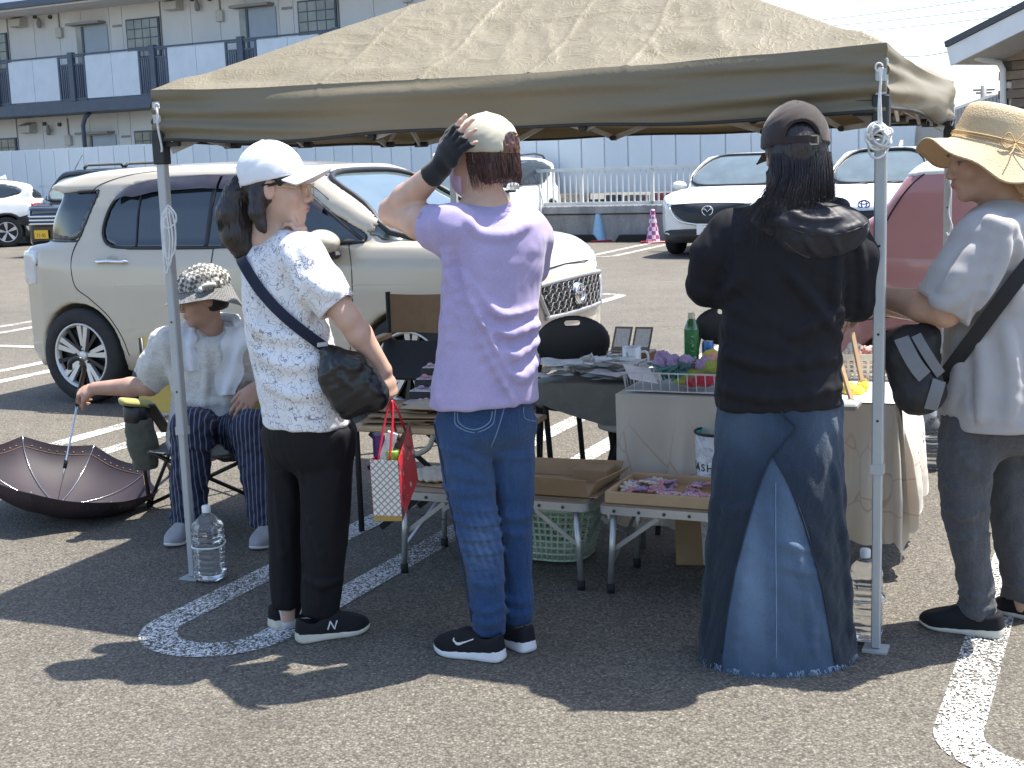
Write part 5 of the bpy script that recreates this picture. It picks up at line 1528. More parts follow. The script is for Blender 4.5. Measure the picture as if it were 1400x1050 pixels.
tag(link('plastic_bag', v.mesh('bag'), None, False, simple('white_plastic_film', (.72, .75, .73), .3, var=.1, bump=.5, bscale=40)), 'crumpled white plastic bag stuffed under the tray table', 'bag')
ZC = .62
C0 = gr(846, 548, ZC)[:2] + TV * .12 - TU * .03
LC, WC = 1.02, .50
tc = thing('cloth_table', 'table draped with a cream embroidered cloth beside the hooded woman', 'table', [*C0, 0])
mb = MB(); mb.box(tl(C0, LC / 2, WC / 2, ZC - .02), (LC - .02, WC - .02, .03), RT, bev=.004); mb.build('table_top', M_OFFW, tc)
for a in (.06, LC - .06):
	for b in (.06, WC - .06):
		MB().tube([tl(C0, a, b, ZC - .04), tl(C0, a, b, 0)], .014, 8).build('leg', M_ALU, tc)
def mat_cloth():
	t = NT('cream_tablecloth')
	n = t.noise(3, 4); f = t.noise(600, 2)
	c = t.ramp(n, [(.3, (.74, .69, .60)), (.7, (.80, .76, .68))])
	ln = t.ramp(t.voro(6.5, 'DISTANCE_TO_EDGE', vec=t.mapping((1, 1, .8))), [(.006, (1, 1, 1)), (.02, (0, 0, 0))])
	zed = t.node('SeparateXYZ'); t.l.new(t.co(), zed.inputs[0])
	msk = t.ramp(zed.outputs['Z'], [(.44, (1, 1, 1)), (.56, (0, 0, 0))])
	c = t.mix(t.math('MULTIPLY', t.math('MULTIPLY', ln, msk), .6), c, (.50, .26, .17))
	t.set(Base_Color=c, Roughness=.85, Sheen_Weight=.2)
	t.bump(f, .2, .002)
	tr = t.node('BsdfTranslucent'); tr.inputs[0].default_value = (.6, .5, .36, 1)
	mx = t.node('MixShader'); mx.inputs[0].default_value = .38
	t.l.new(t.b.outputs[0], mx.inputs[1]); t.l.new(tr.outputs[0], mx.inputs[2]); t.l.new(mx.outputs[0], t.out.inputs[0])
	return t.mat
M_CLOTH = mat_cloth()
na, nb = 130, 110
drop = .52
A_ = np.linspace(-.02, LC + .44, na); B_ = np.linspace(-drop, WC + .12, nb)
G = np.zeros((na, nb, 3))
for i, a in enumerate(A_):
	for j, b in enumerate(B_):
		ea = max(a - LC, 0); eb = max(-b, 0); eb2 = max(b - WC, 0)
		d = math.sqrt(ea * ea + eb * eb + eb2 * eb2) if (ea and eb) else ea + eb + eb2
		ang = math.atan2(eb, ea) if d else 0
		aa_ = min(a, LC); bb_ = min(max(b, 0), WC)
		flare = .05 * min(d / .3, 1.2)
		fold = (.026 * math.sin(a * 21 + 2 * math.sin(a * 7)) + .008 * math.sin(a * 55 + 3 * d)) * min(d / .2, 1) if (eb and not ea) else .016 * math.sin(b * 30 + 1.3) * min(d / .25, 1) if (ea and not eb) else .03 * math.sin(ang * 6) * min(d / .2, 1)
		oa = (flare + fold) * (ea / d if d else 0); ob = (flare * .5 + fold) * (eb / d if d else 0)
		z = ZC + .004 - max(d - .012, 0) * (1.0 if not (ea and eb) else .98)
		G[i, j] = tl(C0, aa_ + (oa + .006 if ea else 0), bb_ - (ob + .006 if eb else 0) + (.01 if eb2 else 0), max(z, .03))
mb = MB(); mb.grid(G)
tag(mb.build('tablecloth', M_CLOTH), 'cream embroidered tablecloth hanging over the table behind the denim skirt', 'tablecloth')
na, nb = 60, 90
G = np.zeros((na, nb, 3))
for i, q in enumerate(np.linspace(0, 1, na)):
	for j, w_ in enumerate(np.linspace(0, 1, nb)):
		b = -.02 + .62 * w_
		a = LC - .22 + q * .70
		ea = max(a - LC, 0)
		sc_ = .03 * abs(math.sin(w_ * math.pi * 5)) * (q > .9)
		tri = .12 * abs(w_ - .45)
		z = ZC + .010 - max(ea - .01, 0) * (1 - tri) + (sc_ if ea else 0)
		G[i, j] = tl(C0, min(a, LC) + (.026 + .07 * ea + .02 * math.sin(w_ * 17) * min(ea / .2, 1) if ea else 0), min(b, WC + .1) , max(z, .05))
def mat_lace():
	t = NT('white_lace')
	v_ = t.voro(55, 'DISTANCE_TO_EDGE'); n = t.noise(14, 4)
	hole = t.ramp(v_, [(.18, (1, 1, 1)), (.26, (0, 0, 0))])
	zed = t.node('SeparateXYZ'); t.l.new(t.co(), zed.inputs[0])
	solid = t.ramp(zed.outputs['Z'], [(.40, (0, 0, 0)), (.46, (1, 1, 1))])
	al = t.math('MAXIMUM', t.math('MAXIMUM', hole, solid), t.ramp(n, [(.42, (0, 0, 0)), (.5, (1, 1, 1))]))
	t.set(Base_Color=(.80, .77, .72), Roughness=.85, Alpha=al)
	t.bump(t.math('ADD', v_, n), .5, .006)
	return t.mat
mb = MB(); mb.grid(G)
tag(mb.build('lace_cloth', mat_lace()), 'white lace cloth hanging over the right end of the table', 'tablecloth')
wb = thing('wire_basket', 'white wire basket of crochet toys on the left corner of the cloth table', 'basket', tl(C0, .22, .1, ZC))
M_WIRE = simple('white_wire', (.66, .67, .68), .35)
bw, bd, bhh = .42, .26, .075
bo = C0 + TU * .015 + TV * .02
def wp(a, b, z): return tl(bo, a, b, ZC + .012 + z)
for z in (.004, bhh):
	e = .0 if z < .01 else .012
	MB().tube([wp(-e, -e, z), wp(bw + e, -e, z), wp(bw + e, bd + e, z), wp(-e, bd + e, z)], .0032 if z > .01 else .0025, 5, closed=True).build('hoop', M_WIRE, wb)
for i in range(13):
	a = bw * i / 12
	MB().tube([wp(a, -.012, bhh), wp(a, 0, .003), wp(a, bd, .003), wp(a, bd + .012, bhh)], .0018, 5).build('wire', M_WIRE, wb)
for i in range(8):
	b = bd * i / 7
	MB().tube([wp(-.012, b, bhh), wp(0, b, .003), wp(bw, b, .003), wp(bw + .012, b, bhh)], .0018, 5).build('wire', M_WIRE, wb)
mb = MB(); mb.box(wp(bw / 2, bd / 2, .004), (bw - .02, bd - .02, .003), RT); mb.build('liner', simple('grey_liner', (.35, .36, .37), .7), wb)
def blob(name, label, cat, mat, parts, h=.006, nz=.003, seed=0):
	P = np.array([p[:3] for p in parts]); R = max(p[3] if np.isscalar(p[3]) else max(p[3]) for p in parts) + .03
	v = Vox(P.min(0) - R, P.max(0) + R, h)
	for p in parts:
		rr = (p[3],) * 3 if np.isscalar(p[3]) else p[3]
		v.ell(p[:3], rr, k=.012)
	v.noise(nz, .03, seed, 1.2)
	o = link(name, v.mesh(name), None, False, mat)
	return tag(o, label, cat)
def wq(a, b, z, r): return (*wp(a, b, z), r)
for i in range(9):
	blob('crochet_flower', 'lilac crochet flower head in the wire basket', 'crochet toy', M_YARN[3], [wq(.10 + .055 * (i % 4) + .02 * math.sin(i * 3), .13 + .05 * (i // 4), .09 + .01 * math.sin(i), .03)], nz=.006, seed=i)['group'] = 'lilac crochet flowers in the wire basket'
mb = MB(); r_ = random.Random(8)
for i in range(26):
	a, b = .12 + r_.random() * .1, .08 + r_.random() * .08
	mb.tube([wp(a, b, .03), wp(a + r_.uniform(-.04, .04), b + r_.uniform(-.03, .02), .06 + r_.random() * .05), wp(a + r_.uniform(-.07, .07), b + r_.uniform(-.05, .02), .05 + r_.random() * .05)], .0055, 6)
tag(mb.build('crochet_bouquet', M_YARN[4]), 'teal crochet stems of the lilac flowers in the wire basket', 'crochet toy')
blob('crochet_bird', 'lime and yellow crochet bird in the wire basket', 'crochet toy', M_YARN[5], [wq(.30, .14, .08, (.05, .04, .032)), wq(.24, .12, .05, (.05, .03, .025)), wq(.20, .10, .03, (.04, .02, .016))], seed=21)
blob('crochet_ball', 'yellow crochet ball with a pink centre in the wire basket', 'crochet toy', M_YARN[6], [wq(.29, .20, .10, .042)], seed=22)
blob('crochet_patch', 'pink crochet patch in front of the yellow ball in the wire basket', 'crochet toy', M_YARN[9], [wq(.315, .15, .108, (.035, .02, .026))], seed=23)
blob('crochet_leaf', 'dark green crochet leaf at the right side of the wire basket', 'crochet toy', M_YARN[7], [wq(.37, .14, .09, (.045, .03, .026)), wq(.41, .14, .11, (.03, .03, .02))], seed=24)
blob('crochet_berry', 'crimson crochet piece at the bottom front of the wire basket', 'crochet toy', M_YARN[8], [wq(.30, .04, .045, (.05, .03, .026)), wq(.25, .05, .035, (.03, .025, .02))], seed=25)
sheet_o = MB(); p_ = [wp(.02, -.01, .05), wp(.12, .03, .028), wp(.07, .09, .075), wp(-.03, .06, .095)]
sheet_o.prism(p_, (0, 0, .0015)); tag(sheet_o.build('price_card', simple('white_card', (.78, .77, .8), .6)), 'white card tucked into the left end of the wire basket', 'card')
def bottle_green(P):
	b = thing('tea_bottle', 'green labelled tea bottle with a cream cap standing behind the wire basket', 'bottle', P)
	k = .205 / .215
	MB().lathe(P, [(0, .002), (.028, .002), (.0315, .012), (.0315, .03), (.030, .032), (.0315, .035), (.0315, .15), (.029, .16), (.021, .185), (.0135, .197), (.0135, .203)], 24).build('body', simple('tea_liquid', (.03, .13, .03), .08, var=.1, coat=1.0), b)
	MB().lathe(P, [(.0322, .036), (.0325, .04), (.0325, .145), (.0322, .149)], 24).build('label', simple('tea_label', (.02, .17, .045), .35, var=.35, vscale=40), b)
	MB().lathe(P, [(.0155, .196), (.0158, .2), (.0155, .218), (.013, .221), (0, .221)], 20).build('cap', simple('cap_cream', (.65, .60, .42), .5), b)
	for i, (x_, z_, s_) in enumerate(((-.004, .12, .03), (-.004, .10, .03), (-.003, .08, .026), (-.002, .06, .02))):
		mb = MB(); c = P + np.array([x_, -.0335, z_])
		r_ = random.Random(i)
		for q in range(4):
			a = c + [r_.uniform(-.01, .01), 0, r_.uniform(-.008, .008)]; mb.bar(a, a + [r_.uniform(-.012, .012), 0, r_.uniform(-.01, .01)], .0025, .001)
		mb.build('label_character', simple('label_white', (.7, .75, .55), .5), b)
	return b
bottle_green(gr(946, 496, ZC))
cn = gr(968, 496, ZC)
ca = thing('drink_can', 'short blue drink can next to the tea bottle', 'can', cn)
MB().lathe(cn, [(.022, .0), (.026, .005), (.026, .085), (.023, .094)], 24).build('body', simple('can_print', (.05, .16, .42), .3, metal=.4, var=.8, vscale=60), ca)
MB().lathe(cn, [(.023, .094), (.0235, .097), (.021, .096), (0, .094)], 24).build('lid', M_ALU, ca)
pb0 = gr(1150, 520, ZC + .01)[:2] + TV * .02
pbk = thing('perforated_basket', 'cream perforated plastic basket of packets at the right end of the cloth table', 'basket', [*pb0, ZC])
M_CRMP = simple('cream_plastic', (.66, .60, .50), .5)
L_, W_, H_ = .25, .16, .1
def hole_panel(p0, u, v_, L, Hh, n_u, n_v, nrm):
	"""panel with square-cut round looking perforations"""
	mb = MB(); p0 = np.array(p0); nu = n_u; nv = n_v
	du, dv = L / nu, Hh / (nv + 1.6); z0 = dv * .3
	for j in range(nv + 1):
		zA = 0 if j == 0 else z0 + j * dv - dv * .18; zB = z0 + j * dv + dv * .18 if j < nv else Hh
		if j == 0: zB = z0 + dv * .18
		mb.prism([p0 + v_ * zA, p0 + u * L + v_ * zA, p0 + u * L + v_ * zB, p0 + v_ * zB], nrm * .004)
	for i in range(nu + 1):
		x0 = max(0, i * du - du * .2); x1 = min(L, i * du + du * .2)
		mb.prism([p0 + u * x0 + v_ * .0002, p0 + u * x1 + v_ * .0002, p0 + u * x1 + v_ * (Hh - .0002), p0 + u * x0 + v_ * (Hh - .0002)], nrm * .0036)
	return mb
u3 = np.append(TU, 0); v3 = np.append(TV, 0); z3 = np.array([0, 0, 1.0])
q0 = np.array([*pb0, ZC + .012])
for (p0, u, L, nrm) in ((q0, u3, L_, -v3), (q0 + v3 * W_, u3, L_, v3), (q0, v3, W_, -u3), (q0 + u3 * L_, v3, W_, u3)):
	hole_panel(p0, u, z3, L, H_, int(L / .024), 4, nrm).build('side_panel', M_CRMP, pbk)
MB().prism([q0, q0 + u3 * L_, q0 + u3 * L_ + v3 * W_, q0 + v3 * W_], (0, 0, .004)).build('base', M_CRMP, pbk)
for i in range(7):
	r_ = random.Random(40 + i)
	cc = q0 + u3 * (.04 + .03 * i) + v3 * (.05 + .06 * r_.random()) + z3 * (.09 + .02 * r_.random())
	blob('fabric_packet', ORD[i] + ' wrapped packet from the left in the cream perforated basket', 'packet', M_YARN[(10, 9, 10, 0, 10, 8, 10)[i]], [(*cc, (.035, .03, .028))], nz=.008, seed=60 + i)['group'] = 'packets in the perforated basket'
fr0 = gr(1160, 560, ZC)
fr = thing('wooden_easel', 'small wooden frame leaning beside the perforated basket', 'frame', fr0)
for (a, b) in (((1150, 500), (1168, 560)), ((1165, 455), (1178, 520))):
	MB().bar(at(*a, fr0[1] + .12), at(*b, fr0[1] + .04), .014, .014).build('bar', M_PINE, fr)
blob('crochet_chick', 'yellow crochet pieces lying in front of the perforated basket', 'crochet toy', M_YARN[6], [(*gr(1168, 535, ZC + .02), (.04, .03, .022)), (*gr(1158, 530, ZC + .03), (.03, .03, .025)), (*gr(1180, 528, ZC + .03), (.025, .025, .02))], seed=71)
blob('crochet_orange', 'orange crochet slice on top of the yellow crochet pieces', 'crochet toy', simple('yarn_orange', (.7, .25, .04), .9, bump=.6, bscale=300), [(*gr(1180, 522, ZC + .045), (.02, .02, .012))], seed=72)
o = MB().box(gr(1140, 556, ZC + .02) + [.0, .05, .0], (.2, .12, .022), RT, bev=.006).build('grey_case', simple('case_grey', (.28, .28, .28), .4)); tag(o, 'flat grey case on the front edge of the cloth table', 'case')
tp = tl(T2, .325, .455, .0)
tc_ = thing('trash_can', 'white marbled trash can with teal lining and black rim beside the skirt', 'bin', tp)
def mat_marble():
	t = NT('marble_print'); n = t.noise(9, 6, .6, dist=2.5)
	t.set(Base_Color=t.ramp(n, [(.46, (.72, .72, .72)), (.5, (.40, .40, .42)), (.54, (.74, .74, .74))]), Roughness=.35); return t.mat
hT = .51
MB().lathe(tp, [(0, .003), (.062, .003), (.066, .01), (.088, hT), (.084, hT), (.062, .012), (0, .012)], 36).build('body', mat_marble(), tc_)
MB().lathe(tp, [(.0835, hT - .002), (.08, hT - .1), (.066, .03)], 36).build('lining', simple('teal_lining', (.03, .50, .42), .4), tc_)
t = np.linspace(0, 2 * math.pi, 41)[:-1]
MB().tube(np.c_[tp[0] + .087 * np.cos(t), tp[1] + .087 * np.sin(t), np.full(40, tp[2] + hT)], .005, 6, closed=True).build('rim', M_BLKINK, tc_)
dcam = unit(np.array([0 - tp[0], 0 - tp[1], 0.0]))
xr = np.array([-dcam[1], dcam[0], 0])
for i, ch in enumerate('TRASH'):
	an = (i - 2.0) * .36 - 1.12
	nrm = dcam * math.cos(an) + xr * math.sin(an)
	z_ = .385; rr = .066 + (.088 - .066) * z_ / hT + .0015
	xx = np.array([-nrm[1], nrm[0], 0])
	M = Matrix(((xx[0], 0, nrm[0], tp[0] + nrm[0] * rr), (xx[1], 0, nrm[1], tp[1] + nrm[1] * rr), (0, 1, 0, tp[2] + z_), (0, 0, 0, 1)))
	text_obj('letter', ch, .040, M_BLKINK, tc_, M, .0008)
o = MB().box(gr(815, 668, .33) + [0, .12, .02], (.14, .1, .07), RT, bev=.003).build('small_carton', M_CARD); tag(o, 'small carton beside the left edge of the cream tablecloth', 'box')
ZB = .60
B0 = gr(722, 522, ZB)[:2]
tb = thing('grey_table', 'small grey covered table of plastic packets in front of the black chair', 'table', [*B0, 0])
LB, WB = .52, .50
MB().box(tl(B0, LB / 2, WB / 2, ZB - .015), (LB, WB, .02), RT, bev=.006).build('table_top', simple('grey_board', (.23, .225, .20), .6), tb)
ap_pts = [(0, -.002), (LB, -.002), (LB + .005, -.15), (LB * .7, -.17), (LB * .35, -.14), (LB * .1, -.08)]
Pq = smooth_poly([(0.0, ZB - .03), (LB, ZB - .03), (LB, ZB - .17), (LB * .7, ZB - .185), (LB * .4, ZB - .15), (LB * .12, ZB - .10)], 5)
MB().prism([tl(B0, a, -.006, z) for a, z in [(0, ZB - .004), (LB, ZB - .004), (LB, ZB - .165), (LB * .8, ZB - .18), (LB * .6, ZB - .165), (LB * .4, ZB - .14), (LB * .2, ZB - .11), (.0, ZB - .07)]], np.append(TV, 0) * .005).build('front_cloth', simple('grey_cloth', (.17, .165, .145), .85, bump=.3, bscale=250), tb)
for a, b in ((.05, .05), (LB - .05, .05), (.05, WB - .05), (LB - .05, WB - .05)):
	MB().tube([tl(B0, a, b, ZB - .02), tl(B0, a + (.04 if a < .2 else -.04), b, 0)], .012, 8).build('leg', M_RUBBER, tb)
fcx = thing('folding_chair', 'folding chair with a round beige seat half under the grey cloth', 'chair', tl(B0, .44, .1, 0))
sc0 = tl(B0, .44, .12, .40)
MB().lathe(sc0, [(0, 0), (.14, 0), (.165, .008), (.165, .022), (.15, .03), (0, .03)], 30).build('seat', simple('beige_seat', (.33, .31, .26), .6), fcx)
for sx in (-1, 1):
	for sy in (-1, 1):
		MB().tube([sc0 + u3 * sx * .1 + v3 * sy * .06, tl(B0, .44 + sx * .14, .12 - sy * .2, 0)], .011, 8).build('leg', M_RUBBER, fcx)
r_ = random.Random(12)
for i in range(22):
	a, b = r_.uniform(.03, LB - .12), r_.uniform(.0, WB - .18); an = r_.uniform(-.6, .6) + RT
	w_, d_ = r_.uniform(.10, .2), r_.uniform(.08, .14)
	gx, gy = np.meshgrid(np.linspace(-.5, .5, 9), np.linspace(-.5, .5, 7), indexing='ij')
	zz = ZB + .006 + i * .0032 + .012 * vnoise(gx * 3 + i, gy * 3, i) + .01 * (gx ** 2 + gy ** 2)
	c0_ = tl(B0, a + .06, b + .05, 0)
	X_ = c0_[0] + gx * w_ * math.cos(an) - gy * d_ * math.sin(an); Y_ = c0_[1] + gx * w_ * math.sin(an) + gy * d_ * math.cos(an)
	mb = MB(); mb.grid(np.stack([X_, Y_, np.maximum(zz, ZB + .004)], -1))
	tag(mb.build('plastic_packet', [M_PBAG, simple('grey_film', (.5, .51, .53), .25), simple('white_card', (.78, .77, .8), .6), simple('pattern_paper', (.5, .45, .4), .6, var=.5, vscale=50)][r_.choice((0, 0, 2, 2, 3))]), 'flat clear packet in the pile on the grey table', 'packet', 'packets piled on the grey table')
v = Vox(tl(B0, .2, .3, ZB) - [.15, .15, 0], tl(B0, .2, .3, ZB) + [.25, .2, .14], .007)
for q in range(9):
	v.ell(tl(B0, .12 + .035 * q, .28 + .06 * math.sin(q * 2), ZB + .02 + .03 * math.sin(q * .4)), (.05, .035, .03), k=.01)
v.noise(.012, .06, 77, 1.6)
o = link('plastic_bundle', v.mesh('pb'), None, False, simple('silver_film', (.52, .52, .50), .22, var=.35, vscale=30, bump=.6, bscale=40)); tag(o, 'crumpled heap of silvery plastic film at the back of the grey table', 'plastic')
mgp = gr(864, 508, ZB + .005)
mg = thing('mug', 'white mug with a thin line drawing in front of the wooden card stand', 'mug', mgp)
MB().lathe(mgp, [(0, .002), (.038, .002), (.041, .008), (.041, .108), (.039, .110), (.037, .108), (.037, .012), (0, .010)], 32).build('body', simple('white_china', (.72, .75, .80), .2, var=.03, coat=.6), mg)
MB().tube(smooth_poly([mgp + [.038, -.005, .085], mgp + [.062, -.01, .085], mgp + [.07, -.012, .055], mgp + [.058, -.01, .028], mgp + [.038, -.005, .025]], 6, closed=False), .0055, 8).build('handle', simple('white_china', (.72, .75, .80), .2), mg)
def mugpt(an, z): return mgp + [.0415 * math.sin(an), -.0415 * math.cos(an), z]
mb = MB()
mb.tube([mugpt(a, z) for a, z in smooth_poly([(-.75, .02), (-.7, .05), (-.62, .07), (-.6, .09), (-.5, .075), (-.45, .055), (-.5, .03), (-.3, .02)], 5, closed=False)], .0008, 5)
mb.tube([mugpt(a, z) for a, z in smooth_poly([(-.68, .045), (-.55, .04), (-.45, .045)], 5, closed=False)], .0016, 5)
mb.build('drawing', M_BLKINK, mg)
st0 = gr(832, 500, ZB + .005)[:2]
cs = thing('card_stand', 'brown wooden stand holding two framed cards behind the mug', 'stand', [*st0, ZB])
M_RED = simple('reddish_wood', (.24, .115, .055), .5, var=.15, vscale=15)
MB().box(tl(st0, .09, .06, ZB + .035), (.2, .12, .065), RT, bev=.004).build('base_box', M_RED, cs)
for k in range(2):
	a = .045 + k * .095
	p = [tl(st0, a - .042, .03, ZB + .07), tl(st0, a + .042, .03, ZB + .07), tl(st0, a + .042, .10, ZB + .165), tl(st0, a - .042, .10, ZB + .165)]
	MB().prism(p, (0, -.006, .005)).build('card_frame', simple('frame_grey_wood', (.22, .18, .14), .5), cs)
	c = np.mean(p, 0)
	p2 = [c + (np.array(q) - c) * .78 + np.array([0, -.0075, .0065]) for q in p]
	MB().prism(p2, (0, -.001, .001)).build('card', simple('card_print', (.62, .62, .60), .5, var=.15, vscale=90), cs)
v = Vox(gr(886, 500, ZB) - [.05, .1, .02], gr(930, 500, ZB) + [.08, .2, .2], .006)
c = gr(908, 500, ZB + .07) + [0, .05, 0]
v.loft([(c[0], c[1], ZB + .003, .075, .035, 4, RT), (c[0], c[1], ZB + .05, .078, .04, 4, RT), (c[0], c[1] + .01, ZB + .12, .072, .022, 4, RT), (c[0], c[1] + .01, ZB + .155, .068, .012, 4, RT)]); v.noise(.003, .07, 4)
o = link('black_pouch', v.mesh('pch'), None, False, simple('black_nylon', (.014, .014, .017), .55, bump=.4, bscale=300)); tag(o, 'upright black pouch between the card stand and the tea bottle', 'pouch')
def round_chair(P, lab, c_px, Yc, wpx, hpx):
	ch = thing('folding_chair', lab, 'chair', [P[0], P[1], 0])
	k = pxm(Yc); c = at(*c_px, Yc); W_ = wpx / k; H_ = hpx / k
	v = Vox(c - [W_ + .04, .12, H_ + .04], c + [W_ + .04, .12, H_ + .04], .006)
	v.ell(c, (W_, .022, H_), k=0)
	n_ = np.array([0, 1.0, 0])
	v.econe(c + [-.025, 0, H_ * .72], c + [.025, 0, H_ * .72], (.06, .012), (.06, .012), (0, 1, 0), .004, 's')
	link('backrest', v.mesh('b'), ch, True, simple('black_hard_plastic', (.017, .018, .021), .45, var=.1))
	sz = .43
	MB().lathe((c[0], c[1] - .2, sz), [(0, 0), (.17, 0), (.19, .012), (.18, .026), (0, .03)], 30).build('seat', simple('black_hard_plastic', (.017, .018, .021), .45), ch)
	for sx in (-1, 1):
		MB().tube([c + [sx * W_ * .8, 0, -.02], (c[0] + sx * .17, c[1] - .03, .5), (c[0] + sx * .18, c[1] - .42, 0)], .011, 8).build('leg', M_RUBBER, ch)
		MB().tube([(c[0] + sx * .16, c[1] - .3, sz), (c[0] + sx * .17, c[1] + .12, 0)], .011, 8).build('leg', M_RUBBER, ch)
round_chair(at(782, 470, 6.15), 'black folding chair with oval pierced backrest behind the grey table', (783, 468), 6.15, 53, 38)
round_chair(at(985, 450, 6.0), 'black folding chair half hidden by the hooded woman', (992, 445), 6.0, 44, 28)
dc = thing('director_chair', 'folding director chair with brown canvas back behind table of cardboard', 'chair', [*at(565, 520, 6.3)[:2], 0])
M_TAN = simple('tan_canvas', (.255, .155, .085), .85, var=.08, bump=.3, bscale=300)
pL, pR = at(530, 402, 6.42), at(612, 402, 6.28); pLb, pRb = at(530, 455, 6.42), at(612, 455, 6.28)
gx = np.linspace(0, 1, 20); gz = np.linspace(0, 1, 10)
G = np.array([[pL + (pR - pL) * a + (pLb - pL) * b + np.array([0, .03 * math.sin(a * 3.14), -.006 * math.sin(a * 3.14) * (1 - b)]) for b in gz] for a in gx])
mb = MB(); mb.grid(G); mb.grid(G[::-1] + np.array([0, .006, 0])); mb.build('back_canvas', M_TAN, dc)
for p in (pL, pR):
	MB().tube([p + [0, .005, .01], p - [0, -.005, .45], ], .012, 8).build('back_post', M_RUBBER, dc)
p0 = at(524, 458, 6.35); p1 = at(605, 458, 6.2)
G = np.array([[np.array([p0[0] + (p1[0] - p0[0]) * a, p0[1] + (p1[1] - p0[1]) * a - .42 * b, p0[2] - .02 - .14 * math.sin(b * 2.2)]) for b in gz] for a in gx])
mb = MB(); mb.grid(G); mb.build('seat_canvas', simple('black_canvas', (.018, .018, .02), .8), dc)
ar = MB(); ar.bar(at(505, 468, 6.0), at(530, 458, 6.35), .04, .02); ar.build('armrest', simple('arm_wood', (.35, .19, .07), .5), dc)
for (a, b) in (((505, 640, 5.9), (600, 560, 6.3)), ((600, 650, 5.9), (505, 565, 6.3))):
	MB().tube([at(*a), at(*b)], .012, 8).build('cross_leg', M_RUBBER, dc)
ZA = .46
A0 = gr(478, 582, ZA)[:2]
ta = thing('wood_edged_table', 'folding table with pale wood edge and black crossed legs holding cardboard sheets', 'table', [*A0, 0])
LA, WA = .72, .42
MB().box(tl(A0, LA / 2, WA / 2, ZA - .012), (LA, WA, .024), RT, bev=.006).build('table_top', M_PINE, ta)
for b in (.03, WA - .03):
	MB().bar(tl(A0, .08, b, ZA - .03), tl(A0, LA - .1, b, .02), .014, .026).build('cross_leg', M_RUBBER, ta)
	MB().bar(tl(A0, LA - .08, b + .016, ZA - .03), tl(A0, .1, b + .016, .02), .014, .026).build('cross_leg', M_RUBBER, ta)
for a in (.02, LA - .02):
	MB().tube([tl(A0, a, .02, ZA - .03), tl(A0, a, .02, .0)], .012, 8).build('leg', M_RUBBER, ta)
MB().tube(smooth_poly([tl(A0, .22, -.01, ZA - .02), tl(A0, .25, -.015, ZA - .07), tl(A0, .31, -.015, ZA - .1), tl(A0, .37, -.015, ZA - .07), tl(A0, .39, -.01, ZA - .02)], 6, closed=False), .011, 8).build('carry_handle', simple('beige_strap', (.42, .38, .30), .7), ta)
r_ = random.Random(3)
for i in range(9):
	a, b, an = r_.uniform(.14, .34), r_.uniform(.14, .26), RT + r_.uniform(-.35, .35)
	mb = MB(); mb.box(tl(A0, a, b, ZA + .004 + i * .008), (r_.uniform(.24, .36), r_.uniform(.16, .26), .005), an, R=None)
	tag(mb.build('cardboard_sheet', random.choice([M_CARD, M_CARDL, simple('pale_card', (.52, .42, .30), .85)])), (['bottom'] + ORD[1:8] + ['topmost'])[i] + ' flattened cardboard sheet of the stack on the wood edged table, counted upwards', 'cardboard', 'cardboard sheets on the wood edged table')
for i in range(4):
	c = at(578 + i * 8, 512 - i * 22, 5.65 + i * .1); c[2] = ZA + .04 + i * .035
	tr = thing('accessory_tray', ['front', 'second', 'third', 'rearmost'][i] + ' dark tray of pink bead packets beside the lilac shirt', 'tray', c)
	MB().box(c + [0, 0, -.01], (.17, .11, .06), RT + .15, bev=.006).build('tray_body', simple('dark_tray', (.03, .028, .032), .5), tr)
	MB().box(c + [0, 0, .0215], (.155, .095, .004), RT + .15).build('packet_sheet', simple('bead_pack%d' % (i % 2), ((.62, .52, .56), (.66, .62, .64))[i % 2], .3, var=.5, vscale=70), tr)
	for q in range(5):
		p = c + [r_.uniform(-.06, .06), r_.uniform(-.03, .03), .027]
		v_ = MB().lathe(p, [(.012, 0), (.013, .004), (.008, .009), (0, .01)], 10); v_.build('bead_cluster', M_YARN[(0, 3, 2, 0)[i]], tr)
def cone_obj(px, py, hpx, label, mat, basem):
	P = gr(px, py); hh = hpx / pxm(P[1])
	c = thing('traffic_cone', label, 'cone', P, 0, 'cones by the retaining wall')
	k = hh / .7
	MB().lathe(P, [(.155 * k, .03), (.15 * k, .04), (.045 * k, .66 * k), (.04 * k, .7 * k), (0, .7 * k)], 28).build('body', mat, c)
	MB().box(P + [0, 0, .016], (.42 * k, .42 * k, .03), .3, bev=.01).build('base', basem, c)
M_CREDB = simple('cone_red_base', (.45, .03, .04), .5)
cone_obj(819, 330, 47, 'pale blue traffic cone with a red base by the retaining wall', simple('cone_blue', (.30, .50, .68), .5, var=.1), M_CREDB)
def mat_check():
	t = NT('checked_print'); ch = t.node('TexChecker'); ch.inputs['Scale'].default_value = 14
	ch.inputs['Color1'].default_value = (.34, .06, .22, 1); ch.inputs['Color2'].default_value = (.68, .58, .64, 1)
	t.l.new(t.co(), ch.inputs[0]); t.set(Base_Color=ch.outputs[0], Roughness=.5); return t.mat
cone_obj(893, 332, 46, 'pink and white checked traffic cone beside the white crossover', mat_check(), M_CREDB)
for px, w_, lab in ((786, .95, 'black rubber wheel stop left of the pale blue cone'), (866, .75, 'black rubber wheel stop between the two cones')):
	P = gr(px, 331); mb = MB(); a = w_ / 2
	prof = [(-a, 0), (a, 0), (a * .75, .13), (-a * .75, .13)]
	mb.prism([P + [UB[0] * x, UB[1] * x, z] for x, z in prof], (NB[0] * .14, NB[1] * .14, 0))
	tag(mb.build('wheel_stop', M_RUBBER), lab, 'wheel stop')
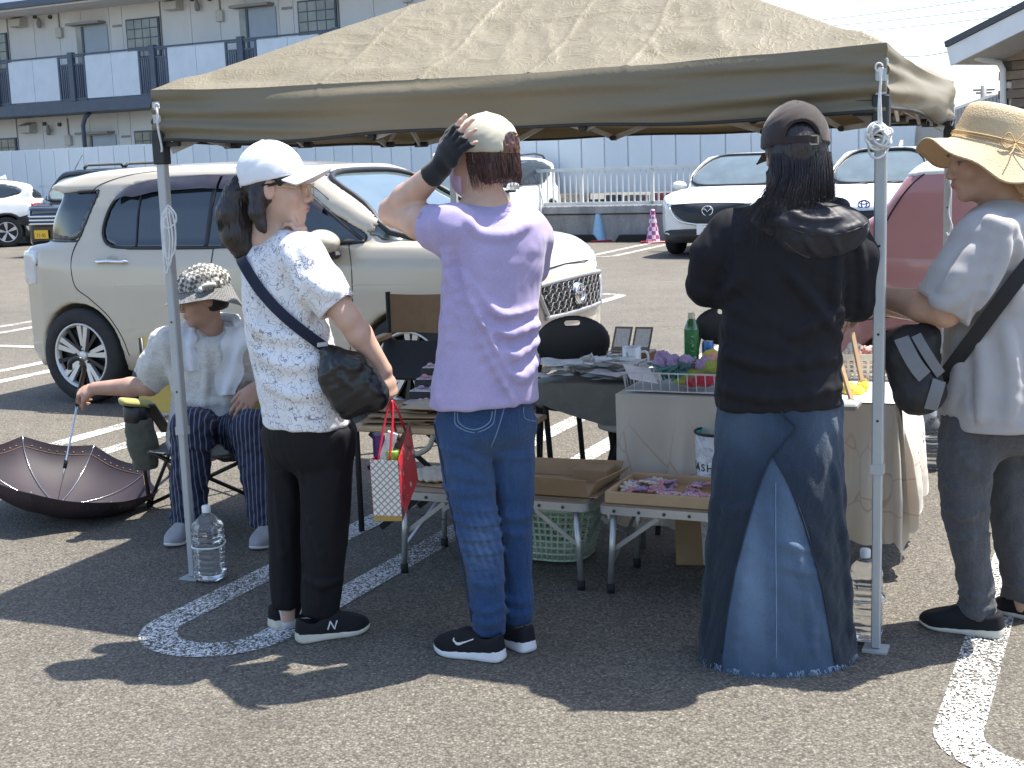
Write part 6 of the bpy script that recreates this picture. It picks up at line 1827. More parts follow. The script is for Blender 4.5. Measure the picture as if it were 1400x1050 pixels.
def pet2l(P, label, yaw, H=.31):
	b = thing('water_bottle', label, 'bottle', P, 0, None)
	prof = []
	n_ = 60
	for i in range(n_ + 1):
		z = .004 + (H - .075) * i / n_
		w = .053
		if .03 < z < H - .13: w -= .0035 * (0.5 + .5 * math.sin(z * 2 * math.pi / .021))
		if abs(z - H * .42) < .02: w -= .006 * math.cos((z - H * .42) / .02 * 1.57)
		if z < .02: w = .040 + .013 * math.sqrt(max(z - .004, 0) / .016)
		if z > H - .13:
			q = (z - (H - .13)) / .055; w = .053 - .038 * (q ** 1.7) if q < 1 else .015
		prof.append((z, w))
	V = []; nn = 32
	for z, w in prof:
		p = 4.0 - 2.0 * min(max((z - (H - .13)) / .05, 0), 1)
		for j in range(nn):
			t = 2 * math.pi * j / nn + .0001; ct, st = math.cos(t), math.sin(t)
			rr = w * (abs(ct) ** p + abs(st) ** p) ** (-1 / p)
			V.append((P[0] + rr * math.cos(t + yaw), P[1] + rr * math.sin(t + yaw), P[2] + z))
	F = [(i * nn + j, i * nn + (j + 1) % nn, (i + 1) * nn + (j + 1) % nn, (i + 1) * nn + j) for i in range(len(prof) - 1) for j in range(nn)]
	F.append(tuple(range(nn))[::-1]); F.append(tuple(range(len(prof) * nn - nn, len(prof) * nn)))
	mb = MB(); mb.add(V, F, 0, True); mb.build('body', M_CLEAR, b)
	MB().lathe(P + np.array([0, 0, H - .072]), [(.016, 0), (.0165, .003), (.0165, .022), (.014, .026), (0, .026)], 20).build('cap', M_PLATEW, b)
	t = np.linspace(0, 2 * math.pi, 33)[:-1]
	Q = [(P[0] + .058 * math.cos(a) * (1 + .12 * abs(math.sin(2 * a))), P[1] + .058 * math.sin(a) * (1 + .12 * abs(math.sin(2 * a))), P[2] + H * .42 + .004 * math.sin(a)) for a in t]
	MB().tube(Q, .0035, 6, closed=True).build('tie_cord', M_ROPE, b)
	return b
pet2l(np.array([*(TA + TU * .08 + TV * .0), 0]), 'full clear water bottle tied to the front left tent leg', RT, .335)
pet2l(np.array([*(TBc - TU * .045 + TV * .085), 0]), 'clear water bottle tied to the front right tent leg next to the skirt', RT, .34)
pet2l(np.array([*(TC - TU * .045 + TV * -.03), 0]), 'clear water bottle standing at the rear right tent leg under the black bag', RT, .33)
# ================================================================== PEOPLE: TOOLS
def mat_skin(name, col):
	t = NT(name)
	a = t.attr('tint'); n = t.noise(22, 5, .6); f = t.noise(260, 3)
	c = t.mix(1.0, a, t.ramp(n, [(.3, (.92, .90, .89)), (.7, (1.05, 1.03, 1.02))]), 'MULTIPLY')
	t.set(Base_Color=c, Roughness=.48, Specular_IOR_Level=.4, Subsurface_Weight=.12, Subsurface_Scale=.01)
	t.b.inputs['Subsurface Radius'].default_value = (1.0, .35, .2)
	t.bump(f, .12, .002)
	return t.mat
def mat_fabric(name, c1, c2=None, rough=.85, weave=700, nscale=6, bump=.25, sheen=.25, attr=None, wr=0.0, heather=0.0):
	t = NT(name); c2 = c2 or tuple(c * 1.15 for c in c1)
	n = t.noise(nscale, 5, .6); f = t.noise(weave, 2)
	c = t.ramp(n, [(.3, c1), (.7, c2)])
	if heather:
		hn = t.noise(260, 3, .7, vec=t.mapping((1, 1, 6)))
		c = t.mix(t.ramp(hn, [(.4, (0, 0, 0)), (.62, (heather,) * 3)]), c, tuple(min(1, x * 1.7 + .05) for x in c2))
	if attr: c = t.mix(1.0, t.attr(attr), t.mix(1.0, c, (1 / max(c1[0], 1e-3),) * 3 if False else c, 'MIX'), 'MULTIPLY')
	t.set(Base_Color=c, Roughness=rough, Sheen_Weight=sheen, Sheen_Roughness=.5, Specular_IOR_Level=.25)
	h = f
	if wr: h = t.math('ADD', t.math('MULTIPLY', f, .25), t.math('MULTIPLY', t.noise(28, 4, .6, dist=1.2), wr))
	t.bump(h, bump, .004)
	return t.mat
SK = (.60, .41, .315)
def hit(v, px, py, Y0, Y1):
	"""first point where the photo ray meets the surface of v, between ground distances Y0 and Y1"""
	d = ray(px, py); n_ = int((Y1 - Y0) / (v.h * .5))
	Ys = np.linspace(Y0, Y1, n_); P = np.array([0, 0, CAM_H]) + d[None] * (Ys / d[1])[:, None]
	I = np.round((P - v.lo) / v.h).astype(int)
	ok = np.all((I >= 0) & (I < v.n), axis=1)
	val = np.full(n_, 1.0); val[ok] = v.D[I[ok, 0], I[ok, 1], I[ok, 2]]
	w = np.nonzero(val < 0)[0]
	return P[w[0]] if len(w) else None
def folds(v, lines, Y0, Y1, r=.011, k=.018, op='u', sink=.004):
	for L in lines:
		rr = r;
		if isinstance(L, tuple): L, rr = L
		P = [hit(v, x, y, Y0, Y1) for x, y in smooth_poly(L, 4, closed=False)]
		P = [p for p in P if p is not None]
		if len(P) < 3: continue
		P = np.array(P) + unit(CAM_FWD) * sink
		n_ = len(P); t = np.linspace(0, 1, n_)
		rad_ = rr * (.35 + .65 * np.sin(t * math.pi) ** .6)
		v.tube(P, list(rad_), k, op)
def sleeve(v, pts, radii, k, cp, cn, hollow=.010):
	"""sleeve cut cleanly at its hem, joined to the garment"""
	P = np.array(pts); R = max(radii) + .04; t = Vox(P.min(0) - R, P.max(0) + R, v.h)
	off = np.round((t.lo - v.lo) / v.h).astype(int); off = np.maximum(off, 0)
	t = Vox(v.lo + off * v.h, np.minimum(P.max(0) + R, v.lo + v.h * (v.n - 1)), v.h)
	t.tube(pts, radii, .02); D0 = t.D.copy()
	t.plane(cp, cn, .003)
	inn = D0 + hollow
	X, Y, Z = [a[s_] for a, s_ in zip(t.ax, ((slice(None), None, None), (None, slice(None), None), (None, None, slice(None))))]
	n_ = unit(cn); dp = (X - cp[0]) * n_[0] + (Y - cp[1]) * n_[1] + (Z - cp[2]) * n_[2]
	t.D = np.maximum(t.D, -np.maximum(inn, -.022 - dp)).astype(f4)
	sl = tuple(slice(int(o_), int(o_ + n2)) for o_, n2 in zip(off, t.n))
	sub_ = v.D[sl]; t.D = t.D[:sub_.shape[0], :sub_.shape[1], :sub_.shape[2]]
	v.D[sl] = smin(sub_, t.D, k)
class Pose:
	def __init__(s, Y): s.Y = Y; s.k = pxm(Y)
	def __call__(s, px, py, dy=0.0): return at(px, py, s.Y + dy)
	def row(s, py, xl, xr, dy=0.0, ratio=.68, ang=0.0, pw=2.3):
		"""super-ellipse slice whose outline is seen from xl to xr at image height py"""
		c = s((xl + xr) / 2, py, dy); half = (xr - xl) / 2 / (FPX / ((s.Y + dy) * math.cos(PITCH) + .0))
		k = math.sqrt(math.cos(ang) ** 2 + (ratio * math.sin(ang)) ** 2)
		return (c[0], c[1], c[2], half / k, half / k * ratio, pw, ang)
def frame(f, roll=0.0):
	"""rows right, forward, up for a forward direction"""
	f = unit(f); r = unit(np.cross(f, [0, 0, 1.0])); u = np.cross(r, f)
	return np.array([r, f, u])
def head(v, c, R, s=1.0, ears=True):
	r, f, u = R
	def p(x, y, z): return np.asarray(c) + (r * x + f * y + u * z) * s
	v.ell(p(0, -.012, .028), np.array([.074, .094, .092]) * s, R, 0)
	v.ell(p(0, .028, -.035), np.array([.058, .064, .075]) * s, R, .03)
	v.ell(p(0, .050, -.082), np.array([.036, .036, .028]) * s, R, .03)
	v.ell(p(0, .074, -.098), np.array([.018, .014, .014]) * s, R, .02)           # chin
	for sx in (-1, 1):
		v.ell(p(sx * .040, .062, -.028), np.array([.024, .020, .024]) * s, R, .025)   # cheek
		v.ell(p(sx * .030, .083, .024), np.array([.026, .012, .008]) * s, R, .014)    # brow
		v.ell(p(sx * .034, .096, .004), np.array([.019, .016, .011]) * s, R, .012, 's')
		v.ell(p(sx * .032, .074, .003), np.array([.0145, .0145, .0135]) * s, R, .004)
		v.ell(p(sx * .009, .100, -.036), np.array([.009, .010, .008]) * s, R, .006)
	v.cone(p(0, .088, .012), p(0, .106, -.026), .0075 * s, .0095 * s, .012)
	v.ell(p(0, .108, -.031), np.array([.0095, .010, .0085]) * s, R, .008)
	v.ell(p(0, .090, -.062), np.array([.023, .012, .012]) * s, R, .012)
	v.ell(p(0, .0985, -.0575), np.array([.020, .006, .0048]) * s, R, .004)
	v.ell(p(0, .0970, -.0675), np.array([.018, .0065, .0055]) * s, R, .004)
	v.cone(p(-.018, .104, -.0625), p(.018, .104, -.0625), .0025 * s, None, .003, 's')
	if ears:
		for sx in (-1, 1):
			v.ell(p(sx * .077, -.006, -.004), np.array([.010, .019, .031]) * s, R, .008)
			v.ell(p(sx * .086, -.002, .000), np.array([.006, .011, .020]) * s, R, .006, 's')
def hand(v, wrist, d, nrm, thumb_side, curl=(.5, .6, .5), s=1.0, spread=.12, thumb=(.55, .3), k=.006, fcurl=None):
	"""d: finger direction, nrm: back of hand normal, thumb_side: +1/-1 along cross(d, nrm)"""
	d = unit(d); nrm = unit(np.asarray(nrm, float) - (np.asarray(nrm, float) @ d) * d); sd = np.cross(d, nrm) * thumb_side
	w = np.asarray(wrist, float)
	kn = w + d * .085 * s
	v.econe(w, w + d * .05 * s, (.028 * s, .019 * s), (.037 * s, .016 * s), sd, .012)
	v.econe(w + d * .045 * s, kn, (.037 * s, .016 * s), (.037 * s, .0125 * s), sd, .01)
	L = [(.042, .026, .022), (.046, .029, .023), (.043, .027, .022), (.034, .021, .02)]
	for i in range(4):
		off = (.029 - .0195 * i) * s
		b = w + d * (.084 - .004 * abs(i - 1)) * s + sd * off
		dd = unit(d + sd * spread * (1.2 - i) * .6)
		a = 0; P = [b]
		cu = curl if fcurl is None else fcurl[i]
		for j in range(3):
			a += cu[j]
			P.append(P[-1] + (dd * math.cos(a) - nrm * math.sin(a)) * L[i][j] * s)
		rr = np.array([.0088, .0082, .0074, .0064]) * s * (1 if i < 3 else .9)
		v.tube(P, list(rr), k)
	b = w + d * .018 * s + sd * .028 * s - nrm * .006 * s
	dd = unit(d * math.cos(thumb[0]) + sd * math.sin(thumb[0]) - nrm * .35)
	P = [b, b + dd * .042 * s]
	d2 = unit(dd * math.cos(thumb[1]) - nrm * math.sin(thumb[1]) - sd * .2)
	P.append(P[-1] + d2 * .032 * s); P.append(P[-1] + unit(d2 - nrm * .15) * .024 * s)
	v.tube(P, [.015 * s, .0115 * s, .0098 * s, .0078 * s], .01)
	return kn
def skin_part(v, root, name, mat, c, R, s=1.0, base=SK, relax=1, lips=(.40, .16, .14), face=True, brow=(.05, .035, .03)):
	V, F = v.nets(); V = relax_mesh(V, F, relax) if relax else V
	me = np_mesh(name, V, F)
	C = np.tile(np.array(base), (len(V), 1))
	bl_ = .5 + .5 * sine_noise(V[:, 0], V[:, 1], V[:, 2], .09, np.random.default_rng(5)); C *= (1 - np.clip(bl_, 0, 1)[:, None] * np.array([.03, .10, .12]))
	if face:
		Q = (V - c) @ R.T / s
		def blend(w, col):
			nonlocal C
			C = C * (1 - w[:, None]) + np.array(col) * w[:, None]
		def g(x, y, z, a, b, d): return np.exp(-(((np.abs(Q[:, 0]) - x) / a) ** 2 + ((Q[:, 1] - y) / b) ** 2 + ((Q[:, 2] - z) / d) ** 2))
		blend(np.clip(g(.042, .075, -.03, .026, .03, .022) * .35, 0, 1), (base[0] * 1.0, base[1] * .72, base[2] * .68))
		fr = Q[:, 1] > .05
		blend(np.clip(1.6 * g(0, .10, -.0625, .019, .012, .0075), 0, 1) * fr, lips)
		blend(np.clip(1.5 * g(.032, .09, .028, .017, .02, .0045), 0, .85) * fr, brow)
		blend(np.clip(1.4 * g(.032, .09, .0065, .0155, .02, .0030), 0, .9) * fr, (.03, .02, .018))
		blend(np.clip(1.2 * g(.033, .09, .001, .008, .02, .004), 0, .85) * fr, (.035, .022, .018))
		blend(np.clip(g(.006, .108, -.040, .004, .01, .003) * 1.3, 0, .8), (.12, .05, .04))
		blend(np.clip(g(.085, -.004, 0, .012, .014, .024) * .4, 0, 1), (base[0], base[1] * .7, base[2] * .65))
	vcol(me, 'tint', C)
	return link(name, me, root, True, mat)
def shoe(root, heel, d, L, mat_up, mat_sole, sole_h=.028, name='shoe', bulk=1.0, toe_up=.01, collar=.085, mat_out=None, side_logo=None):
	"""heel: ground point below the back of the heel; d: direction of the toe"""
	d = unit([d[0], d[1], 0]); y = np.array([-d[1], d[0], 0]); k = L / .25
	pl = np.array([(0, 0), (.004, .022), (.02, .033), (.06, .036), (.10, .036), (.14, .042), (.18, .047), (.21, .044), (.235, .03), (.249, .012), (.25, 0)])
	pl = np.vstack([pl, (pl[::-1] * [1, -.92])[1:-1]]) * k
	pl = smooth_poly(pl, 3)
	v = Vox([-.03, -.075, -.01], [.29 * k, .075, .14], .0045)
	X, Y, Z = v.ax[0], v.ax[1], v.ax[2]
	P2 = poly_sdf(pl, X, Y)[:, :, None]
	toe = (toe_up * np.clip((X / k - .17) / .08, 0, 1) ** 2 + .006 * np.clip((.03 - X / k) / .04, 0, 1) ** 2)[:, None, None]
	Zb = Z[None, None, :]
	xs = np.array([-.02, 0, .03, .07, .10, .13, .17, .21, .24, .26]) * k
	zt = np.array([collar + .012, collar + .014, collar + .002, collar - .004, collar + .008, .088, .070, .056, .046, .036]) + sole_h - .028
	ztop = _smooth_interp(X, xs, zt)[:, None, None]
	xk = X / k
	sole_top = (sole_h + .012 * np.clip((.075 - xk) / .08, 0, 1) - .012 * np.clip((xk - .10) / .10, 0, 1) + toe_up * 1.3 * np.clip((xk - .17) / .08, 0, 1) ** 2 - .004 * np.exp(-((xk - .11) / .03) ** 2))[:, None, None]
	Dsole = smax(smax(P2 - .0015 * bulk + .10 * np.abs(Zb - .012) * (Zb > .012) - .05 * np.maximum(.02 - Zb, 0), Zb - sole_top, .006), toe - Zb, .012)
	Dup = smax(P2 + .0005 + .13 * np.maximum(Zb - .035, 0) + .25 * np.maximum(Zb - .06, 0) * (X > .1)[:, None, None], Zb - ztop, .020)
	Dup = smax(Dup, -(np.sqrt(((X - .052 * k)[:, None, None] / 1.5) ** 2 + (Y[None, :, None]) ** 2) - .022 + np.maximum(.055 - Zb, 0)), .006)
	Dup = smax(Dup, sole_top - .012 - Zb, .0)
	M = np.array([d, y, [0, 0, 1.0]])
	def tr(V): return V @ M + np.array([heel[0], heel[1], 0])
	V, F = surface_nets(Dup.astype(f4), v.lo, v.h); V = relax_mesh(V, F, 1)
	so = link(name, np_mesh(name, tr(V), F), root, True, mat_up)
	V, F = surface_nets(Dsole.astype(f4), v.lo, v.h); V = relax_mesh(V, F, 1)
	link('sole', np_mesh('sole', tr(V), F), so, True, mat_sole)
	mb = MB()
	for q in range(4):
		x = (.115 + .018 * q) * k; z = np.interp(x, xs, zt) - .004
		mb.tube([tr(np.array([[x, -.02, z - .006]]))[0], tr(np.array([[x + .004, 0, z + .003]]))[0], tr(np.array([[x, .02, z - .006]]))[0]], .0022, 5)
	mb.build('laces', mat_up, so)
	def surf(x, z, side):
		i = int(round((x - v.lo[0]) / v.h)); kz = int(round((z - v.lo[2]) / v.h)); c = Dup[i, :, kz]; j = np.nonzero(c < 0)[0]
		if len(j) == 0: j = np.argsort(c)[:1]
		yy = Y[j[0]] - .003 if side < 0 else Y[j[-1]] + .003
		return tr(np.array([[x, yy, z]]))[0]
	return so, surf
def strands(name, roots_tips, mat, root, r=.0022, n=5, seed=0, wig=.004):
	"""one mesh of thin tapered locks; roots_tips: list of point lists"""
	rg = np.random.default_rng(seed); Vs = []; Fs = []; o = 0
	for pts in roots_tips:
		P = smooth_poly(pts, 3, closed=False) if len(pts) > 2 else np.array(pts)
		m_ = len(P); P = P + rg.normal(0, wig, P.shape) * np.linspace(.2, 1, m_)[:, None] * .6
		T = np.gradient(P, axis=0); T /= np.linalg.norm(T, axis=1)[:, None] + 1e-9
		a = np.cross(T, [0.3, 1.0, .2]); a /= np.linalg.norm(a, axis=1)[:, None] + 1e-9; b = np.cross(T, a)
		w = r * np.linspace(1, .15, m_) * rg.uniform(.6, 1.5)
		ring = np.stack([P + a * w[:, None], P - a * .5 * w[:, None] + b * .87 * w[:, None], P - a * .5 * w[:, None] - b * .87 * w[:, None]], 1)
		Vs.append(ring.reshape(-1, 3))
		i = np.arange(m_ - 1)[:, None] * 3
		for q in range(3):
			q2 = (q + 1) % 3
			Fs.append(o + np.hstack([i + q, i + q2, i + 3 + q2, i + 3 + q]))
		o += m_ * 3
	return link(name, np_mesh(name, np.vstack(Vs), np.vstack(Fs)), root, True, mat)
def mat_hair(name, c1, c2):
	t = NT(name)
	n = t.noise(120, 3, .6, vec=t.mapping((1, 1, .12)))
	t.set(Base_Color=t.ramp(n, [(.3, c1), (.75, c2)]), Roughness=.42, Specular_IOR_Level=.55)
	t.bump(n, .6, .004)
	return t.mat
M_HAIRB = mat_hair('black_hair', (.008, .006, .006), (.03, .02, .02))
M_HAIRR = mat_hair('brown_hair', (.03, .014, .011), (.12, .05, .04))
def cap(root, c, R, s, mat, brim_mat=None, strap=None, name='cap', tilt=0.0, opening=True, brim_len=.075, height=.098, button=True, W=.088, Ln=.104):
	"""baseball cap in the head frame"""
	r, f, u = R
	if tilt:
		f, u = f * math.cos(tilt) + u * math.sin(tilt), u * math.cos(tilt) - f * math.sin(tilt)
	RR = np.array([r, f, u])
	def p(x, y, z): return np.asarray(c) + (r * x + f * y + u * z) * s
	base = p(0, -.010, .030)
	ext = .22
	v = Vox(np.asarray(c) - ext, np.asarray(c) + ext, .0045)
	v.ell(base, np.array([W + .002, Ln + .002, height + .005]) * s, RR, 0)
	v.plane(base - u * .012 * s, -u, .006)
	inner = Vox(np.asarray(c) - ext, np.asarray(c) + ext, .0045)
	inner.ell(base, np.array([W - .011, Ln - .011, height - .007]) * s, RR, 0)
	v.D = np.maximum(v.D, -inner.D)
	if opening:
		v.ell(p(0, -Ln - .01, .030), np.array([.048, .05, .048]) * s, RR, .003, 's')
	for kx in (0, 1, 2):
		a = kx * math.pi / 3 + math.pi / 2
		ax_ = r * math.cos(a) + f * math.sin(a)
		T = [base + ax_ * math.cos(t) * (W * abs(math.cos(a)) + Ln * abs(math.sin(a))) * s * 1.0 + u * math.sin(t) * (height + .004) * s for t in np.linspace(0, math.pi, 25)]
	v.noise(.0010, .08, 5, 1.0)
	o = link(name, v.mesh(name, relax=1), root, True, mat)
	for kx in range(3):
		a = kx * math.pi / 3 + math.pi / 2
		T = []
		for t in np.linspace(.08, math.pi - .08, 26):
			q = (r * math.cos(a) * W + f * math.sin(a) * Ln) * math.cos(t) * s + u * math.sin(t) * (height + .0045) * s
			if opening and (q @ f) < -.075 * s and (q @ u) < .05 * s: continue
			T.append(base + q)
		MB().tube(T, .0016, 5).build('seam', mat, o)
	if button: MB().lathe(base + u * (height + .003) * s, [(.009, 0), (.008, .004), (0, .006)], 14, axis=u).build('button', brim_mat or mat, o)
	na, nb = 25, 9
	G = np.zeros((na, nb, 3)); G2 = np.zeros((na, nb, 3))
	for i, a in enumerate(np.linspace(-1.12, 1.12, na)):
		for j, q in enumerate(np.linspace(0, 1, nb)):
			e = base + (r * math.sin(a) * W * .99 + f * math.cos(a) * Ln * .99) * s
			out = brim_len * max(math.cos(a * .98), 0.0) ** .8 * q
			dz = -.018 * (math.sin(a) ** 2) * (1 + .8 * q) - .012 * q - .004
			G[i, j] = e + (f * out + r * math.sin(a) * .012 * q + u * dz) * s
			G2[i, j] = G[i, j] - u * .004
	mb = MB(); mb.grid(G); mb.grid(G2[::-1]);
	edge = np.vstack([G[:, -1]])
	bo = mb.build('brim', brim_mat or mat, o)
	MB().tube(edge - u * .002, .0028, 6).build('brim_edge', brim_mat or mat, bo)
	if opening and strap is not None:
		S_ = []
		for a in np.linspace(-.62, .62, 15):
			S_.append(base + (r * math.sin(a) * (W + .001) - f * math.cos(a) * (Ln + .001)) * s - u * .004 * s)
		mb = MB(); S_ = np.array(S_)
		mb.grid(np.stack([S_ + u * .010, S_ - u * .010], 1)); mb.grid(np.stack([S_ - u * .010, S_ + u * .010], 1) + f * .003)
		mb.build('back_strap', strap, o)
	return o, p
# ================================================================== THE WOMAN IN THE LILAC SHIRT
M_SKIN = mat_skin('skin_light', SK)
def person(label, P):
	return thing('person', label, 'person', [P[0], P[1], 0])
M_WSOLE = simple('white_sole', (.68, .68, .70), .5, var=.06)
M_BSHOE = mat_fabric('black_shoe_mesh', (.009, .009, .011), (.015, .015, .018), .8, 500, bump=.4, sheen=0)
M_PURPLE = mat_fabric('lilac_heather', (.31, .26, .43), (.37, .315, .50), .85, 900, 8, .2, .2, heather=.35)
def mat_denim(name, c1, c2):
	t = NT(name)
	a = t.attr('fade'); n = t.noise(14, 5, .65); f = t.noise(500, 2, vec=t.mapping((1, 1, .35)))
	streak = t.noise(60, 4, .7, vec=t.mapping((1, 1, .1)))
	c = t.ramp(n, [(.3, c1), (.7, c2)])
	c = t.mix(t.ramp(streak, [(.5, (0, 0, 0)), (.75, (.35, .35, .35))]), c, tuple(min(1, x * 2.0 + .02) for x in c2))
	c = t.mix(.35, c, t.ramp(f, [(.35, tuple(x * .6 for x in c1)), (.65, tuple(min(1, x * 1.5) for x in c2))]))
	sp = t.node('SeparateColor'); t.l.new(a, sp.inputs[0])
	c = t.mix(sp.outputs[0], c, (.30, .42, .58))
	c = t.mix(sp.outputs[1], c, (.017, .023, .032))
	t.set(Base_Color=c, Roughness=.85, Sheen_Weight=.15, Specular_IOR_Level=.2)
	t.bump(t.math('ADD', f, t.math('MULTIPLY', t.noise(34, 4, .65, dist=1.2), 1.6)), .6, .005)
	return t.mat
M_JEANS = mat_denim('blue_jeans', (.014, .042, .115), (.024, .062, .155))
def garment(v, name, mat, root, relax=1, fade=None):
	V, F = v.nets(); V = relax_mesh(V, F, relax)
	me = np_mesh(name, V, F)
	if fade is not None:
		C = np.zeros((len(V), 3)); fade(V, C); vcol(me, 'fade', np.clip(C, 0, 1))
	return link(name, me, root, True, mat)
def legs_gar(q, rows_l, rows_r, hips, name, mat, root, noise=.002, fl=None, fade=None, h=.006, seed=1, Yr=(.6, .6), sinkfold=.011):
	allr = rows_l + rows_r + hips
	A = np.array([r[:3] for r in allr]); R = max(r[3] for r in allr) + .04
	v = Vox(A.min(0) - [R, R, .03], A.max(0) + [R, R, .03], h)
	v.loft(rows_l, .02); v.loft(rows_r, .008); v.loft(hips, .04)
	if fl: folds(v, fl, q.Y - .35, q.Y + .35, sinkfold, .014)
	v.noise(noise, .10, seed, 1.2, stretch=(1, 1, .6))
	return garment(v, name, mat, root, 1, fade), v
q = Pose(4.05)
pw = person('woman in lilac t-shirt and jeans holding her cap, seen from behind', gr(668, 892))
ANG = rad(26)
hc = q(661, 216, .02); HR = frame((-.84, .54, -.06))
v = Vox([-.62, 3.72, .02], [.28, 4.4, 1.72], .005)
head(v, hc, HR, .98)
v.cone(hc - [0, .0, .06], q(668, 285, .04), .05, .056, .03)
shL, shR = q(618, 310, -.07), q(730, 312, .08)
v.econe(q(668, 288, .03), q(664, 320, .03), (.1, .05), (.12, .06), (1, .4, 0), .03)
v.cone(q(664, 320, .03), q(662, 560, .0), .04, .04, .03)
el, wr_ = q(538, 290, .12), q(603, 228, -.05)
v.tube([shR, q(722, 400, .16), q(690, 430, .28), q(660, 420, .3)], [.045, .038, .03, .026], .02)
v.tube([shL, q(575, 303, .03), el], [.055, .053, .044], .02)
v.tube([el, el + (wr_ - el) * .3, wr_], [.044, .046, .030], .015)
hd_ = q(628, 184, -.11) - wr_
fc = [(.25, .15, .1), (.2, .2, .15), (.15, .25, .2), (.2, .3, .2)]
hand(v, wr_, hd_, (-.55, -.75, .25), -1, fcurl=fc, s=.98, spread=.25, thumb=(.75, .15))
v.tube([q(640, 600), q(655, 740), q(667, 870)], [.05, .035, .03], .02); v.tube([q(700, 600, .04), q(705, 740, .05), q(708, 850, .05)], [.05, .035, .03], .02)
body_p = skin_part(v, pw, 'body', M_SKIN, hc, HR, .98)
S = lambda py, xl, xr, dy=0.0: q.row(py, xl, xr, dy, .66, ANG)
v = Vox([-.55, 3.70, .70], [.42, 4.45, 1.45], .005)
v.loft([S(552, 587, 737), S(520, 591, 736), S(480, 596, 736), S(440, 600, 737), S(400, 603, 738), S(360, 605, 743), S(330, 600, 747, .01), S(308, 606, 745, .02), S(294, 622, 735, .03), S(283, 642, 718, .04), S(276, 652, 706, .04)], .01)
sd_ = unit(q(560, 306, .04) - shL)
cutn = q(586, 314, -.01)
sleeve(v, [q(645, 308, -.01), shL, q(594, 311, -.02), q(560, 308, .05)], [.062, .068, .064, .064], .035, cutn, sd_)
v.tube([q(712, 305, .06), q(728, 325, .10), q(728, 365, .14)], [.06, .06, .055], .03)
v.ell(q(668, 268, .05), (.068, .068, .045), None, .01, 's')
v.noise(.0018, .2, 3, 1.2)
folds(v, [([(611, 340), (620, 380), (640, 440), (670, 500), (704, 552)], .008), ([(611, 345), (614, 420), (607, 500), (599, 550)], .010), ([(628, 372), (658, 412), (694, 434), (738, 418)], .009), ([(640, 404), (684, 456), (736, 444)], .011), ([(658, 430), (696, 486), (735, 466)], .010),
		  ([(676, 466), (708, 516), (734, 492)], .008), ([(640, 300), (652, 318), (690, 322), (722, 306)], .007)], 3.6, 4.4, k=.026, sink=.003)
folds(v, [([(619, 352), (631, 420), (664, 498), (692, 548)], .009), ([(645, 395), (680, 442), (735, 431)], .008), ([(662, 428), (692, 470), (734, 455)], .008), ([(602, 352), (603, 430), (597, 535)], .007), ([(680, 462), (704, 502), (733, 480)], .007)], 3.6, 4.4, k=.022, op='s', sink=-.005)
garment(v, 'shirt', M_PURPLE, pw)
def jr(dy, rows, ang=ANG, ratio=.85): return [q.row(y, a, b, dy + dd, ratio, ang, 2.2) for (y, a, b, dd) in rows]
RL = jr(-.01, [(575, 597, 660, 0), (618, 599, 671, 0), (660, 606, 677, 0), (700, 616, 681, -.01), (740, 625, 687, -.02), (780, 635, 691, -.03), (820, 641, 690, -.03), (850, 645, 692, -.03), (868, 647, 691, -.03)])
RR_ = jr(.05, [(575, 668, 731, 0), (618, 667, 732, 0), (660, 674, 732, 0), (700, 680, 730, 0), (740, 684, 729, 0), (780, 687, 729, 0), (820, 686, 730, 0), (852, 686, 730, 0)])
HP = jr(.02, [(540, 596, 730, 0), (565, 597, 731, 0), (590, 602, 728, 0), (606, 616, 712, 0), (618, 640, 690, 0)], ANG, .72)
def fade_j(V, C):
	z = V[:, 2]; x = V[:, 0]
	kn = at(650, 740, 4.0)
	C[:, 0] = .26 * np.exp(-((z - kn[2]) / .10) ** 2) * np.exp(-((x - kn[0] - .03) / .07) ** 2) * (.55 + .45 * sine_noise(x, V[:, 1], z * 2.2, .05, np.random.default_rng(3)))
	C[:, 0] += .06 * np.exp(-((z - .62) / .12) ** 2)
	C[:, 1] = .25 * np.clip(1 - np.abs(z - .80) / .04, 0, 1)
fl = [([(600, 610), (640, 622), (665, 640)], 0.0104), ([(598, 640), (640, 652), (668, 655)], 0.0091), ([(672, 618), (705, 625), (734, 622)], 0.0091), ([(620, 690), (650, 700), (680, 695)], 0.0104), ([(622, 708), (655, 718), (684, 710)], 0.0117), ([(626, 728), (655, 738), (686, 730)], 0.0117), ([(630, 748), (660, 756), (688, 750)], 0.0091),
	  ([(684, 700), (705, 708), (729, 700)], 0.0091), ([(686, 722), (706, 730), (728, 724)], 0.0091), ([(644, 826), (665, 836), (690, 828)], 0.0104), ([(645, 842), (667, 852), (690, 844)], 0.0104), ([(687, 815), (708, 824), (729, 816)], 0.0104), ([(687, 832), (708, 842), (729, 834)], 0.0091), ([(606, 664), (640, 676), (676, 668)], 0.0078), ([(640, 790), (664, 800), (690, 792)], 0.0078)]
je, vj = legs_gar(q, RL, RR_, HP, 'jeans', M_JEANS, pw, .002, fl, fade_j, seed=11)
def stitch(v, lines, mat, root, nm, r=.0016, Y0=3.5, Y1=4.5, off=.0015):
	for L in lines:
		P = [hit(v, x, y, Y0, Y1) for x, y in smooth_poly(L, 5, closed=False)]
		P = [p - unit(CAM_FWD) * off for p in P if p is not None]
		if len(P) > 2:
			P = np.array(P)
			for _ in range(2): P[1:-1] = (P[:-2] + 2 * P[1:-1] + P[2:]) / 4
			MB().tube(P, r, 5).build(nm, mat, root)
M_STITCH = simple('pale_stitch', (.16, .24, .36), .8)
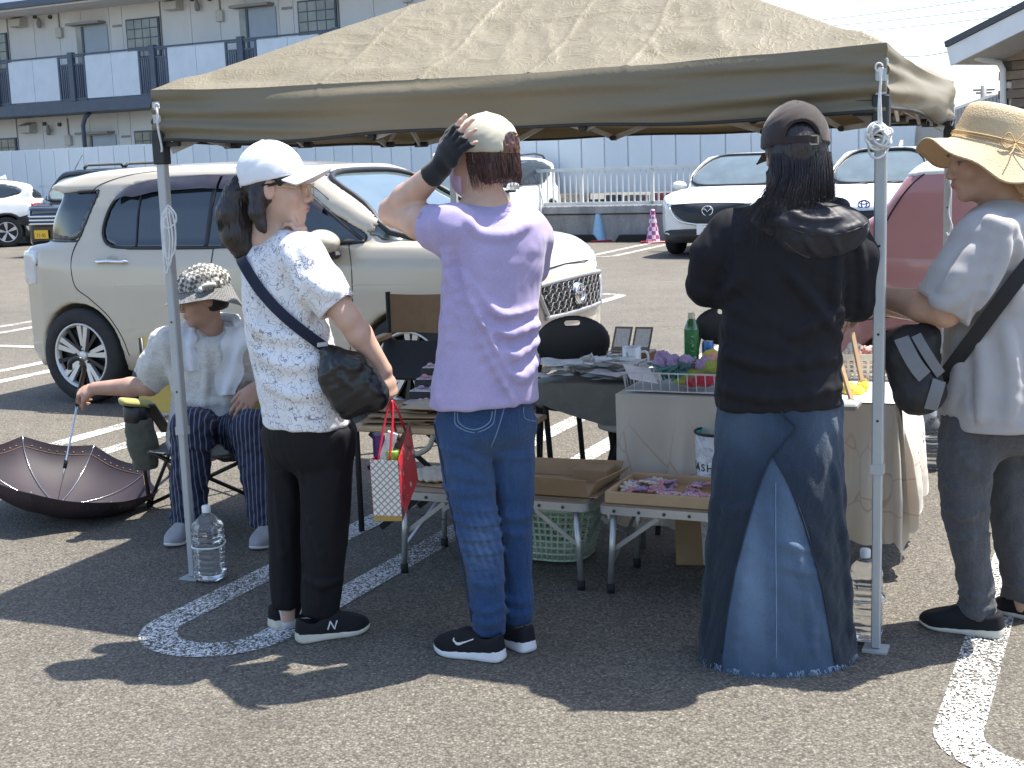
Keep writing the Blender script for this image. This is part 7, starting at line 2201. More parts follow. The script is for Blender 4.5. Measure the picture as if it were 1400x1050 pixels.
stitch(vj, [[(622, 556), (622, 570), (624, 582), (648, 592), (672, 582), (676, 570), (678, 556)], [(626, 560), (627, 578), (648, 588), (669, 578), (673, 562)], [(716, 556), (717, 572), (733, 576)], [(690, 556), (680, 590), (671, 612)]], M_STITCH, je, 'pocket_seam', .0020)
stitch(vj, [[(593, 560), (596, 620), (612, 690), (632, 770), (645, 850)]], simple('dark_denim_seam', (.015, .035, .08), .8), je, 'side_seam', .0025)
h1 = gr(690, 904)[:2]; t1 = gr(616, 893)[:2]
so, sf = shoe(pw, h1 + (h1 - t1) * .0, t1 - h1, .245, M_BSHOE, M_WSOLE, .036, toe_up=.014, collar=.075)
def swoosh(sf, side, mat, so, x0=.095, x1=.17, z0=.07, k=1):
	A = [(.155, .068), (.150, .060), (.140, .056), (.12, .060), (.09, .070)]; Bq = [(.155, .068), (.158, .058), (.146, .047), (.125, .052), (.09, .070)]
	mb = MB(); P = np.array([[sf(x, z, side) for x, z in smooth_poly(A, 4, closed=False)], [sf(x, z, side) for x, z in smooth_poly(Bq, 4, closed=False)]])
	mb.grid(P if side > 0 else P[::-1]); mb.build('tick_mark', mat, so)
	MB().tube(P.mean(0), .0022, 5).build('tick_edge', mat, so)
swoosh(sf, 1, M_WSOLE, so)
h2 = gr(727, 893)[:2]
so, sf = shoe(pw, h2, (-.55, .75), .245, M_BSHOE, M_WSOLE, .036, toe_up=.014, collar=.075)
v = Vox(wr_ - [.16, .16, .12], wr_ + [.2, .16, .2], .004)
hand(v, wr_, hd_, (-.55, -.75, .25), -1, fcurl=[(.25, .15, .1)] + fc[1:], s=.98, spread=.25, thumb=(.75, .15))
v.D -= .0032
v.tube([wr_ - unit(wr_ - el) * .055, wr_], [.038, .033], .012)
dH = unit(hd_)
tipcut = wr_ + dH * .128
v.plane(tipcut, dH, .002)
v.plane(wr_ - unit(wr_ - el) * .055, -unit(wr_ - el), .002)
garment(v, 'glove', mat_fabric('black_glove_knit', (.010, .010, .012), (.016, .016, .019), .8, 800), pw)
M_CAPC = mat_fabric('cream_cap_cotton', (.50, .47, .36), (.57, .53, .42), .85, 900, 9, wr=.3)
co_, pc_ = cap(pw, hc, HR, 1.0, M_CAPC, strap=simple('tan_leather', (.13, .055, .025), .5), name='cap', tilt=.10)
v = Vox(hc - .2, hc + .2, .0045)
def ph(x, y, z): return hc + HR[0] * x + HR[1] * y + HR[2] * z
v.ell(ph(0, -.018, .026), (.084, .0985, .0945), HR, 0); v.ell(ph(0, -.05, -.045), (.070, .052, .055), HR, .03)
v.plane(ph(0, .030, 0), HR[1], .01)
v.ell(ph(-.09, .012, -.004), (.03, .030, .045), HR, .01, 's'); v.ell(ph(.09, .012, -.004), (.03, .03, .045), HR, .01, 's')
v.plane(ph(0, 0, -.085), -HR[2] + HR[1] * -.15, .012); v.noise(.004, .025, 8, 1.0, stretch=(2.5, 2.5, .5))
ha = garment(v, 'hair', M_HAIRR, pw)
L = []
rg = np.random.default_rng(4)
for i in range(420):
	a = rg.uniform(-2.3, 2.3); z0 = rg.uniform(-.03, .03)
	x, y = math.sin(a), -math.cos(a)
	L.append([ph(x * .083, y * .098 - .015, z0), ph(x * .084, y * .096 - .02, z0 - .04), ph(x * .074, y * .085 - .022, -.072 - rg.uniform(0, .03))])
L = [l for l in L if ((l[0] - hc) @ HR[1]) < .01]
strands('hair_strands', L, M_HAIRR, ha, .0011, seed=2, wig=.003)
M_MASK = mat_fabric('pink_mask_fabric', (.62, .44, .62), (.68, .50, .68), .8, 600)
v = Vox(hc - .2, hc + .2, .0045)
v.ell(ph(0, .048, -.055), (.060, .068, .062), HR, 0)
v.plane(ph(0, .035, 0), -HR[1] + HR[2] * -.25, .004); v.plane(ph(0, 0, -.012), HR[2] - HR[1] * .15, .006)
mk = garment(v, 'face_mask', M_MASK, pw)
for z in (-.02, -.085):
	MB().tube([ph(-.050, .035, z), ph(-.066, .015, (z - .01) / 2 + .005), ph(-.079, -.016, .012 if z > -.05 else -.02)], .0018, 5).build('ear_loop', M_WSOLE, mk)
# ================================================================== THE WOMAN IN THE WHITE PRINTED SHIRT
q = Pose(4.27)
w1 = person('woman in white cap and white doodle print shirt carrying a red paper bag', gr(430, 866))
hc = q(378, 257, 0); HR = frame((1, -.06, -.05)); hs_ = 1.0
A1 = rad(-36)
v = Vox([-1.02, 3.95, .02], [-.28, 4.62, 1.66], .005)
head(v, hc, HR, hs_)
v.cone(hc - [.02, -.01, .06], q(368, 328, .02), .05, .06, .03)
sh = q(412, 350, -.10)
v.econe(q(372, 330, .02), q(385, 370, .02), (.1, .05), (.11, .06), (1, -.5, 0), .03)
v.cone(q(385, 370, .02), q(420, 590, 0), .04, .04, .03)
el, wr_ = q(476, 436, -.15), q(524, 506, -.11)
v.tube([sh, (sh + el) / 2, el], [.052, .047, .040], .02)
v.tube([el, el + (wr_ - el) * .3, wr_], [.040, .041, .027], .015)
hd_ = q(537, 548, -.11) - wr_
hand(v, wr_, hd_, (.75, -.5, .35), 1, curl=(1.0, 1.3, .8), s=.96, thumb=(.3, .7))
w2 = q(404, 346, -.03)
v.tube([q(345, 355, .14), q(420, 400, .16), w2], [.05, .04, .027], .02)
hand(v, w2, q(414, 306, -.04) - w2, (1, -.3, .1), 1, curl=(.9, 1.0, .7), s=.92, thumb=(.4, .5))
v.tube([q(394, 600, .06), q(391, 740, .07), q(391, 850, .07)], [.05, .035, .03], .02); v.tube([q(445, 600), q(442, 740), q(440, 862)], [.05, .035, .03], .02)
skin_part(v, w1, 'body', M_SKIN, hc, HR, hs_)
def mat_doodle():
	t = NT('doodle_print')
	base = t.mix(1.0, (.80, .80, .82), t.ramp(t.noise(8, 4), [(.3, (.94, .94, .95)), (.7, (1.0, 1.0, 1.0))]), 'MULTIPLY')
	wv = t.mapping((1, 1, 1), src=t.mix(.035, t.co(), t.node('TexNoise').outputs['Color'], 'ADD'))
	nz = t.node('TexNoise'); nz.inputs['Scale'].default_value = 36; nz.inputs['Detail'].default_value = 1.0; t.l.new(t.co(), nz.inputs['Vector'])
	c1 = t.math('ABSOLUTE', t.math('SUBTRACT', nz.outputs['Fac'], .5))
	l1 = t.ramp(c1, [(.006, (1, 1, 1)), (.014, (0, 0, 0))])
	n2 = t.noise(62, 1.0, .4); l2 = t.ramp(t.math('ABSOLUTE', t.math('SUBTRACT', n2, .47)), [(.008, (1, 1, 1)), (.018, (0, 0, 0))])
	gate = t.ramp(t.noise(11, 2), [(.48, (0, 0, 0)), (.53, (1, 1, 1))])
	vr = t.voro(44); ring = t.ramp(t.math('ABSOLUTE', t.math('SUBTRACT', vr, .30)), [(.025, (1, 1, 1)), (.06, (0, 0, 0))])
	dots = t.ramp(t.voro(95), [(.13, (1, 1, 1)), (.2, (0, 0, 0))])
	gate2 = t.ramp(t.noise(15, 2), [(.48, (0, 0, 0)), (.56, (1, 1, 1))])
	ink = t.math('MAXIMUM', t.math('MAXIMUM', l1, t.math('MULTIPLY', l2, gate)), t.math('MULTIPLY', t.math('MAXIMUM', ring, dots), gate2))
	c = t.mix(t.math('MULTIPLY', ink, .78), base, (.10, .10, .15))
	t.set(Base_Color=c, Roughness=.85, Sheen_Weight=.2, Specular_IOR_Level=.25)
	t.bump(t.noise(700, 2), .15, .003)
	return t.mat
S = lambda py, xl, xr, dy=0.0, ra=.72: q.row(py, xl, xr, dy, ra, A1)
v = Vox([-1.05, 3.93, .68], [-.40, 4.62, 1.38], .005)
v.loft([S(582, 358, 482), S(560, 355, 479), S(530, 349, 475), S(500, 343, 468), S(460, 335, 455), S(420, 330, 446), S(385, 328, 440), S(355, 329, 430), S(338, 336, 414, .01), S(325, 346, 402, .02), S(318, 352, 396, .02)], .01)
sdr = unit(el - sh)
ct = q(461, 420, -.145)
sleeve(v, [q(396, 345, -.05), sh, q(440, 390, -.13), q(482, 450, -.155)], [.068, .072, .068, .064], .035, ct, sdr)
v.ell(q(374, 316, .02), (.062, .062, .035), None, .01, 's')
v.noise(.002, .2, 13, 1.3)
folds(v, [([(395, 350), (410, 390), (415, 440)], .010), ([(350, 480), (400, 500), (460, 485)], .012), ([(345, 440), (380, 460), (440, 455)], .009), ([(360, 520), (410, 540), (470, 520)], .010), ([(420, 380), (445, 400), (462, 395)], .007), ([(345, 380), (352, 420), (350, 470)], .009), ([(440, 440), (455, 500), (470, 560)], .010)], 3.8, 4.6, k=.03, sink=.004)
shirt1, vs1 = garment(v, 'shirt', mat_doodle(), w1), v
stitch(vs1, [[(383, 343), (400, 355), (412, 385), (425, 412), (440, 432)], [(447, 428), (460, 421), (474, 408)]], simple('white_seam', (.55, .55, .58), .8), shirt1, 'sleeve_seam', .0014, 3.7, 4.6, .0005)
M_BTRS = mat_fabric('black_trousers', (.006, .0056, .0075), (.0085, .008, .010), .75, 600, bump=.2, sheen=0)
def jr1(dy, rows, ratio=.9): return [q.row(y, a, b, dy, ratio, A1, 2.3) for (y, a, b) in rows]
RL = jr1(.07, [(590, 362, 425), (660, 363, 416), (720, 366, 414), (780, 368, 413), (815, 370, 413), (830, 371, 412)])
RR_ = jr1(-.02, [(590, 404, 483), (660, 409, 482), (720, 411, 478), (780, 412, 471), (825, 412, 466), (840, 413, 464)])
HP = jr1(.02, [(560, 362, 480), (590, 359, 484), (620, 366, 478), (640, 385, 455)], .75)
tr1, _ = legs_gar(q, RL, RR_, HP, 'trousers', M_BTRS, w1, .0015, [([(412, 640), (414, 740), (412, 842)], .003), ([(420, 700), (440, 760), (436, 842)], .007), ([(378, 680), (386, 760), (384, 838)], .006), ([(415, 790), (440, 800), (466, 792)], .007)], seed=21)
M_CSOLE = simple('cream_sole', (.55, .52, .44), .6, var=.1)
h1 = gr(405, 879)[:2]; t1 = gr(504, 861)[:2]
so, sf = shoe(w1, h1, t1 - h1, .25, M_BSHOE, M_CSOLE, .032, collar=.07)
def letter_n(sf, side, so, x=.115, z=.05, w=.030, hgt=.026):
	P = [(x - w * .55, z - hgt / 2), (x - w * .2, z + hgt / 2), (x + w * .2, z - hgt / 2), (x + w * .55, z + hgt / 2)]
	Q = []
	for a, b in zip(P[:-1], P[1:]):
		for t_ in np.linspace(0, 1, 6): Q.append(sf(a[0] + (b[0] - a[0]) * t_, a[1] + (b[1] - a[1]) * t_, side))
	MB().tube(Q, .0026, 5).build('side_letter', M_WSOLE, so)
letter_n(sf, -1, so)
h2 = gr(369, 860)[:2]
so, sf = shoe(w1, h2, t1 - h1 + np.array([0, .06]), .25, M_BSHOE, M_CSOLE, .032, collar=.07); letter_n(sf, -1, so)
for p_ in (q(391, 848, .07), q(440, 858, 0)):
	MB().tube([p_ + [0, 0, -.03], p_ + [0, 0, .01], p_ + [0, 0, .07]], [.028, .030, .030], 18).build('sock', simple('white_sock', (.6, .6, .62), .9, bump=.4), w1)
M_CAPW = mat_fabric('white_cap_cotton', (.74, .75, .78), (.80, .81, .83), .85, 900, 9, wr=.3)
cap(w1, hc + HR[2] * .008, HR, 1.03, M_CAPW, strap=M_CAPW, tilt=.24, brim_len=.080, height=.104)
v = Vox([-1.0, 4.0, 1.1], [-.55, 4.5, 1.6], .0045)
ph = lambda x, y, z: hc + (HR[0] * x + HR[1] * y + HR[2] * z)
v.ell(ph(0, -.020, .022), (.083, .100, .092), HR, 0)
v.plane(ph(0, .045, 0), HR[1] - HR[2] * .4, .01)
for sx in (-1, 1): v.ell(ph(sx * .09, .005, -.012), (.034, .026, .042), HR, .008, 's'); v.ell(ph(sx * .06, .07, -.05), (.05, .062, .075), HR, .008, 's')
v.plane(ph(0, -.02, -.075), -HR[2] + HR[1] * .35, .01)
v.tube([ph(0, -.09, .0), ph(0, -.125, -.02), ph(0, -.14, -.08), ph(0, -.125, -.15), ph(0, -.10, -.20), ph(0, -.085, -.222)], [.03, .04, .05, .05, .036, .014], .02)
v.tube([ph(.066, -.045, -.03), ph(.074, -.045, -.075), ph(.078, -.03, -.115), ph(.08, -.02, -.135)], [.026, .022, .012, .004], .025)
v.noise(.002, .03, 8, 1.0, stretch=(2.2, 2.2, .3))
ha = garment(v, 'hair', M_HAIRB, w1)
L = []; rg = np.random.default_rng(6)
for i in range(130):
	a = rg.uniform(0, 6.28); r0 = .045
	c_, s_ = math.cos(a), math.sin(a)
	L.append([ph(c_ * .035, -.12 + s_ * .03, -.02), ph(c_ * .05, -.14 + s_ * .05, -.08), ph(c_ * .045, -.125 + s_ * .048, -.16), ph(c_ * .02 + rg.normal(0, .01), -.085 + s_ * .02, -.22 - rg.uniform(0, .03))])
for i in range(60):
	t_ = rg.uniform(0, 1); L.append([ph(.07, .055 - .03 * t_, .02), ph(.083, .01 - .03 * t_, .012), ph(.07, -.06, -.01)])
strands('hair_strands', L, M_HAIRB, ha, .0010, seed=3, wig=.003)
v = Vox(ph(0, -.11, 0) - .08, ph(0, -.11, 0) + .08, .005);
for i in range(9):
	a = i * .7; v.ell(ph(math.cos(a) * .032, -.105 - .01 * math.sin(i * 2), math.sin(a) * .03), (.018, .02, .018), HR, .006)
v.noise(.005, .02, 3); link('hair_scrunchie', v.mesh('s'), w1, True, simple('dark_scrunchie', (.02, .02, .025), .8))
M_GOLD = simple('gold_wire', (.75, .55, .25), .25, metal=1.0)
gl = MB(); t = np.linspace(0, 2 * math.pi, 25)[:-1]
for sx in (-1, 1):
	gl.tube([ph(sx * .034 + .023 * math.cos(a), .112 - .006 * abs(math.cos(a)), -.004 + .019 * math.sin(a)) for a in t], .0014, 5, closed=True)
	gl.tube([ph(sx * .058, .106, .004), ph(sx * .078, .05, .006), ph(sx * .082, .0, .008)], .0014, 5)
gl.tube([ph(-.012, .112, .002), ph(0, .115, .006), ph(.012, .112, .002)], .0014, 5)
go = gl.build('glasses', M_GOLD, w1)
M_NAVYS = mat_fabric('navy_webbing', (.010, .014, .030), (.016, .02, .04), .8, 900)
def ribbon(pts, w, nrm, name, mat, root, th=.003):
	P = smooth_poly(pts, 6, closed=False); T = np.gradient(P, axis=0); T /= np.linalg.norm(T, axis=1)[:, None]
	nr = np.asarray(nrm, float); Sd = np.cross(T, nr); Sd /= np.linalg.norm(Sd, axis=1)[:, None]
	mb = MB(); A = P + Sd * w / 2; B = P - Sd * w / 2; n2 = np.cross(Sd, T) * th
	mb.grid(np.stack([A, B], 1)); mb.grid(np.stack([B, A], 1) + n2[:, None] * -1)
	mb.grid(np.stack([B, B - n2], 1)); mb.grid(np.stack([A - n2, A], 1))
	return mb.build(name, mat, root)
def strap_on(v, pts, Y0, Y1, off=.006, ax=None):
	out = []
	for x, y in pts:
		p = hit(v, x, y, Y0, Y1)
		if p is not None:
			e_ = -unit(CAM_FWD) if ax is None else unit(np.array([p[0] - ax[0], p[1] - ax[1], 0]) - CAM_FWD * .06)
			out.append(p + e_ * off)
	if len(out) > 4:
		out = np.array(out)
		for _ in range(5): out[1:-1] = (out[:-2] + 2 * out[1:-1] + out[2:]) / 4
	return out
bag1 = thing('shoulder_bag', 'crumpled black crossbody bag at the hip of the white shirt woman', 'bag', q(490, 570, -.16))
SP = strap_on(vs1, [(333, 358), (340, 376), (352, 398), (372, 420), (392, 438), (412, 452), (430, 463), (444, 474)], 3.8, 4.7, .028)
SP = [q(322, 346, .10), q(327, 348, .02)] + list(SP)
ribbon(SP, .034, -CAM_FWD, 'strap', M_NAVYS, bag1)
M_BNYL = simple('black_bag_nylon', (.010, .010, .012), .34, var=.2, vscale=12, bump=.25, bscale=14)
v = Vox(q(425, 590, -.3) - .05, q(545, 455, .0) + .08, .0055)
YB_ = -.17
v.econe(q(448, 480, YB_ + .02), q(462, 505, YB_), (.03, .02), (.07, .035), (.3, 0, 1), .02)
v.ell(q(478, 520, YB_), (.085, .045, .085), None, .04)
v.econe(q(470, 545, YB_), q(512, 535, YB_), (.07, .04), (.05, .03), (0, 0, 1), .03)
v.ell(q(515, 540, YB_), (.035, .03, .045), None, .03)
folds(v, [([(448, 480), (470, 500), (495, 505)], .007), ([(452, 492), (465, 515), (480, 530)], .007), ([(460, 485), (490, 495), (515, 515)], .007), ([(500, 520), (515, 535), (525, 540)], .006)], 3.7, 4.4, k=.012, sink=.002)
v.noise(.0022, .09, 5, 1.3)
link('bag_body', v.mesh('bagb', relax=1), bag1, True, M_BNYL)
MB().box(q(447, 510, -.19), (.022, .004, .024), .2, bev=.002).build('tag', simple('orange_tag', (.55, .24, .05), .5), bag1)
MB().box(q(441, 471, -.17), (.036, .006, .014), .6, bev=.002).build('buckle', M_LEG, bag1)
rb = thing('paper_bag', 'red and white paper shopping bag hanging from a hand', 'bag', q(540, 705, -.1))
def mat_lattice():
	t = NT('diamond_print'); m1 = t.mapping((1, 1, 1), rot=(0, rad(45), 0))
	w1_ = t.node('TexWave', wave_type='BANDS', bands_direction='X'); w1_.inputs['Scale'].default_value = 20; t.l.new(m1, w1_.inputs[0])
	w2_ = t.node('TexWave', wave_type='BANDS', bands_direction='Z'); w2_.inputs['Scale'].default_value = 20; t.l.new(m1, w2_.inputs[0])
	ln = t.math('MAXIMUM', t.ramp(w1_.outputs['Fac'], [(.80, (0, 0, 0)), (.93, (1, 1, 1))]), t.ramp(w2_.outputs['Fac'], [(.80, (0, 0, 0)), (.93, (1, 1, 1))]))
	t.set(Base_Color=t.mix(ln, (.66, .62, .57), (.26, .22, .20)), Roughness=.5); return t.mat
def mat_redp():
	t = NT('red_bag_print'); n = t.noise(14, 4, .6, dist=1.5); n2 = t.noise(30, 3)
	c = t.mix(t.ramp(n, [(.56, (0, 0, 0)), (.60, (1, 1, 1))]), (.62, .022, .045), (.06, .045, .05))
	c = t.mix(t.ramp(n2, [(.62, (0, 0, 0)), (.66, (.9, .9, .9))]), c, (.75, .55, .52))
	t.set(Base_Color=c, Roughness=.3, Coat_Weight=.4); return t.mat
M_REDP = simple('red_paper', (.60, .02, .04), .35)
fl_, fr_ = q(506, 628, -.16), q(544, 630, -.20)
bl_, br_ = q(538, 612, -.02), q(560, 577, -.06)
fb, fbr = q(512, 712, -.16), q(550, 712, -.20)
bb, bbr = q(535, 700, -.02), q(571, 655, -.05)
sheet('front_panel', mat_lattice(), rb, [fb, fbr, fr_, fl_], .002)
sheet('side_panel', mat_redp(), rb, [fbr, bbr, br_, fr_], .002)
sheet('back_panel', simple('paper_inside', (.30, .20, .14), .8), rb, [bb, bl_, br_, bbr], .002)
sheet('side_panel', M_REDP, rb, [fb, fl_, bl_, bb], .002)
sheet('bottom', simple('gold_paper', (.35, .22, .05), .5), rb, [fb + [0, 0, .001], bb + [0, 0, .002], bbr, fbr + [0, 0, .001]], .002)
sheet('gold_band', simple('gold_paper', (.35, .22, .05), .5), rb, [fb + [0, -.003, 0], fbr + [0, -.003, 0], fbr + [0, -.003, .016], fb + [0, -.003, .018]], .001)
hp_ = q(535, 548, -.12)
for (a, b) in ((fl_ * .7 + fr_ * .3, fl_ * .3 + fr_ * .7), (bl_ * .7 + br_ * .3, bl_ * .3 + br_ * .7)):
	MB().tube(smooth_poly([a, a * .3 + hp_ * .7 + [-.006, 0, 0], hp_, b * .3 + hp_ * .7 + [.006, 0, 0], b], 6, closed=False), .004, 6).build('handle', M_REDP, rb)
def wz(px, py, dy): return q(px, py, dy)
ct1 = MB().box(wz(519, 625, -.1), (.03, .05, .15), .3, R=None); tag(ct1.build('purple_pouch', simple('purple_print', (.08, .03, .13), .5, var=.5, vscale=60)), 'dark purple pouch sticking out of the red paper bag', 'pouch')
ct1 = MB().box(wz(527, 622, -.12), (.035, .03, .16), .2, R=np.array([[.9, 0, .35], [0, 1, 0], [-.35, 0, .9]])); tag(ct1.build('white_packet', simple('white_print', (.6, .6, .58), .4, var=.4, vscale=30)), 'white printed packet sticking out of the red paper bag', 'packet')
p_ = wz(538, 622, -.13); mb = MB().lathe(p_ - [0, 0, .014], [(.009, 0), (.022, 0), (.023, .004), (.023, .026), (.021, .03), (.009, .03), (.009, 0)], 24); tag(mb.build('tape_roll', simple('lime_tape', (.30, .50, .05), .4)), 'lime green tape roll inside the red paper bag', 'tape')
# ================================================================== THE WOMAN IN THE BLACK HOODED TOP
q = Pose(3.92)
w3 = person('woman in black hooded top and long denim skirt seen from behind', gr(1050, 900))
hc = q(1087, 211, .03); HR = frame((.03, 1, -.10))
v = Vox([.45, 3.6, .02], [1.15, 4.3, 1.66], .0052)
head(v, hc, HR, 1.0)
v.cone(hc - [0, .02, .06], q(1086, 290, .03), .05, .06, .03)
v.cone(q(1086, 290, .03), q(1066, 560, .02), .05, .05, .03)
for (a, b, c_, d_) in (((992, 315, .02), (972, 392, .06), (1010, 400, .26), 1), ((1160, 310, .02), (1172, 415, .06), (1140, 420, .26), -1)):
	v.tube([q(1080, 300, .03), q(*a), q(*b), q(*c_)], [.05, .045, .038, .026], .02)
	w_ = q(*c_); hand(v, w_, (d_ * .5, .85, .0), (0, 0, 1), d_, curl=(.3, .4, .3))
v.tube([q(1030, 580), q(1020, 760), q(1015, 893, -.02)], [.05, .04, .03], .02); v.tube([q(1100, 580), q(1105, 760), q(1105, 893)], [.05, .04, .03], .02)
skin_part(v, w3, 'body', M_SKIN, hc, HR, 1.0)
M_BLK = mat_fabric('black_jersey', (.0065, .0065, .0095), (.0095, .0095, .013), .7, 800, bump=.2, sheen=.03)
S = lambda py, xl, xr, dy=0.0, ra=.62: q.row(py, xl, xr, dy, ra, 0, 2.5)
v = Vox([.40, 3.55, .70], [1.25, 4.35, 1.45], .0052)
v.loft([S(556, 976, 1153), S(530, 977, 1152), S(490, 980, 1150), S(450, 984, 1150), S(410, 986, 1154), S(370, 984, 1160), S(335, 984, 1163), S(310, 990, 1162), S(293, 1004, 1155), S(280, 1026, 1138), S(270, 1046, 1122)], .01)
v.tube([q(1000, 318, .02), q(978, 350, .03), q(970, 388, .06)], [.068, .068, .066], .03); v.tube([q(970, 388, .06), q(1000, 398, .22)], [.064, .05], .03)
v.tube([q(1152, 312, .02), q(1166, 350, .03), q(1168, 408, .06)], [.068, .068, .066], .03); v.tube([q(1168, 408, .06), q(1140, 418, .22)], [.064, .05], .03)
v.noise(.0025, .18, 17, 1.3)
folds(v, [([(985, 410), (1010, 380), (1012, 320)], .008), ([(1150, 440), (1140, 390), (1150, 330)], .010), ([(1170, 320), (1178, 370), (1180, 420)], .008), ([(1155, 330), (1160, 380), (1158, 430)], .008), ([(990, 480), (1050, 500), (1140, 488)], .009), ([(1080, 460), (1120, 440), (1150, 425)], .009), ([(985, 530), (1060, 545), (1148, 530)], .008), ([(1075, 370), (1110, 410), (1148, 460)], .009)], 3.4, 4.3, k=.025, sink=.003)
top3, vt3 = garment(v, 'hooded_top', M_BLK, w3), v
v = Vox([.60, 3.50, 1.12], [1.22, 4.1, 1.46], .005)
M_HOOD = mat_fabric('hood_satin', (.020, .019, .024), (.028, .026, .033), .5, 900, bump=.2, sheen=.05, wr=.1)
v.ell(q(1108, 306, -.075), (.165, .062, .062), np.array([[.99, 0, -.06], [0, .96, .28], [.06, -.28, .96]]), 0)
v.ell(q(1122, 326, -.095), (.125, .050, .060), np.array([[.97, 0, .12], [0, .96, .28], [-.12, -.28, .96]]), .04)
v.ell(q(1072, 298, -.06), (.09, .05, .04), None, .04)
v.tube([q(1045, 282, .02), q(1100, 276, .08), q(1150, 284, .04)], [.028, .032, .028], .04)
folds(v, [([(1062, 300), (1095, 312), (1140, 318), (1184, 306)], .006), ([(1100, 322), (1106, 334), (1116, 346)], .004), ([(1135, 320), (1142, 332), (1148, 342)], .004), ([(1080, 290), (1110, 302), (1150, 298)], .006)], 3.3, 4.2, k=.014, sink=.001)
v.noise(.0018, .09, 23, 1.3)
hood, vh3 = garment(v, 'hood', M_HOOD, w3), v
stitch(vh3, [[(1060, 302), (1090, 316), (1130, 322), (1170, 314), (1186, 304)], [(1072, 330), (1090, 345), (1116, 355), (1150, 350), (1176, 332), (1188, 312)]], simple('hood_cord', (.045, .043, .052), .6), hood, 'hood_seam', .0022, 3.3, 4.2, .0005)
M_DSK = mat_denim('denim_skirt', (.020, .042, .082), (.030, .058, .108))
SKR = [(548, 977, 1153, .60), (580, 976, 1154, .64), (620, 972, 1155, .66), (660, 968, 1157, .68), (720, 963, 1161, .70), (780, 958, 1166, .72), (840, 953, 1171, .74), (885, 949, 1175, .75), (905, 948, 1176, .75)]
v = Vox([.44, 3.45, -.02], [1.12, 4.4, .86], .0062)
v.loft([q.row(y, a, b, .0, ra, 0, 2.1) for y, a, b, ra in SKR], 0)
zb_ = min(r[2] for r in [q.row(y, a, b, 0, .7) for y, a, b, ra in SKR])
folds(v, [([(985, 640), (972, 760), (962, 880)], .010), ([(1140, 640), (1156, 760), (1164, 880)], .010), ([(1055, 700), (1056, 800), (1058, 905)], .006), ([(1030, 730), (1015, 820), (1005, 900)], .008), ([(1085, 730), (1105, 820), (1115, 900)], .008), ([(1064, 740), (1100, 750), (1130, 745)], .005), ([(1066, 770), (1100, 782), (1136, 775)], .005), ([(990, 690), (1005, 700), (1020, 690)], .005)], 3.2, 4.2, k=.02, sink=.004)
v.noise(.003, .12, 29, 1.2, stretch=(1, 1, .5))
apx = at(1056, 622, 3.75); bl0 = at(984, 893, 3.60); br0 = at(1143, 915, 3.60)
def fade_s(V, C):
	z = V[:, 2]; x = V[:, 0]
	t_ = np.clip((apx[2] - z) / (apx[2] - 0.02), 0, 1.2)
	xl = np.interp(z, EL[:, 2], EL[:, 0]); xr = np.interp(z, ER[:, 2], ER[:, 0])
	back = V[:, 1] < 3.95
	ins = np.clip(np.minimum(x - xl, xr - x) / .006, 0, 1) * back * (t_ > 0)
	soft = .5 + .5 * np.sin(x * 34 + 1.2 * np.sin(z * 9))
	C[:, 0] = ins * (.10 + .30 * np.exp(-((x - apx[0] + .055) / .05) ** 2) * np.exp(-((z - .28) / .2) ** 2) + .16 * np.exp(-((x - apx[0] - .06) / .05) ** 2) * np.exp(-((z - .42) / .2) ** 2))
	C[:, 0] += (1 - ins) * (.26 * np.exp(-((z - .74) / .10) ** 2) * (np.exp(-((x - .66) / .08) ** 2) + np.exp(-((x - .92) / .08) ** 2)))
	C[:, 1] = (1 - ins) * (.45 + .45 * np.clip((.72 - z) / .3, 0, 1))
EL = [hit(v, x, y, 3.2, 4.2) for x, y in smooth_poly([(1056, 622), (1040, 655), (1022, 712), (1004, 780), (993, 840), (986, 893)], 4, closed=False)]
ER = [hit(v, x, y, 3.2, 4.2) for x, y in smooth_poly([(1056, 622), (1078, 660), (1098, 712), (1118, 780), (1131, 840), (1141, 905)], 4, closed=False)]
EL = np.array([p for p in EL if p is not None])[::-1]; ER = np.array([p for p in ER if p is not None])[::-1]
sk3, vk3 = garment(v, 'skirt', M_DSK, w3, 1, fade_s), v
stitch(vk3, [[(1056, 622), (1040, 655), (1022, 712), (1004, 780), (993, 840), (986, 893)], [(1056, 622), (1078, 660), (1098, 712), (1118, 780), (1131, 840), (1141, 905)], [(1062, 556), (1078, 575), (1088, 585), (1072, 605), (1056, 625)]], simple('skirt_seam', (.012, .02, .035), .8), sk3, 'panel_seam', .0024, 3.2, 4.2, .004)
stitch(vk3, [[(1060, 660), (1060, 740), (1061, 820), (1061, 900)]], M_STITCH, sk3, 'panel_stitch', .0014, 3.2, 4.2, .006)
L = []; rg = np.random.default_rng(9)
for i in range(420):
	x = rg.uniform(958, 1172); p = hit(vk3, x, 885, 3.2, 4.2)
	if p is None: continue
	p = p.copy(); p[2] = max(zb_ + .012, .02)
	L.append([p, p + [rg.normal(0, .004), rg.normal(0, .004) - .002, -.010], p + [rg.normal(0, .006), rg.normal(0, .006) - .004, -.018]])
strands('frayed_hem', L, simple('fray_pale', (.30, .38, .48), .9), sk3, .0013, seed=4, wig=.002)
for px, py in ((1016, 902), (1098, 900)):
	shoe(w3, gr(px, py)[:2] + np.array([0, .02]), (0, 1), .24, simple('white_shoe', (.6, .6, .6), .6), M_WSOLE, .03, collar=.06)
M_CAPB = mat_fabric('dark_brown_cap', (.030, .021, .021), (.038, .027, .026), .85, 900, 9, wr=.2)
co_, pc_ = cap(w3, hc, HR, 1.06, M_CAPB, strap=M_CAPB, tilt=-.02, height=.108, W=.092)
bx = hc + HR[0] * .033 - HR[1] * .108 + HR[2] * .028
mb = MB()
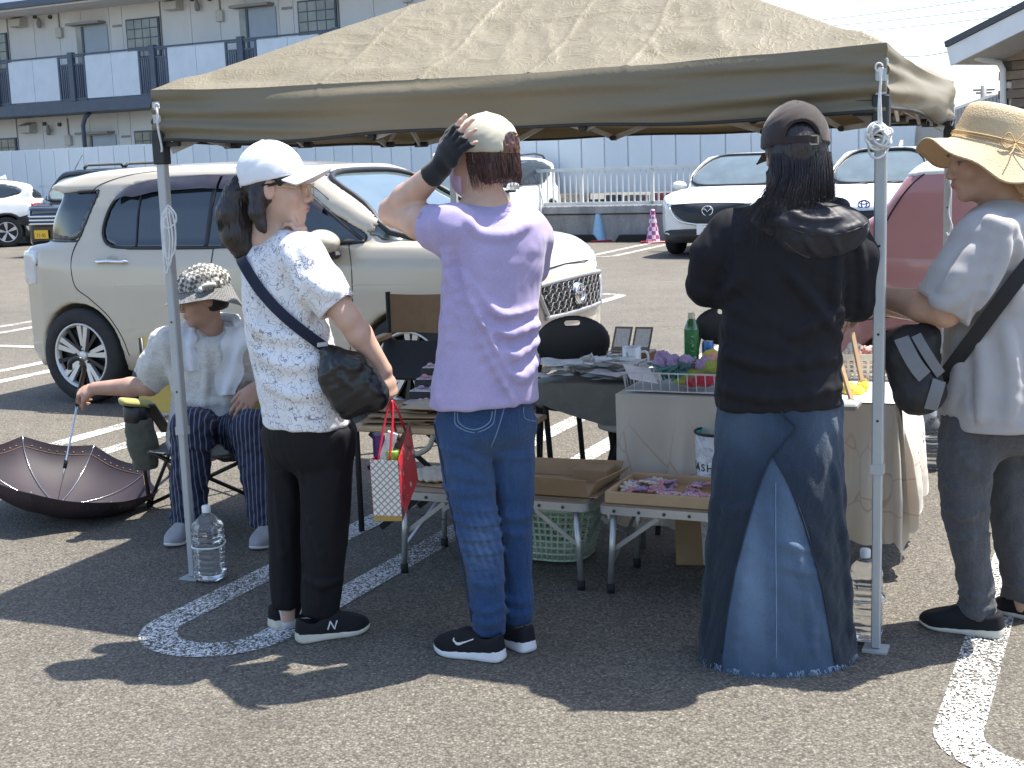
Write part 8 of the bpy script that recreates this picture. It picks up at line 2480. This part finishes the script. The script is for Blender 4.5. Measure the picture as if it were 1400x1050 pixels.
for (a, b) in (((-.011, -.012), (.011, -.012)), ((.011, -.012), (.011, .012)), ((.011, .012), (-.011, .012)), ((-.011, .012), (-.011, -.012))):
	mb.bar(bx + [a[0], -.006, a[1]], bx + [b[0], -.006, b[1]], .004)
mb.build('buckle', simple('brass_dull', (.35, .32, .24), .35, metal=.8), co_)
for sx in (-1, 1):
	pe = hc + HR[0] * sx * .045 - HR[1] * .075 + HR[2] * .098
	MB().lathe(pe, [(.004, 0), (.0045, .002), (.002, .002)], 10, axis=-HR[1] + HR[2]).build('eyelet', M_BLKINK, co_)
v = Vox([.55, 3.55, 1.10], [1.15, 4.15, 1.60], .0048)
ph = lambda x, y, z: hc + (HR[0] * x + HR[1] * y + HR[2] * z)
v.ell(ph(0, -.016, .02), (.087, .102, .094), HR, 0)
v.plane(ph(0, .03, 0), HR[1], .01)
v.econe(ph(0, -.06, -.01), ph(.0, -.075, -.09), (.080, .045), (.084, .045), (1, 0, 0), .02)
v.econe(ph(-.02, -.075, -.09), ph(-.06, -.105, -.17), (.075, .04), (.05, .03), (1, 0, 0), .02)
v.econe(ph(-.06, -.105, -.17), ph(-.10, -.12, -.225), (.05, .03), (.018, .012), (1, 0, 0), .02)
v.econe(ph(.045, -.07, -.07), ph(.06, -.075, -.13), (.035, .03), (.02, .015), (1, 0, 0), .02)
v.noise(.002, .03, 8, 1.0, stretch=(2.2, 2.2, .3))
ha = garment(v, 'hair', M_HAIRB, w3)
L = []; rg = np.random.default_rng(16)
for i in range(800):
	x = rg.uniform(-.085, .085); dn = rg.uniform(.14, .25) * (1 - .35 * max(0, x / .085)) - (.05 if x > .03 else 0); sft = -.75 * max(0, .06 - x) * rg.uniform(.5, 1.1)
	yb = -.115 - rg.uniform(0, .012)
	L.append([ph(x, -.088 - .02 * (1 - (x / .09) ** 2), -.005), ph(x * 1.02, yb + .005, -.07), ph(x + sft * .5, yb - .012, -.14), ph(x + sft + rg.normal(0, .008), yb - .02, -.02 - dn)])
strands('hair_strands', L, M_HAIRB, ha, .0010, seed=5, wig=.003)
# ================================================================== THE WOMAN IN THE STRAW HAT
q = Pose(4.10)
w4 = person('woman in wide straw hat and grey linen shirt reaching left across the table', gr(1335, 868))
hc = q(1344, 217, .0); HR = frame((-1, -.05, -.16))
v = Vox([.85, 3.7, .02], [1.75, 4.5, 1.68], .0052)
head(v, hc, HR, 1.02)
v.cone(hc + [.02, 0, -.06], q(1372, 290, .02), .053, .066, .03)
v.cone(q(1370, 290, .02), q(1350, 580, .02), .05, .05, .03)
sh = q(1345, 330, -.15); el = q(1292, 424, -.14); wr_ = q(1204, 406, .04)
v.tube([q(1365, 310, -.03), sh, (sh + el) / 2, el], [.05, .055, .052, .048], .02)
v.tube([el, el + (wr_ - el) * .35, wr_], [.050, .050, .031], .015)
hand(v, wr_, (-.9, .35, -.15), (0, -.3, 1), -1, curl=(.35, .4, .3), s=1.0)
w2 = q(1210, 420, .38); v.tube([q(1380, 330, .15), q(1310, 430, .26), w2], [.05, .045, .03], .02); hand(v, w2, (-.9, .2, -.2), (0, .2, 1), 1, curl=(.4, .4, .3))
v.tube([q(1325, 600, -.03), q(1325, 740, -.03), q(1338, 850, -.03)], [.05, .035, .032], .02); v.tube([q(1385, 600, .08), q(1390, 740, .08), q(1400, 830, .08)], [.05, .035, .03], .02)
skin_part(v, w4, 'body', M_SKIN, hc, HR, 1.02, base=(.53, .35, .26))
M_LINEN = mat_fabric('grey_linen', (.36, .345, .345), (.42, .40, .40), .9, 500, 5, .25, .2, wr=.12)
S = lambda py, xl, xr, dy=0.0, ra=1.05: q.row(py, xl, xr, dy, ra, rad(10), 2.3)
v = Vox([1.05, 3.68, .66], [1.85, 4.55, 1.48], .0058)
v.loft([S(582, 1290, 1436), S(555, 1284, 1436), S(520, 1288, 1434), S(480, 1294, 1432), S(440, 1298, 1432), S(400, 1296, 1434), S(360, 1300, 1438), S(330, 1306, 1436), S(305, 1318, 1428, 0, 1.2), S(288, 1332, 1414, 0, 1.2), S(278, 1342, 1404, 0, 1.1)], .01)
ct = q(1287, 420, -.15); sdr = unit(el - sh + np.array([-.02, 0, .03]))
sleeve(v, [q(1365, 312, -.08), sh, q(1312, 385, -.16), q(1272, 445, -.14)], [.078, .088, .09, .09], .05, ct, sdr, 1.0)
v.ell(q(1370, 268, .0), (.066, .07, .05), None, .012, 's')
v.noise(.003, .22, 37, 1.4)
folds(v, [([(1330, 340), (1310, 375), (1290, 405)], .010), ([(1375, 320), (1368, 360), (1345, 400), (1322, 430)], .012), ([(1390, 320), (1392, 370), (1385, 420)], .012), ([(1350, 300), (1375, 310), (1398, 300)], .010), ([(1310, 450), (1312, 500), (1300, 560)], .012), ([(1340, 460), (1345, 520), (1340, 575)], .010), ([(1375, 450), (1385, 510), (1380, 575)], .012), ([(1275, 410), (1295, 415), (1318, 405)], .008)], 3.4, 4.5, k=.03, sink=.004)
folds(v, [([(1330, 435), (1340, 415), (1352, 380)], .012), ([(1325, 512), (1327, 545), (1330, 580)], .006)], 3.4, 4.5, k=.012, op='s', sink=-.004)
lin_, vl4 = garment(v, 'shirt', M_LINEN, w4), v
M_GREYJ = mat_denim('grey_jeans', (.060, .060, .066), (.085, .085, .092))
def jr4(dy, rows, ratio=1.0): return [q.row(y, a, b, dy, ratio, rad(10), 2.3) for (y, a, b) in rows]
RL = jr4(-.03, [(565, 1290, 1368), (620, 1284, 1361), (660, 1285, 1354), (700, 1289, 1352), (740, 1298, 1353), (780, 1307, 1356), (815, 1312, 1361), (842, 1311, 1366)])
RR_ = jr4(.10, [(565, 1342, 1432), (620, 1345, 1426), (680, 1350, 1420), (740, 1360, 1422), (790, 1370, 1426), (818, 1370, 1428)])
HP = jr4(.03, [(545, 1292, 1428), (580, 1290, 1430), (605, 1305, 1420), (618, 1330, 1400)])
legs_gar(q, RL, RR_, HP, 'jeans', M_GREYJ, w4, .004, [([(1290, 690), (1315, 705), (1350, 695)], .009), ([(1286, 650), (1310, 668), (1352, 655)], .008), ([(1295, 725), (1322, 735), (1353, 728)], .008), ([(1312, 808), (1335, 818), (1360, 810)], .009), ([(1311, 826), (1335, 836), (1364, 828)], .009), ([(1372, 790), (1395, 802), (1424, 794)], .008), ([(1300, 600), (1330, 640), (1350, 650)], .008)], lambda V, C: None, seed=31)
h1 = gr(1372, 872)[:2]; t1 = gr(1254, 852)[:2]
shoe(w4, h1, t1 - h1, .265, M_BSHOE, M_CSOLE, .026, collar=.075, toe_up=.012)
h2 = gr(1452, 858)[:2]; t2 = gr(1366, 832)[:2]
shoe(w4, h2, t2 - h2, .25, M_BSHOE, M_CSOLE, .026, collar=.075, toe_up=.012)
v = Vox(hc - .2, hc + .2, .005); ph = lambda x, y, z: hc + (HR[0] * x + HR[1] * y + HR[2] * z)
v.ell(ph(0, -.022, .02), (.083, .098, .09), HR, 0); v.plane(ph(0, .03, 0), HR[1], .01); v.plane(ph(0, 0, -.055), -HR[2], .01); v.ell(ph(-.09, .01, -.02), (.03, .03, .05), HR, .01, 's')
garment(v, 'hair', M_HAIRB, w4)
def mat_straw():
	t = NT('straw_weave'); n = t.noise(4, 4); f = t.noise(220, 3, .7, vec=t.mapping((1, 1, 3))); v_ = t.voro(190)
	c = t.ramp(n, [(.3, (.60, .45, .26)), (.7, (.70, .55, .34))])
	c = t.mix(.4, c, t.ramp(f, [(.3, (.46, .33, .17)), (.7, (.80, .66, .44))]))
	t.set(Base_Color=c, Roughness=.75); t.bump(t.math('ADD', f, v_), .6, .004)
	tr = t.node('BsdfTranslucent'); tr.inputs[0].default_value = (.5, .33, .15, 1); mx = t.node('MixShader'); mx.inputs[0].default_value = .1
	t.l.new(t.b.outputs[0], mx.inputs[1]); t.l.new(tr.outputs[0], mx.inputs[2]); t.l.new(mx.outputs[0], t.out.inputs[0]); return t.mat
M_STRAW = mat_straw()
hu = unit(np.array([.27, .0, .96])); hfw = unit(np.cross([0, -1.0, 0], hu)); hfw = hfw if hfw[0] < 0 else -hfw; hrt = np.cross(hu, hfw)
ho = hc + hu * .034 + np.array([.018, 0, .0])
prof = [(.0, .112), (.03, .112), (.062, .109), (.080, .100), (.088, .086), (.093, .06), (.098, .03), (.103, .004), (.110, -.006), (.122, -.018), (.142, -.036), (.160, -.054), (.174, -.066)]
nA = 72; G = np.zeros((len(prof), nA + 1, 3))
for i, (r0, z0) in enumerate(prof):
	for j in range(nA + 1):
		a = 2 * math.pi * j / nA; b = max(0, (r0 - .105) / .08)
		wv = .014 * math.sin(3 * a + .6) + .008 * math.sin(7 * a) + .05 * 0
		z = z0 + b * (wv + .034 * math.cos(a) - .008 * abs(math.sin(a)))
		rr = r0 * (1 + .04 * math.cos(2 * a))
		rr *= 1.13; z *= 1.12
		G[i, j] = ho + hfw * rr * math.cos(a) * (1.04) + hrt * rr * math.sin(a) + hu * z
ht = MB(); ht.grid(G); ht.grid(G[::-1] - hu * .003)
hat = ht.build('straw_hat', M_STRAW, w4)
MB().tube(G[-1, :-1] - hu * .0015, .004, 6, closed=True).build('brim_edge', M_STRAW, hat)
def hatp(a, z, e=.004):
	r0 = np.interp(z, [.004, .03, .06, .086], [.103, .098, .093, .088]) * (1 + .04 * math.cos(2 * a)) * 1.13 + e; z = z * 1.12
	return ho + hfw * r0 * math.cos(a) * 1.04 + hrt * r0 * math.sin(a) + hu * z
M_STRAWC = simple('straw_cord', (.5, .35, .17), .8)
for z in (.012, .018): MB().tube([hatp(a, z) for a in np.linspace(0, 6.2, 40)], .0024, 5, closed=True).build('hat_cord', M_STRAWC, hat)
sgn = 1 if (hrt @ np.array([0, -1, 0])) > 0 else -1
a0 = sgn * 1.75
for da, dz in ((.22, .03), (-.22, .022)):
	MB().tube(smooth_poly([hatp(a0, .015, .008), hatp(a0 + da, .015 + dz, .012), hatp(a0 + da * 1.6, .012, .012), hatp(a0 + da, -.004, .016), hatp(a0, .014, .008)], 5, closed=False), .002, 5).build('cord_bow', M_STRAWC, hat)
for da in (.12, -.1):
	MB().tube(smooth_poly([hatp(a0, .014, .008), hatp(a0 + da, -.006, .03), hatp(a0 + da * 2, -.022, .055)], 5, closed=False), .002, 5).build('cord_end', M_STRAWC, hat)
bg = thing('waist_bag', 'grey and black shoulder bag with a wide black strap on straw hat woman', 'bag', q(1250, 560, -.12))
SP = strap_on(vl4, [(1412, 345), (1396, 368), (1380, 392), (1362, 418), (1345, 445), (1325, 475), (1305, 505), (1290, 528), (1280, 545)], 3.4, 4.6, .034, q(1370, 400, .05))
ribbon(SP, .045, -CAM_FWD, 'strap', simple('black_strap', (.010, .010, .013), .7), bg)
v = Vox(q(1205, 570, -.3) - .06, q(1300, 440, .1) + .06, .0055)
v.econe(q(1240, 480, -.10), q(1256, 530, -.12), (.085, .07), (.07, .06), (1, 0, .3), .0); v.ell(q(1258, 540, -.12), (.07, .06, .06), None, .04); v.econe(q(1225, 470, -.06), q(1268, 462, -.1), (.04, .04), (.045, .04), (0, 0, 1), .03)
v.noise(.002, .1, 41, 1.2)
vb4 = v; link('bag_body', v.mesh('bg', relax=1), bg, True, simple('black_pack', (.012, .012, .014), .6, bump=.4, bscale=300))
M_GRP = simple('grey_pack', (.16, .16, .165), .6, var=.05, bump=.3, bscale=300)
for pts, w_ in (([(1230, 462), (1240, 485), (1252, 505), (1262, 515)], .045), ([(1250, 458), (1262, 480), (1275, 500), (1284, 512)], .030), ([(1270, 560), (1276, 540), (1282, 520)], .040)):
	P_ = strap_on(vb4, [tuple(p) for p in smooth_poly(pts, 2, closed=False)], 3.5, 4.6, .018)
	if len(P_) > 2: ribbon(P_, w_, -CAM_FWD, 'grey_panel', M_GRP, bg, .004)
# ================================================================== THE SEATED WOMAN
q = Pose(5.85)
w5 = person('seated woman in checked hat with white towel round her neck, holding an umbrella', gr(252, 742))
hc = q(278, 408, -.03); HR = frame((-.90, -.42, -.14))
v = Vox([-2.15, 5.2, .0], [-.95, 6.15, 1.15], .0058)
head(v, hc, HR, .98)
v.cone(hc - [-.01, -.02, .06], q(290, 468, .03), .05, .07, .03)
v.econe(q(290, 466, .03), q(292, 500, .05), (.13, .06), (.12, .07), (1, .1, 0), .03)
v.cone(q(292, 500, .05), q(292, 600, .05), .06, .07, .03)
sh = q(228, 470, .0); el = q(205, 528, .0); wr_ = q(130, 531, .11)
v.tube([q(270, 462, .03), sh, el], [.05, .05, .042], .02); v.tube([el, el + (wr_ - el) * .35, wr_], [.042, .042, .029], .015)
hw = unit(q(104, 537, .15) - wr_)
hand(v, wr_, hw, (.1, -.5, .8), -1, curl=(.9, 1.2, .8), s=.98, thumb=(.5, .6))
w2 = q(352, 530, -.24); v.tube([q(335, 470, .05), q(372, 525, -.02), w2], [.05, .042, .029], .02)
hand(v, w2, q(331, 556, -.32) - w2, (.1, -.9, .45), 1, curl=(.35, .4, .3), s=1.0, thumb=(.5, .3))
ft = gr(250, 738); ft2 = gr(365, 742)
k1, k2 = q(262, 585, -.38), q(345, 588, -.36)
v.tube([q(275, 605, .05), k1, ft + [0.02, .05, .06]], [.06, .045, .03], .03); v.tube([q(315, 605, .05), k2, ft2 + [0, .05, .06]], [.06, .045, .03], .03)
skin_part(v, w5, 'body', M_SKIN, hc, HR, .98, base=(.46, .29, .215))
def mat_smock():
	t = NT('pale_knit'); n = t.noise(5, 4); f = t.noise(160, 4, .8); l = t.noise(420, 2)
	c = t.ramp(n, [(.3, (.56, .54, .50)), (.7, (.64, .62, .58))]); c = t.mix(.5, c, t.ramp(f, [(.38, (.34, .33, .31)), (.55, (.68, .66, .62))]))
	t.set(Base_Color=c, Roughness=.9, Sheen_Weight=.2); t.bump(t.math('ADD', f, l), .4, .004); return t.mat
S = lambda py, xl, xr, dy=0.0, ra=.72: q.row(py, xl, xr, dy, ra, rad(-8), 2.4)
v = Vox([-1.85, 5.35, .22], [-.98, 6.2, .98], .0065)
v.loft([S(618, 236, 342, -.10, 1.0), S(598, 230, 346, -.04, 1.1), S(575, 230, 346, .0, .9), S(545, 234, 346), S(515, 236, 346), S(490, 236, 346), S(468, 236, 344), S(452, 246, 336, .03), S(442, 262, 322, .04)], .01)
ct = q(203, 521, .0); sdr = unit(el - sh + np.array([-.12, .03, 0]))
sleeve(v, [q(255, 466, .02), sh, q(214, 498, -.0), q(190, 540, .02)], [.066, .074, .076, .076], .05, ct, sdr)
v.tube([q(325, 466, .04), q(345, 495, .02), q(362, 520, .0)], [.06, .072, .07], .03)
v.ell(q(288, 442, -.06), (.07, .09, .06), None, .015, 's')
v.noise(.004, .15, 51, 1.3)
folds(v, [([(250, 545), (280, 552), (340, 540)], .010), ([(240, 580), (285, 600), (335, 580)], .012), ([(225, 480), (235, 510), (240, 540)], .010), ([(280, 480), (282, 520), (278, 560)], .007), ([(300, 480), (305, 520), (310, 560)], .007)], 5.1, 6.1, k=.025, sink=.003)
smk, v5 = garment(v, 'smock', mat_smock(), w5), v
def mat_stripe():
	t = NT('striped_navy'); w = t.node('TexWave', wave_type='BANDS', bands_direction='X'); w.inputs['Scale'].default_value = 17; w.inputs['Distortion'].default_value = 1.2; t.l.new(t.mapping((1, .35, .08)), w.inputs[0])
	c = t.mix(t.ramp(w.outputs['Fac'], [(.86, (0, 0, 0)), (.95, (1, 1, 1))]), (.016, .020, .045), (.16, .18, .25))
	t.set(Base_Color=c, Roughness=.85); t.bump(t.noise(500, 2), .2, .003); return t.mat
v = Vox([-1.72, 5.15, .02], [-.98, 6.05, .56], .007)
v.tube([q(280, 600, .06), q(272, 592, -.15), k1], [.10, .10, .085], .03); v.tube([k1, k1 * .5 + (ft + [0.02, .04, .08]) * .5, ft + [0.02, .04, .09]], [.085, .078, .075], .02)
v.tube([q(312, 600, .06), q(330, 592, -.15), k2], [.10, .10, .085], .03); v.tube([k2, k2 * .5 + (ft2 + [0, .04, .08]) * .5, ft2 + [0, .04, .09]], [.085, .078, .075], .02)
v.plane([0, 0, .07], (0, 0, -1), .004)
folds(v, [([(245, 600), (270, 612), (292, 605)], .010), ([(250, 640), (268, 670), (270, 710)], .008), ([(240, 630), (248, 670), (252, 715)], .008)], 5.0, 6.0, k=.02, sink=.003); v.noise(.006, .12, 61, 1.2)
garment(v, 'striped_trousers', mat_stripe(), w5)
for f_ in (ft, ft2):
	shoe(w5, f_[:2] + np.array([.03, .10]), (-.25, -.95), .235, simple('grey_shoe', (.30, .30, .31), .7), M_WSOLE, .026, collar=.075)
M_TOW = simple('white_towel', (.72, .73, .76), .95, var=.04, vscale=50, bump=.6, bscale=260, sheen=.4)
def towel(ptsA, w_, seed):
	P = []
	for x, y, d_ in ptsA:
		h_ = hit(v5, x, y, 5.2, 6.1); P.append((q(x, y, d_) if h_ is None or abs(h_[1] - q.Y - d_) > .08 else h_) - unit(CAM_FWD) * .026)
	P = smooth_poly(P, 5, closed=False)
	G = []
	for i, p in enumerate(P):
		G.append([p + np.array([1, .15, 0]) * w_ * (s_ - .5) * (1 - .2 * math.sin(i)) * 1.0 - unit(CAM_FWD) * .007 * math.sin(s_ * 9 + i * .2) for s_ in np.linspace(0, 1, 9)])
	G = np.array(G); mb = MB(); mb.grid(G); mb.grid(G[:, ::-1] + unit(CAM_FWD) * .006); mb.build('towel', M_TOW, w5)
towel([(258, 448, -.06), (257, 465, -.1), (259, 485, -.12), (265, 507, -.12)], .075, 1)
towel([(325, 447, -.06), (323, 470, -.1), (317, 505, -.12), (309, 540, -.12)], .10, 2)
MB().tube([q(255, 448, -.02), q(258, 438, .08), q(290, 432, .13), q(322, 436, .08), q(328, 446, -.02)], .024, 8).build('towel_neck', M_TOW, w5)
v = Vox(hc - .2, hc + .2, .006); ph = lambda x, y, z: hc + (HR[0] * x + HR[1] * y + HR[2] * z)
v.ell(ph(0, -.02, .02), (.081, .094, .088), HR, 0); v.ell(ph(0, -.05, -.03), (.066, .05, .05), HR, .03); v.plane(ph(0, .015, 0), HR[1], .01); v.plane(ph(0, 0, -.06), -HR[2], .01)
for sx in (-1, 1): v.ell(ph(sx * .09, .005, -.01), (.034, .03, .045), HR, .008, 's')
v.noise(.002, .03, 8, 1.0, stretch=(2.2, 2.2, .3)); garment(v, 'hair', M_HAIRB, w5)
def mat_gingham(name, sc, a, b):
	t = NT(name); ch = t.node('TexChecker'); ch.inputs['Scale'].default_value = sc; ch.inputs['Color1'].default_value = (*a, 1); ch.inputs['Color2'].default_value = (*b, 1)
	t.l.new(t.mapping((1, 1, 1), rot=(.3, .4, .5)), ch.inputs[0]); n = t.noise(300, 2)
	t.set(Base_Color=t.mix(.2, ch.outputs[0], t.ramp(n, [(.3, (.05, .05, .05)), (.7, (.6, .6, .58))])), Roughness=.9); t.bump(n, .3, .003); return t.mat
ph = lambda x, y, z: hc + (HR[0] * x + HR[1] * y + HR[2] * z)
v = Vox(hc - .21, hc + .21, .005); v.ell(ph(0, -.014, .062), (.103, .115, .085), HR, 0); v.plane(ph(0, 0, .03), -HR[2], .006); v.noise(.006, .07, 71, 1.4)
hat5 = garment(v, 'bucket_hat', mat_gingham('gingham_check', 62, (.52, .50, .45), (.06, .06, .058)), w5)
nA = 48; G = np.zeros((8, nA + 1, 3))
for i in range(8):
	for j in range(nA + 1):
		a = 2 * math.pi * j / nA; t_ = i / 7
		r0 = 1 + .34 * t_ + .05 * t_ * math.sin(5 * a)
		G[i, j] = ph(.102 * r0 * math.sin(a), -.012 + .114 * r0 * math.cos(a) * (1 + .12 * t_ * (math.cos(a) > 0)), .044 - .050 * t_ - .012 * t_ * math.cos(2 * a) - .055 * t_ * max(0, -math.cos(a)) + .022 * t_ * max(0, math.cos(a)))
mb = MB(); mb.grid(G); mb.grid(G[:, ::-1] - HR[2] * .003); mb.build('brim', mat_gingham('brim_dot', 160, (.22, .22, .22), (.06, .06, .065)), hat5)
MB().tube(smooth_poly([ph(-.10, .03, .05), ph(-.112, .0, .065), ph(-.10, -.04, .06)], 4, closed=False), .012, 6).build('hat_knot', simple('hat_knot', (.45, .44, .42), .9), hat5)
MB().lathe(ph(-.112, .025, .052), [(.012, 0), (.010, .006), (0, .008)], 12, axis=-HR[0]).build('hat_button', M_WSOLE, hat5)
gl = MB()
for sx in (-1, 1):
	gl.tube([ph(sx * .034 + .022 * math.cos(a), .108, -.004 + .016 * math.sin(a)) for a in np.linspace(0, 6.0, 16)], .0014, 5, closed=True); gl.tube([ph(sx * .056, .104, .002), ph(sx * .08, .0, .004)], .0014, 5)
gl.build('glasses', M_GOLD, w5)
cc = thing('camp_chair', 'olive folding camp chair under the seated woman', 'chair', [*q(280, 640)[:2], 0])
M_OLIVE = mat_fabric('olive_canvas', (.28, .26, .085), (.34, .31, .11), .85, 600); M_OLIVD = mat_fabric('dark_olive_canvas', (.075, .075, .055), (.10, .10, .075), .85, 600); M_BTUBE = simple('black_tube', (.012, .012, .014), .4)
G = []
for a in np.linspace(0, 1, 14):
	G.append([q(190 + 165 * a, 460 + 8 * math.sin(a * 3.14) + (560 - 460) * b_, .22 + .07 * math.sin(a * 3.14) - .05 * b_) for b_ in np.linspace(0, 1, 8)])
G = np.array(G); mb = MB(); mb.grid(G); mb.grid(G[::-1] + np.array([0, .006, 0])); mb.build('back_canvas', M_OLIVE, cc)
zs = .36
G = np.array([[[-1.55 + .52 * a, 5.58 + .48 * b_ , zs - .03 * math.sin(a * 3.14) - .03 * b_] for b_ in np.linspace(0, 1, 8)] for a in np.linspace(0, 1, 10)])
mb = MB(); mb.grid(G); mb.grid(G[::-1] - np.array([0, 0, .006])); mb.build('seat_canvas', M_OLIVD, cc)
fA, fB, fC, fD = gr(205, 692), gr(365, 690), gr(235, 650), gr(385, 655)
for (a, b_) in ((fA, G[-1, 0] + [0, 0, .0]), (fB, G[0, 0]), (fC, G[-1, -1]), (fD, G[0, -1]), (fA, G[0, -1]), (fB, G[-1, -1])):
	MB().tube([a + [0, 0, .008], b_], .009, 8).build('cross_leg', M_BTUBE, cc)
for f_ in (fA, fB, fC, fD): MB().cyl(f_ + [0, 0, .0], f_ + [0, 0, .02], .016, n=10).build('foot', M_BTUBE, cc)
arT = q(186, 549, -.22); arB = q(222, 560, .1)
MB().tube([arT - [0, 0, .02], fA + [0, 0, .01]], .010, 8).build('arm_post', M_BTUBE, cc)
MB().tube([q(192, 462, .22), q(210, 600, .2), fC + [0, 0, .02]], .010, 8).build('back_post', M_BTUBE, cc)
v = Vox(q(160, 565, -.3) - .05, q(240, 535, .2) + .06, .006); v.econe(q(168, 549, -.24), q(204, 552, -.16), (.035, .016), (.035, .016), (0, 1, 0), 0)
link('arm_pad', v.mesh('ap', relax=1), cc, True, M_OLIVE)
MB().bar(arT + [.05, .02, -.02], q(228, 590, .05), .05, .008).build('arm_strap', M_BTUBE, cc)
v = Vox(q(165, 660, -.3) - .06, q(225, 550, -.05) + .06, .006); v.loft([(*q(200, 642, -.18)[:2], q(200, 642, -.18)[2], .05, .035, 2.6, 0), (*q(194, 600, -.18)[:2], q(194, 600, -.18)[2], .065, .05, 2.4, 0), (*q(188, 572, -.18)[:2], q(188, 572, -.18)[2], .055, .05, 2.2, 0)]); v.noise(.003, .09, 81, 1.2)
link('cup_holder', v.mesh('ch', relax=1), cc, True, M_OLIVD)
MB().lathe(q(187, 575, -.18), [(.046, -.01), (.052, .0), (.054, .06), (.05, .065)], 20).build('holder_net', M_BTUBE, cc)
um = thing('open_umbrella', 'open dark umbrella with a flowered border resting upside down on the asphalt', 'umbrella', gr(72, 706))
ut = gr(78, 699) + [0, 0, .012]; uh = q(108, 540, .17)
uax = unit(uh - ut); ux = unit(np.cross([0, 1.0, 0], uax)); uy = np.cross(uax, ux)
def mat_umb():
	t = NT('umbrella_cloth'); n = t.noise(3, 3); sx_ = t.noise(500, 2)
	t.set(Base_Color=t.ramp(n, [(.3, (.035, .026, .034)), (.7, (.048, .036, .045))]), Roughness=.6, Specular_IOR_Level=.4); t.bump(sx_, .2, .002)
	tr = t.node('BsdfTranslucent'); tr.inputs[0].default_value = (.07, .05, .06, 1); mx = t.node('MixShader'); mx.inputs[0].default_value = .2
	t.l.new(t.b.outputs[0], mx.inputs[1]); t.l.new(tr.outputs[0], mx.inputs[2]); t.l.new(mx.outputs[0], t.out.inputs[0]); return t.mat
M_UMB = mat_umb()
RU, HU, NR = .44, .19, 8
def up_(a, t_):
	s_ = (a / (2 * math.pi / NR)) % 1; pinch = 1 - .10 * math.sin(s_ * math.pi) * t_
	r0 = RU * math.sin(t_ * 1.35) / math.sin(1.35) * pinch; z0 = HU * (1 - math.cos(t_ * 1.35)) / (1 - math.cos(1.35)) - .02 * math.sin(s_ * math.pi) * t_
	return ut + uax * (z0 + .012) + ux * r0 * math.cos(a) + uy * r0 * math.sin(a)
for k in range(NR):
	G = np.array([[up_(2 * math.pi * (k + b_) / NR - (1e-6 if b_ == 1 else 0), t_) for b_ in np.linspace(0, 1, 9)] for t_ in np.linspace(0.02, 1, 14)])
	mb = MB(); mb.grid(G); mb.grid(G[:, ::-1] - uax * .002); mb.build('panel', M_UMB, um)
	MB().tube([up_(2 * math.pi * k / NR + 1e-6, t_) + uax * .006 for t_ in np.linspace(.03, 1, 10)], .0022, 5).build('rib', M_CHROME, um)
	j = up_(2 * math.pi * k / NR + 1e-6, .52) + uax * .005
	MB().tube([ut + uax * .30 + (j - ut) * .02, j], .0018, 5).build('stretcher', M_CHROME, um) if False else None
mb = MB(); rg = random.Random(2)
for k in range(64):
	a = 2 * math.pi * k / 64; p = up_(a, .90); mb.lathe(p + uax * .002, [(.004, 0), (.0, .0015)], 6, axis=uax); mb.lathe(p - uax * .004, [(.004, 0), (.0, -.0015)], 6, axis=uax)
bo = mb.build('flower_border', simple('border_orange', (.30, .17, .12), .6, var=.6, vscale=30), um); bo['kind'] = 'stuff'
MB().tube([up_(2 * math.pi * k / 160, .86) + uax * .002 for k in range(160)], .0012, 5, closed=True).build('border_line', simple('border_gold', (.22, .13, .07), .6), um)
MB().tube([ut - uax * .008, ut + uax * .04, uh + uax * .0], .0045, 8).build('shaft', M_CHROME, um)
hx_ = uh + uax * .03
MB().tube(smooth_poly([uh - uax * .05, uh + uax * .06, uh + uax * .13, uh + uax * .165 - ux * .03, uh + uax * .14 - ux * .065, uh + uax * .105 - ux * .06], 6, closed=False), .011, 10).build('handle', simple('black_handle', (.012, .010, .010), .25), um)
MB().cyl(ut + uax * .2, ut + uax * .24, .009, n=12).build('runner', M_BTUBE, um)
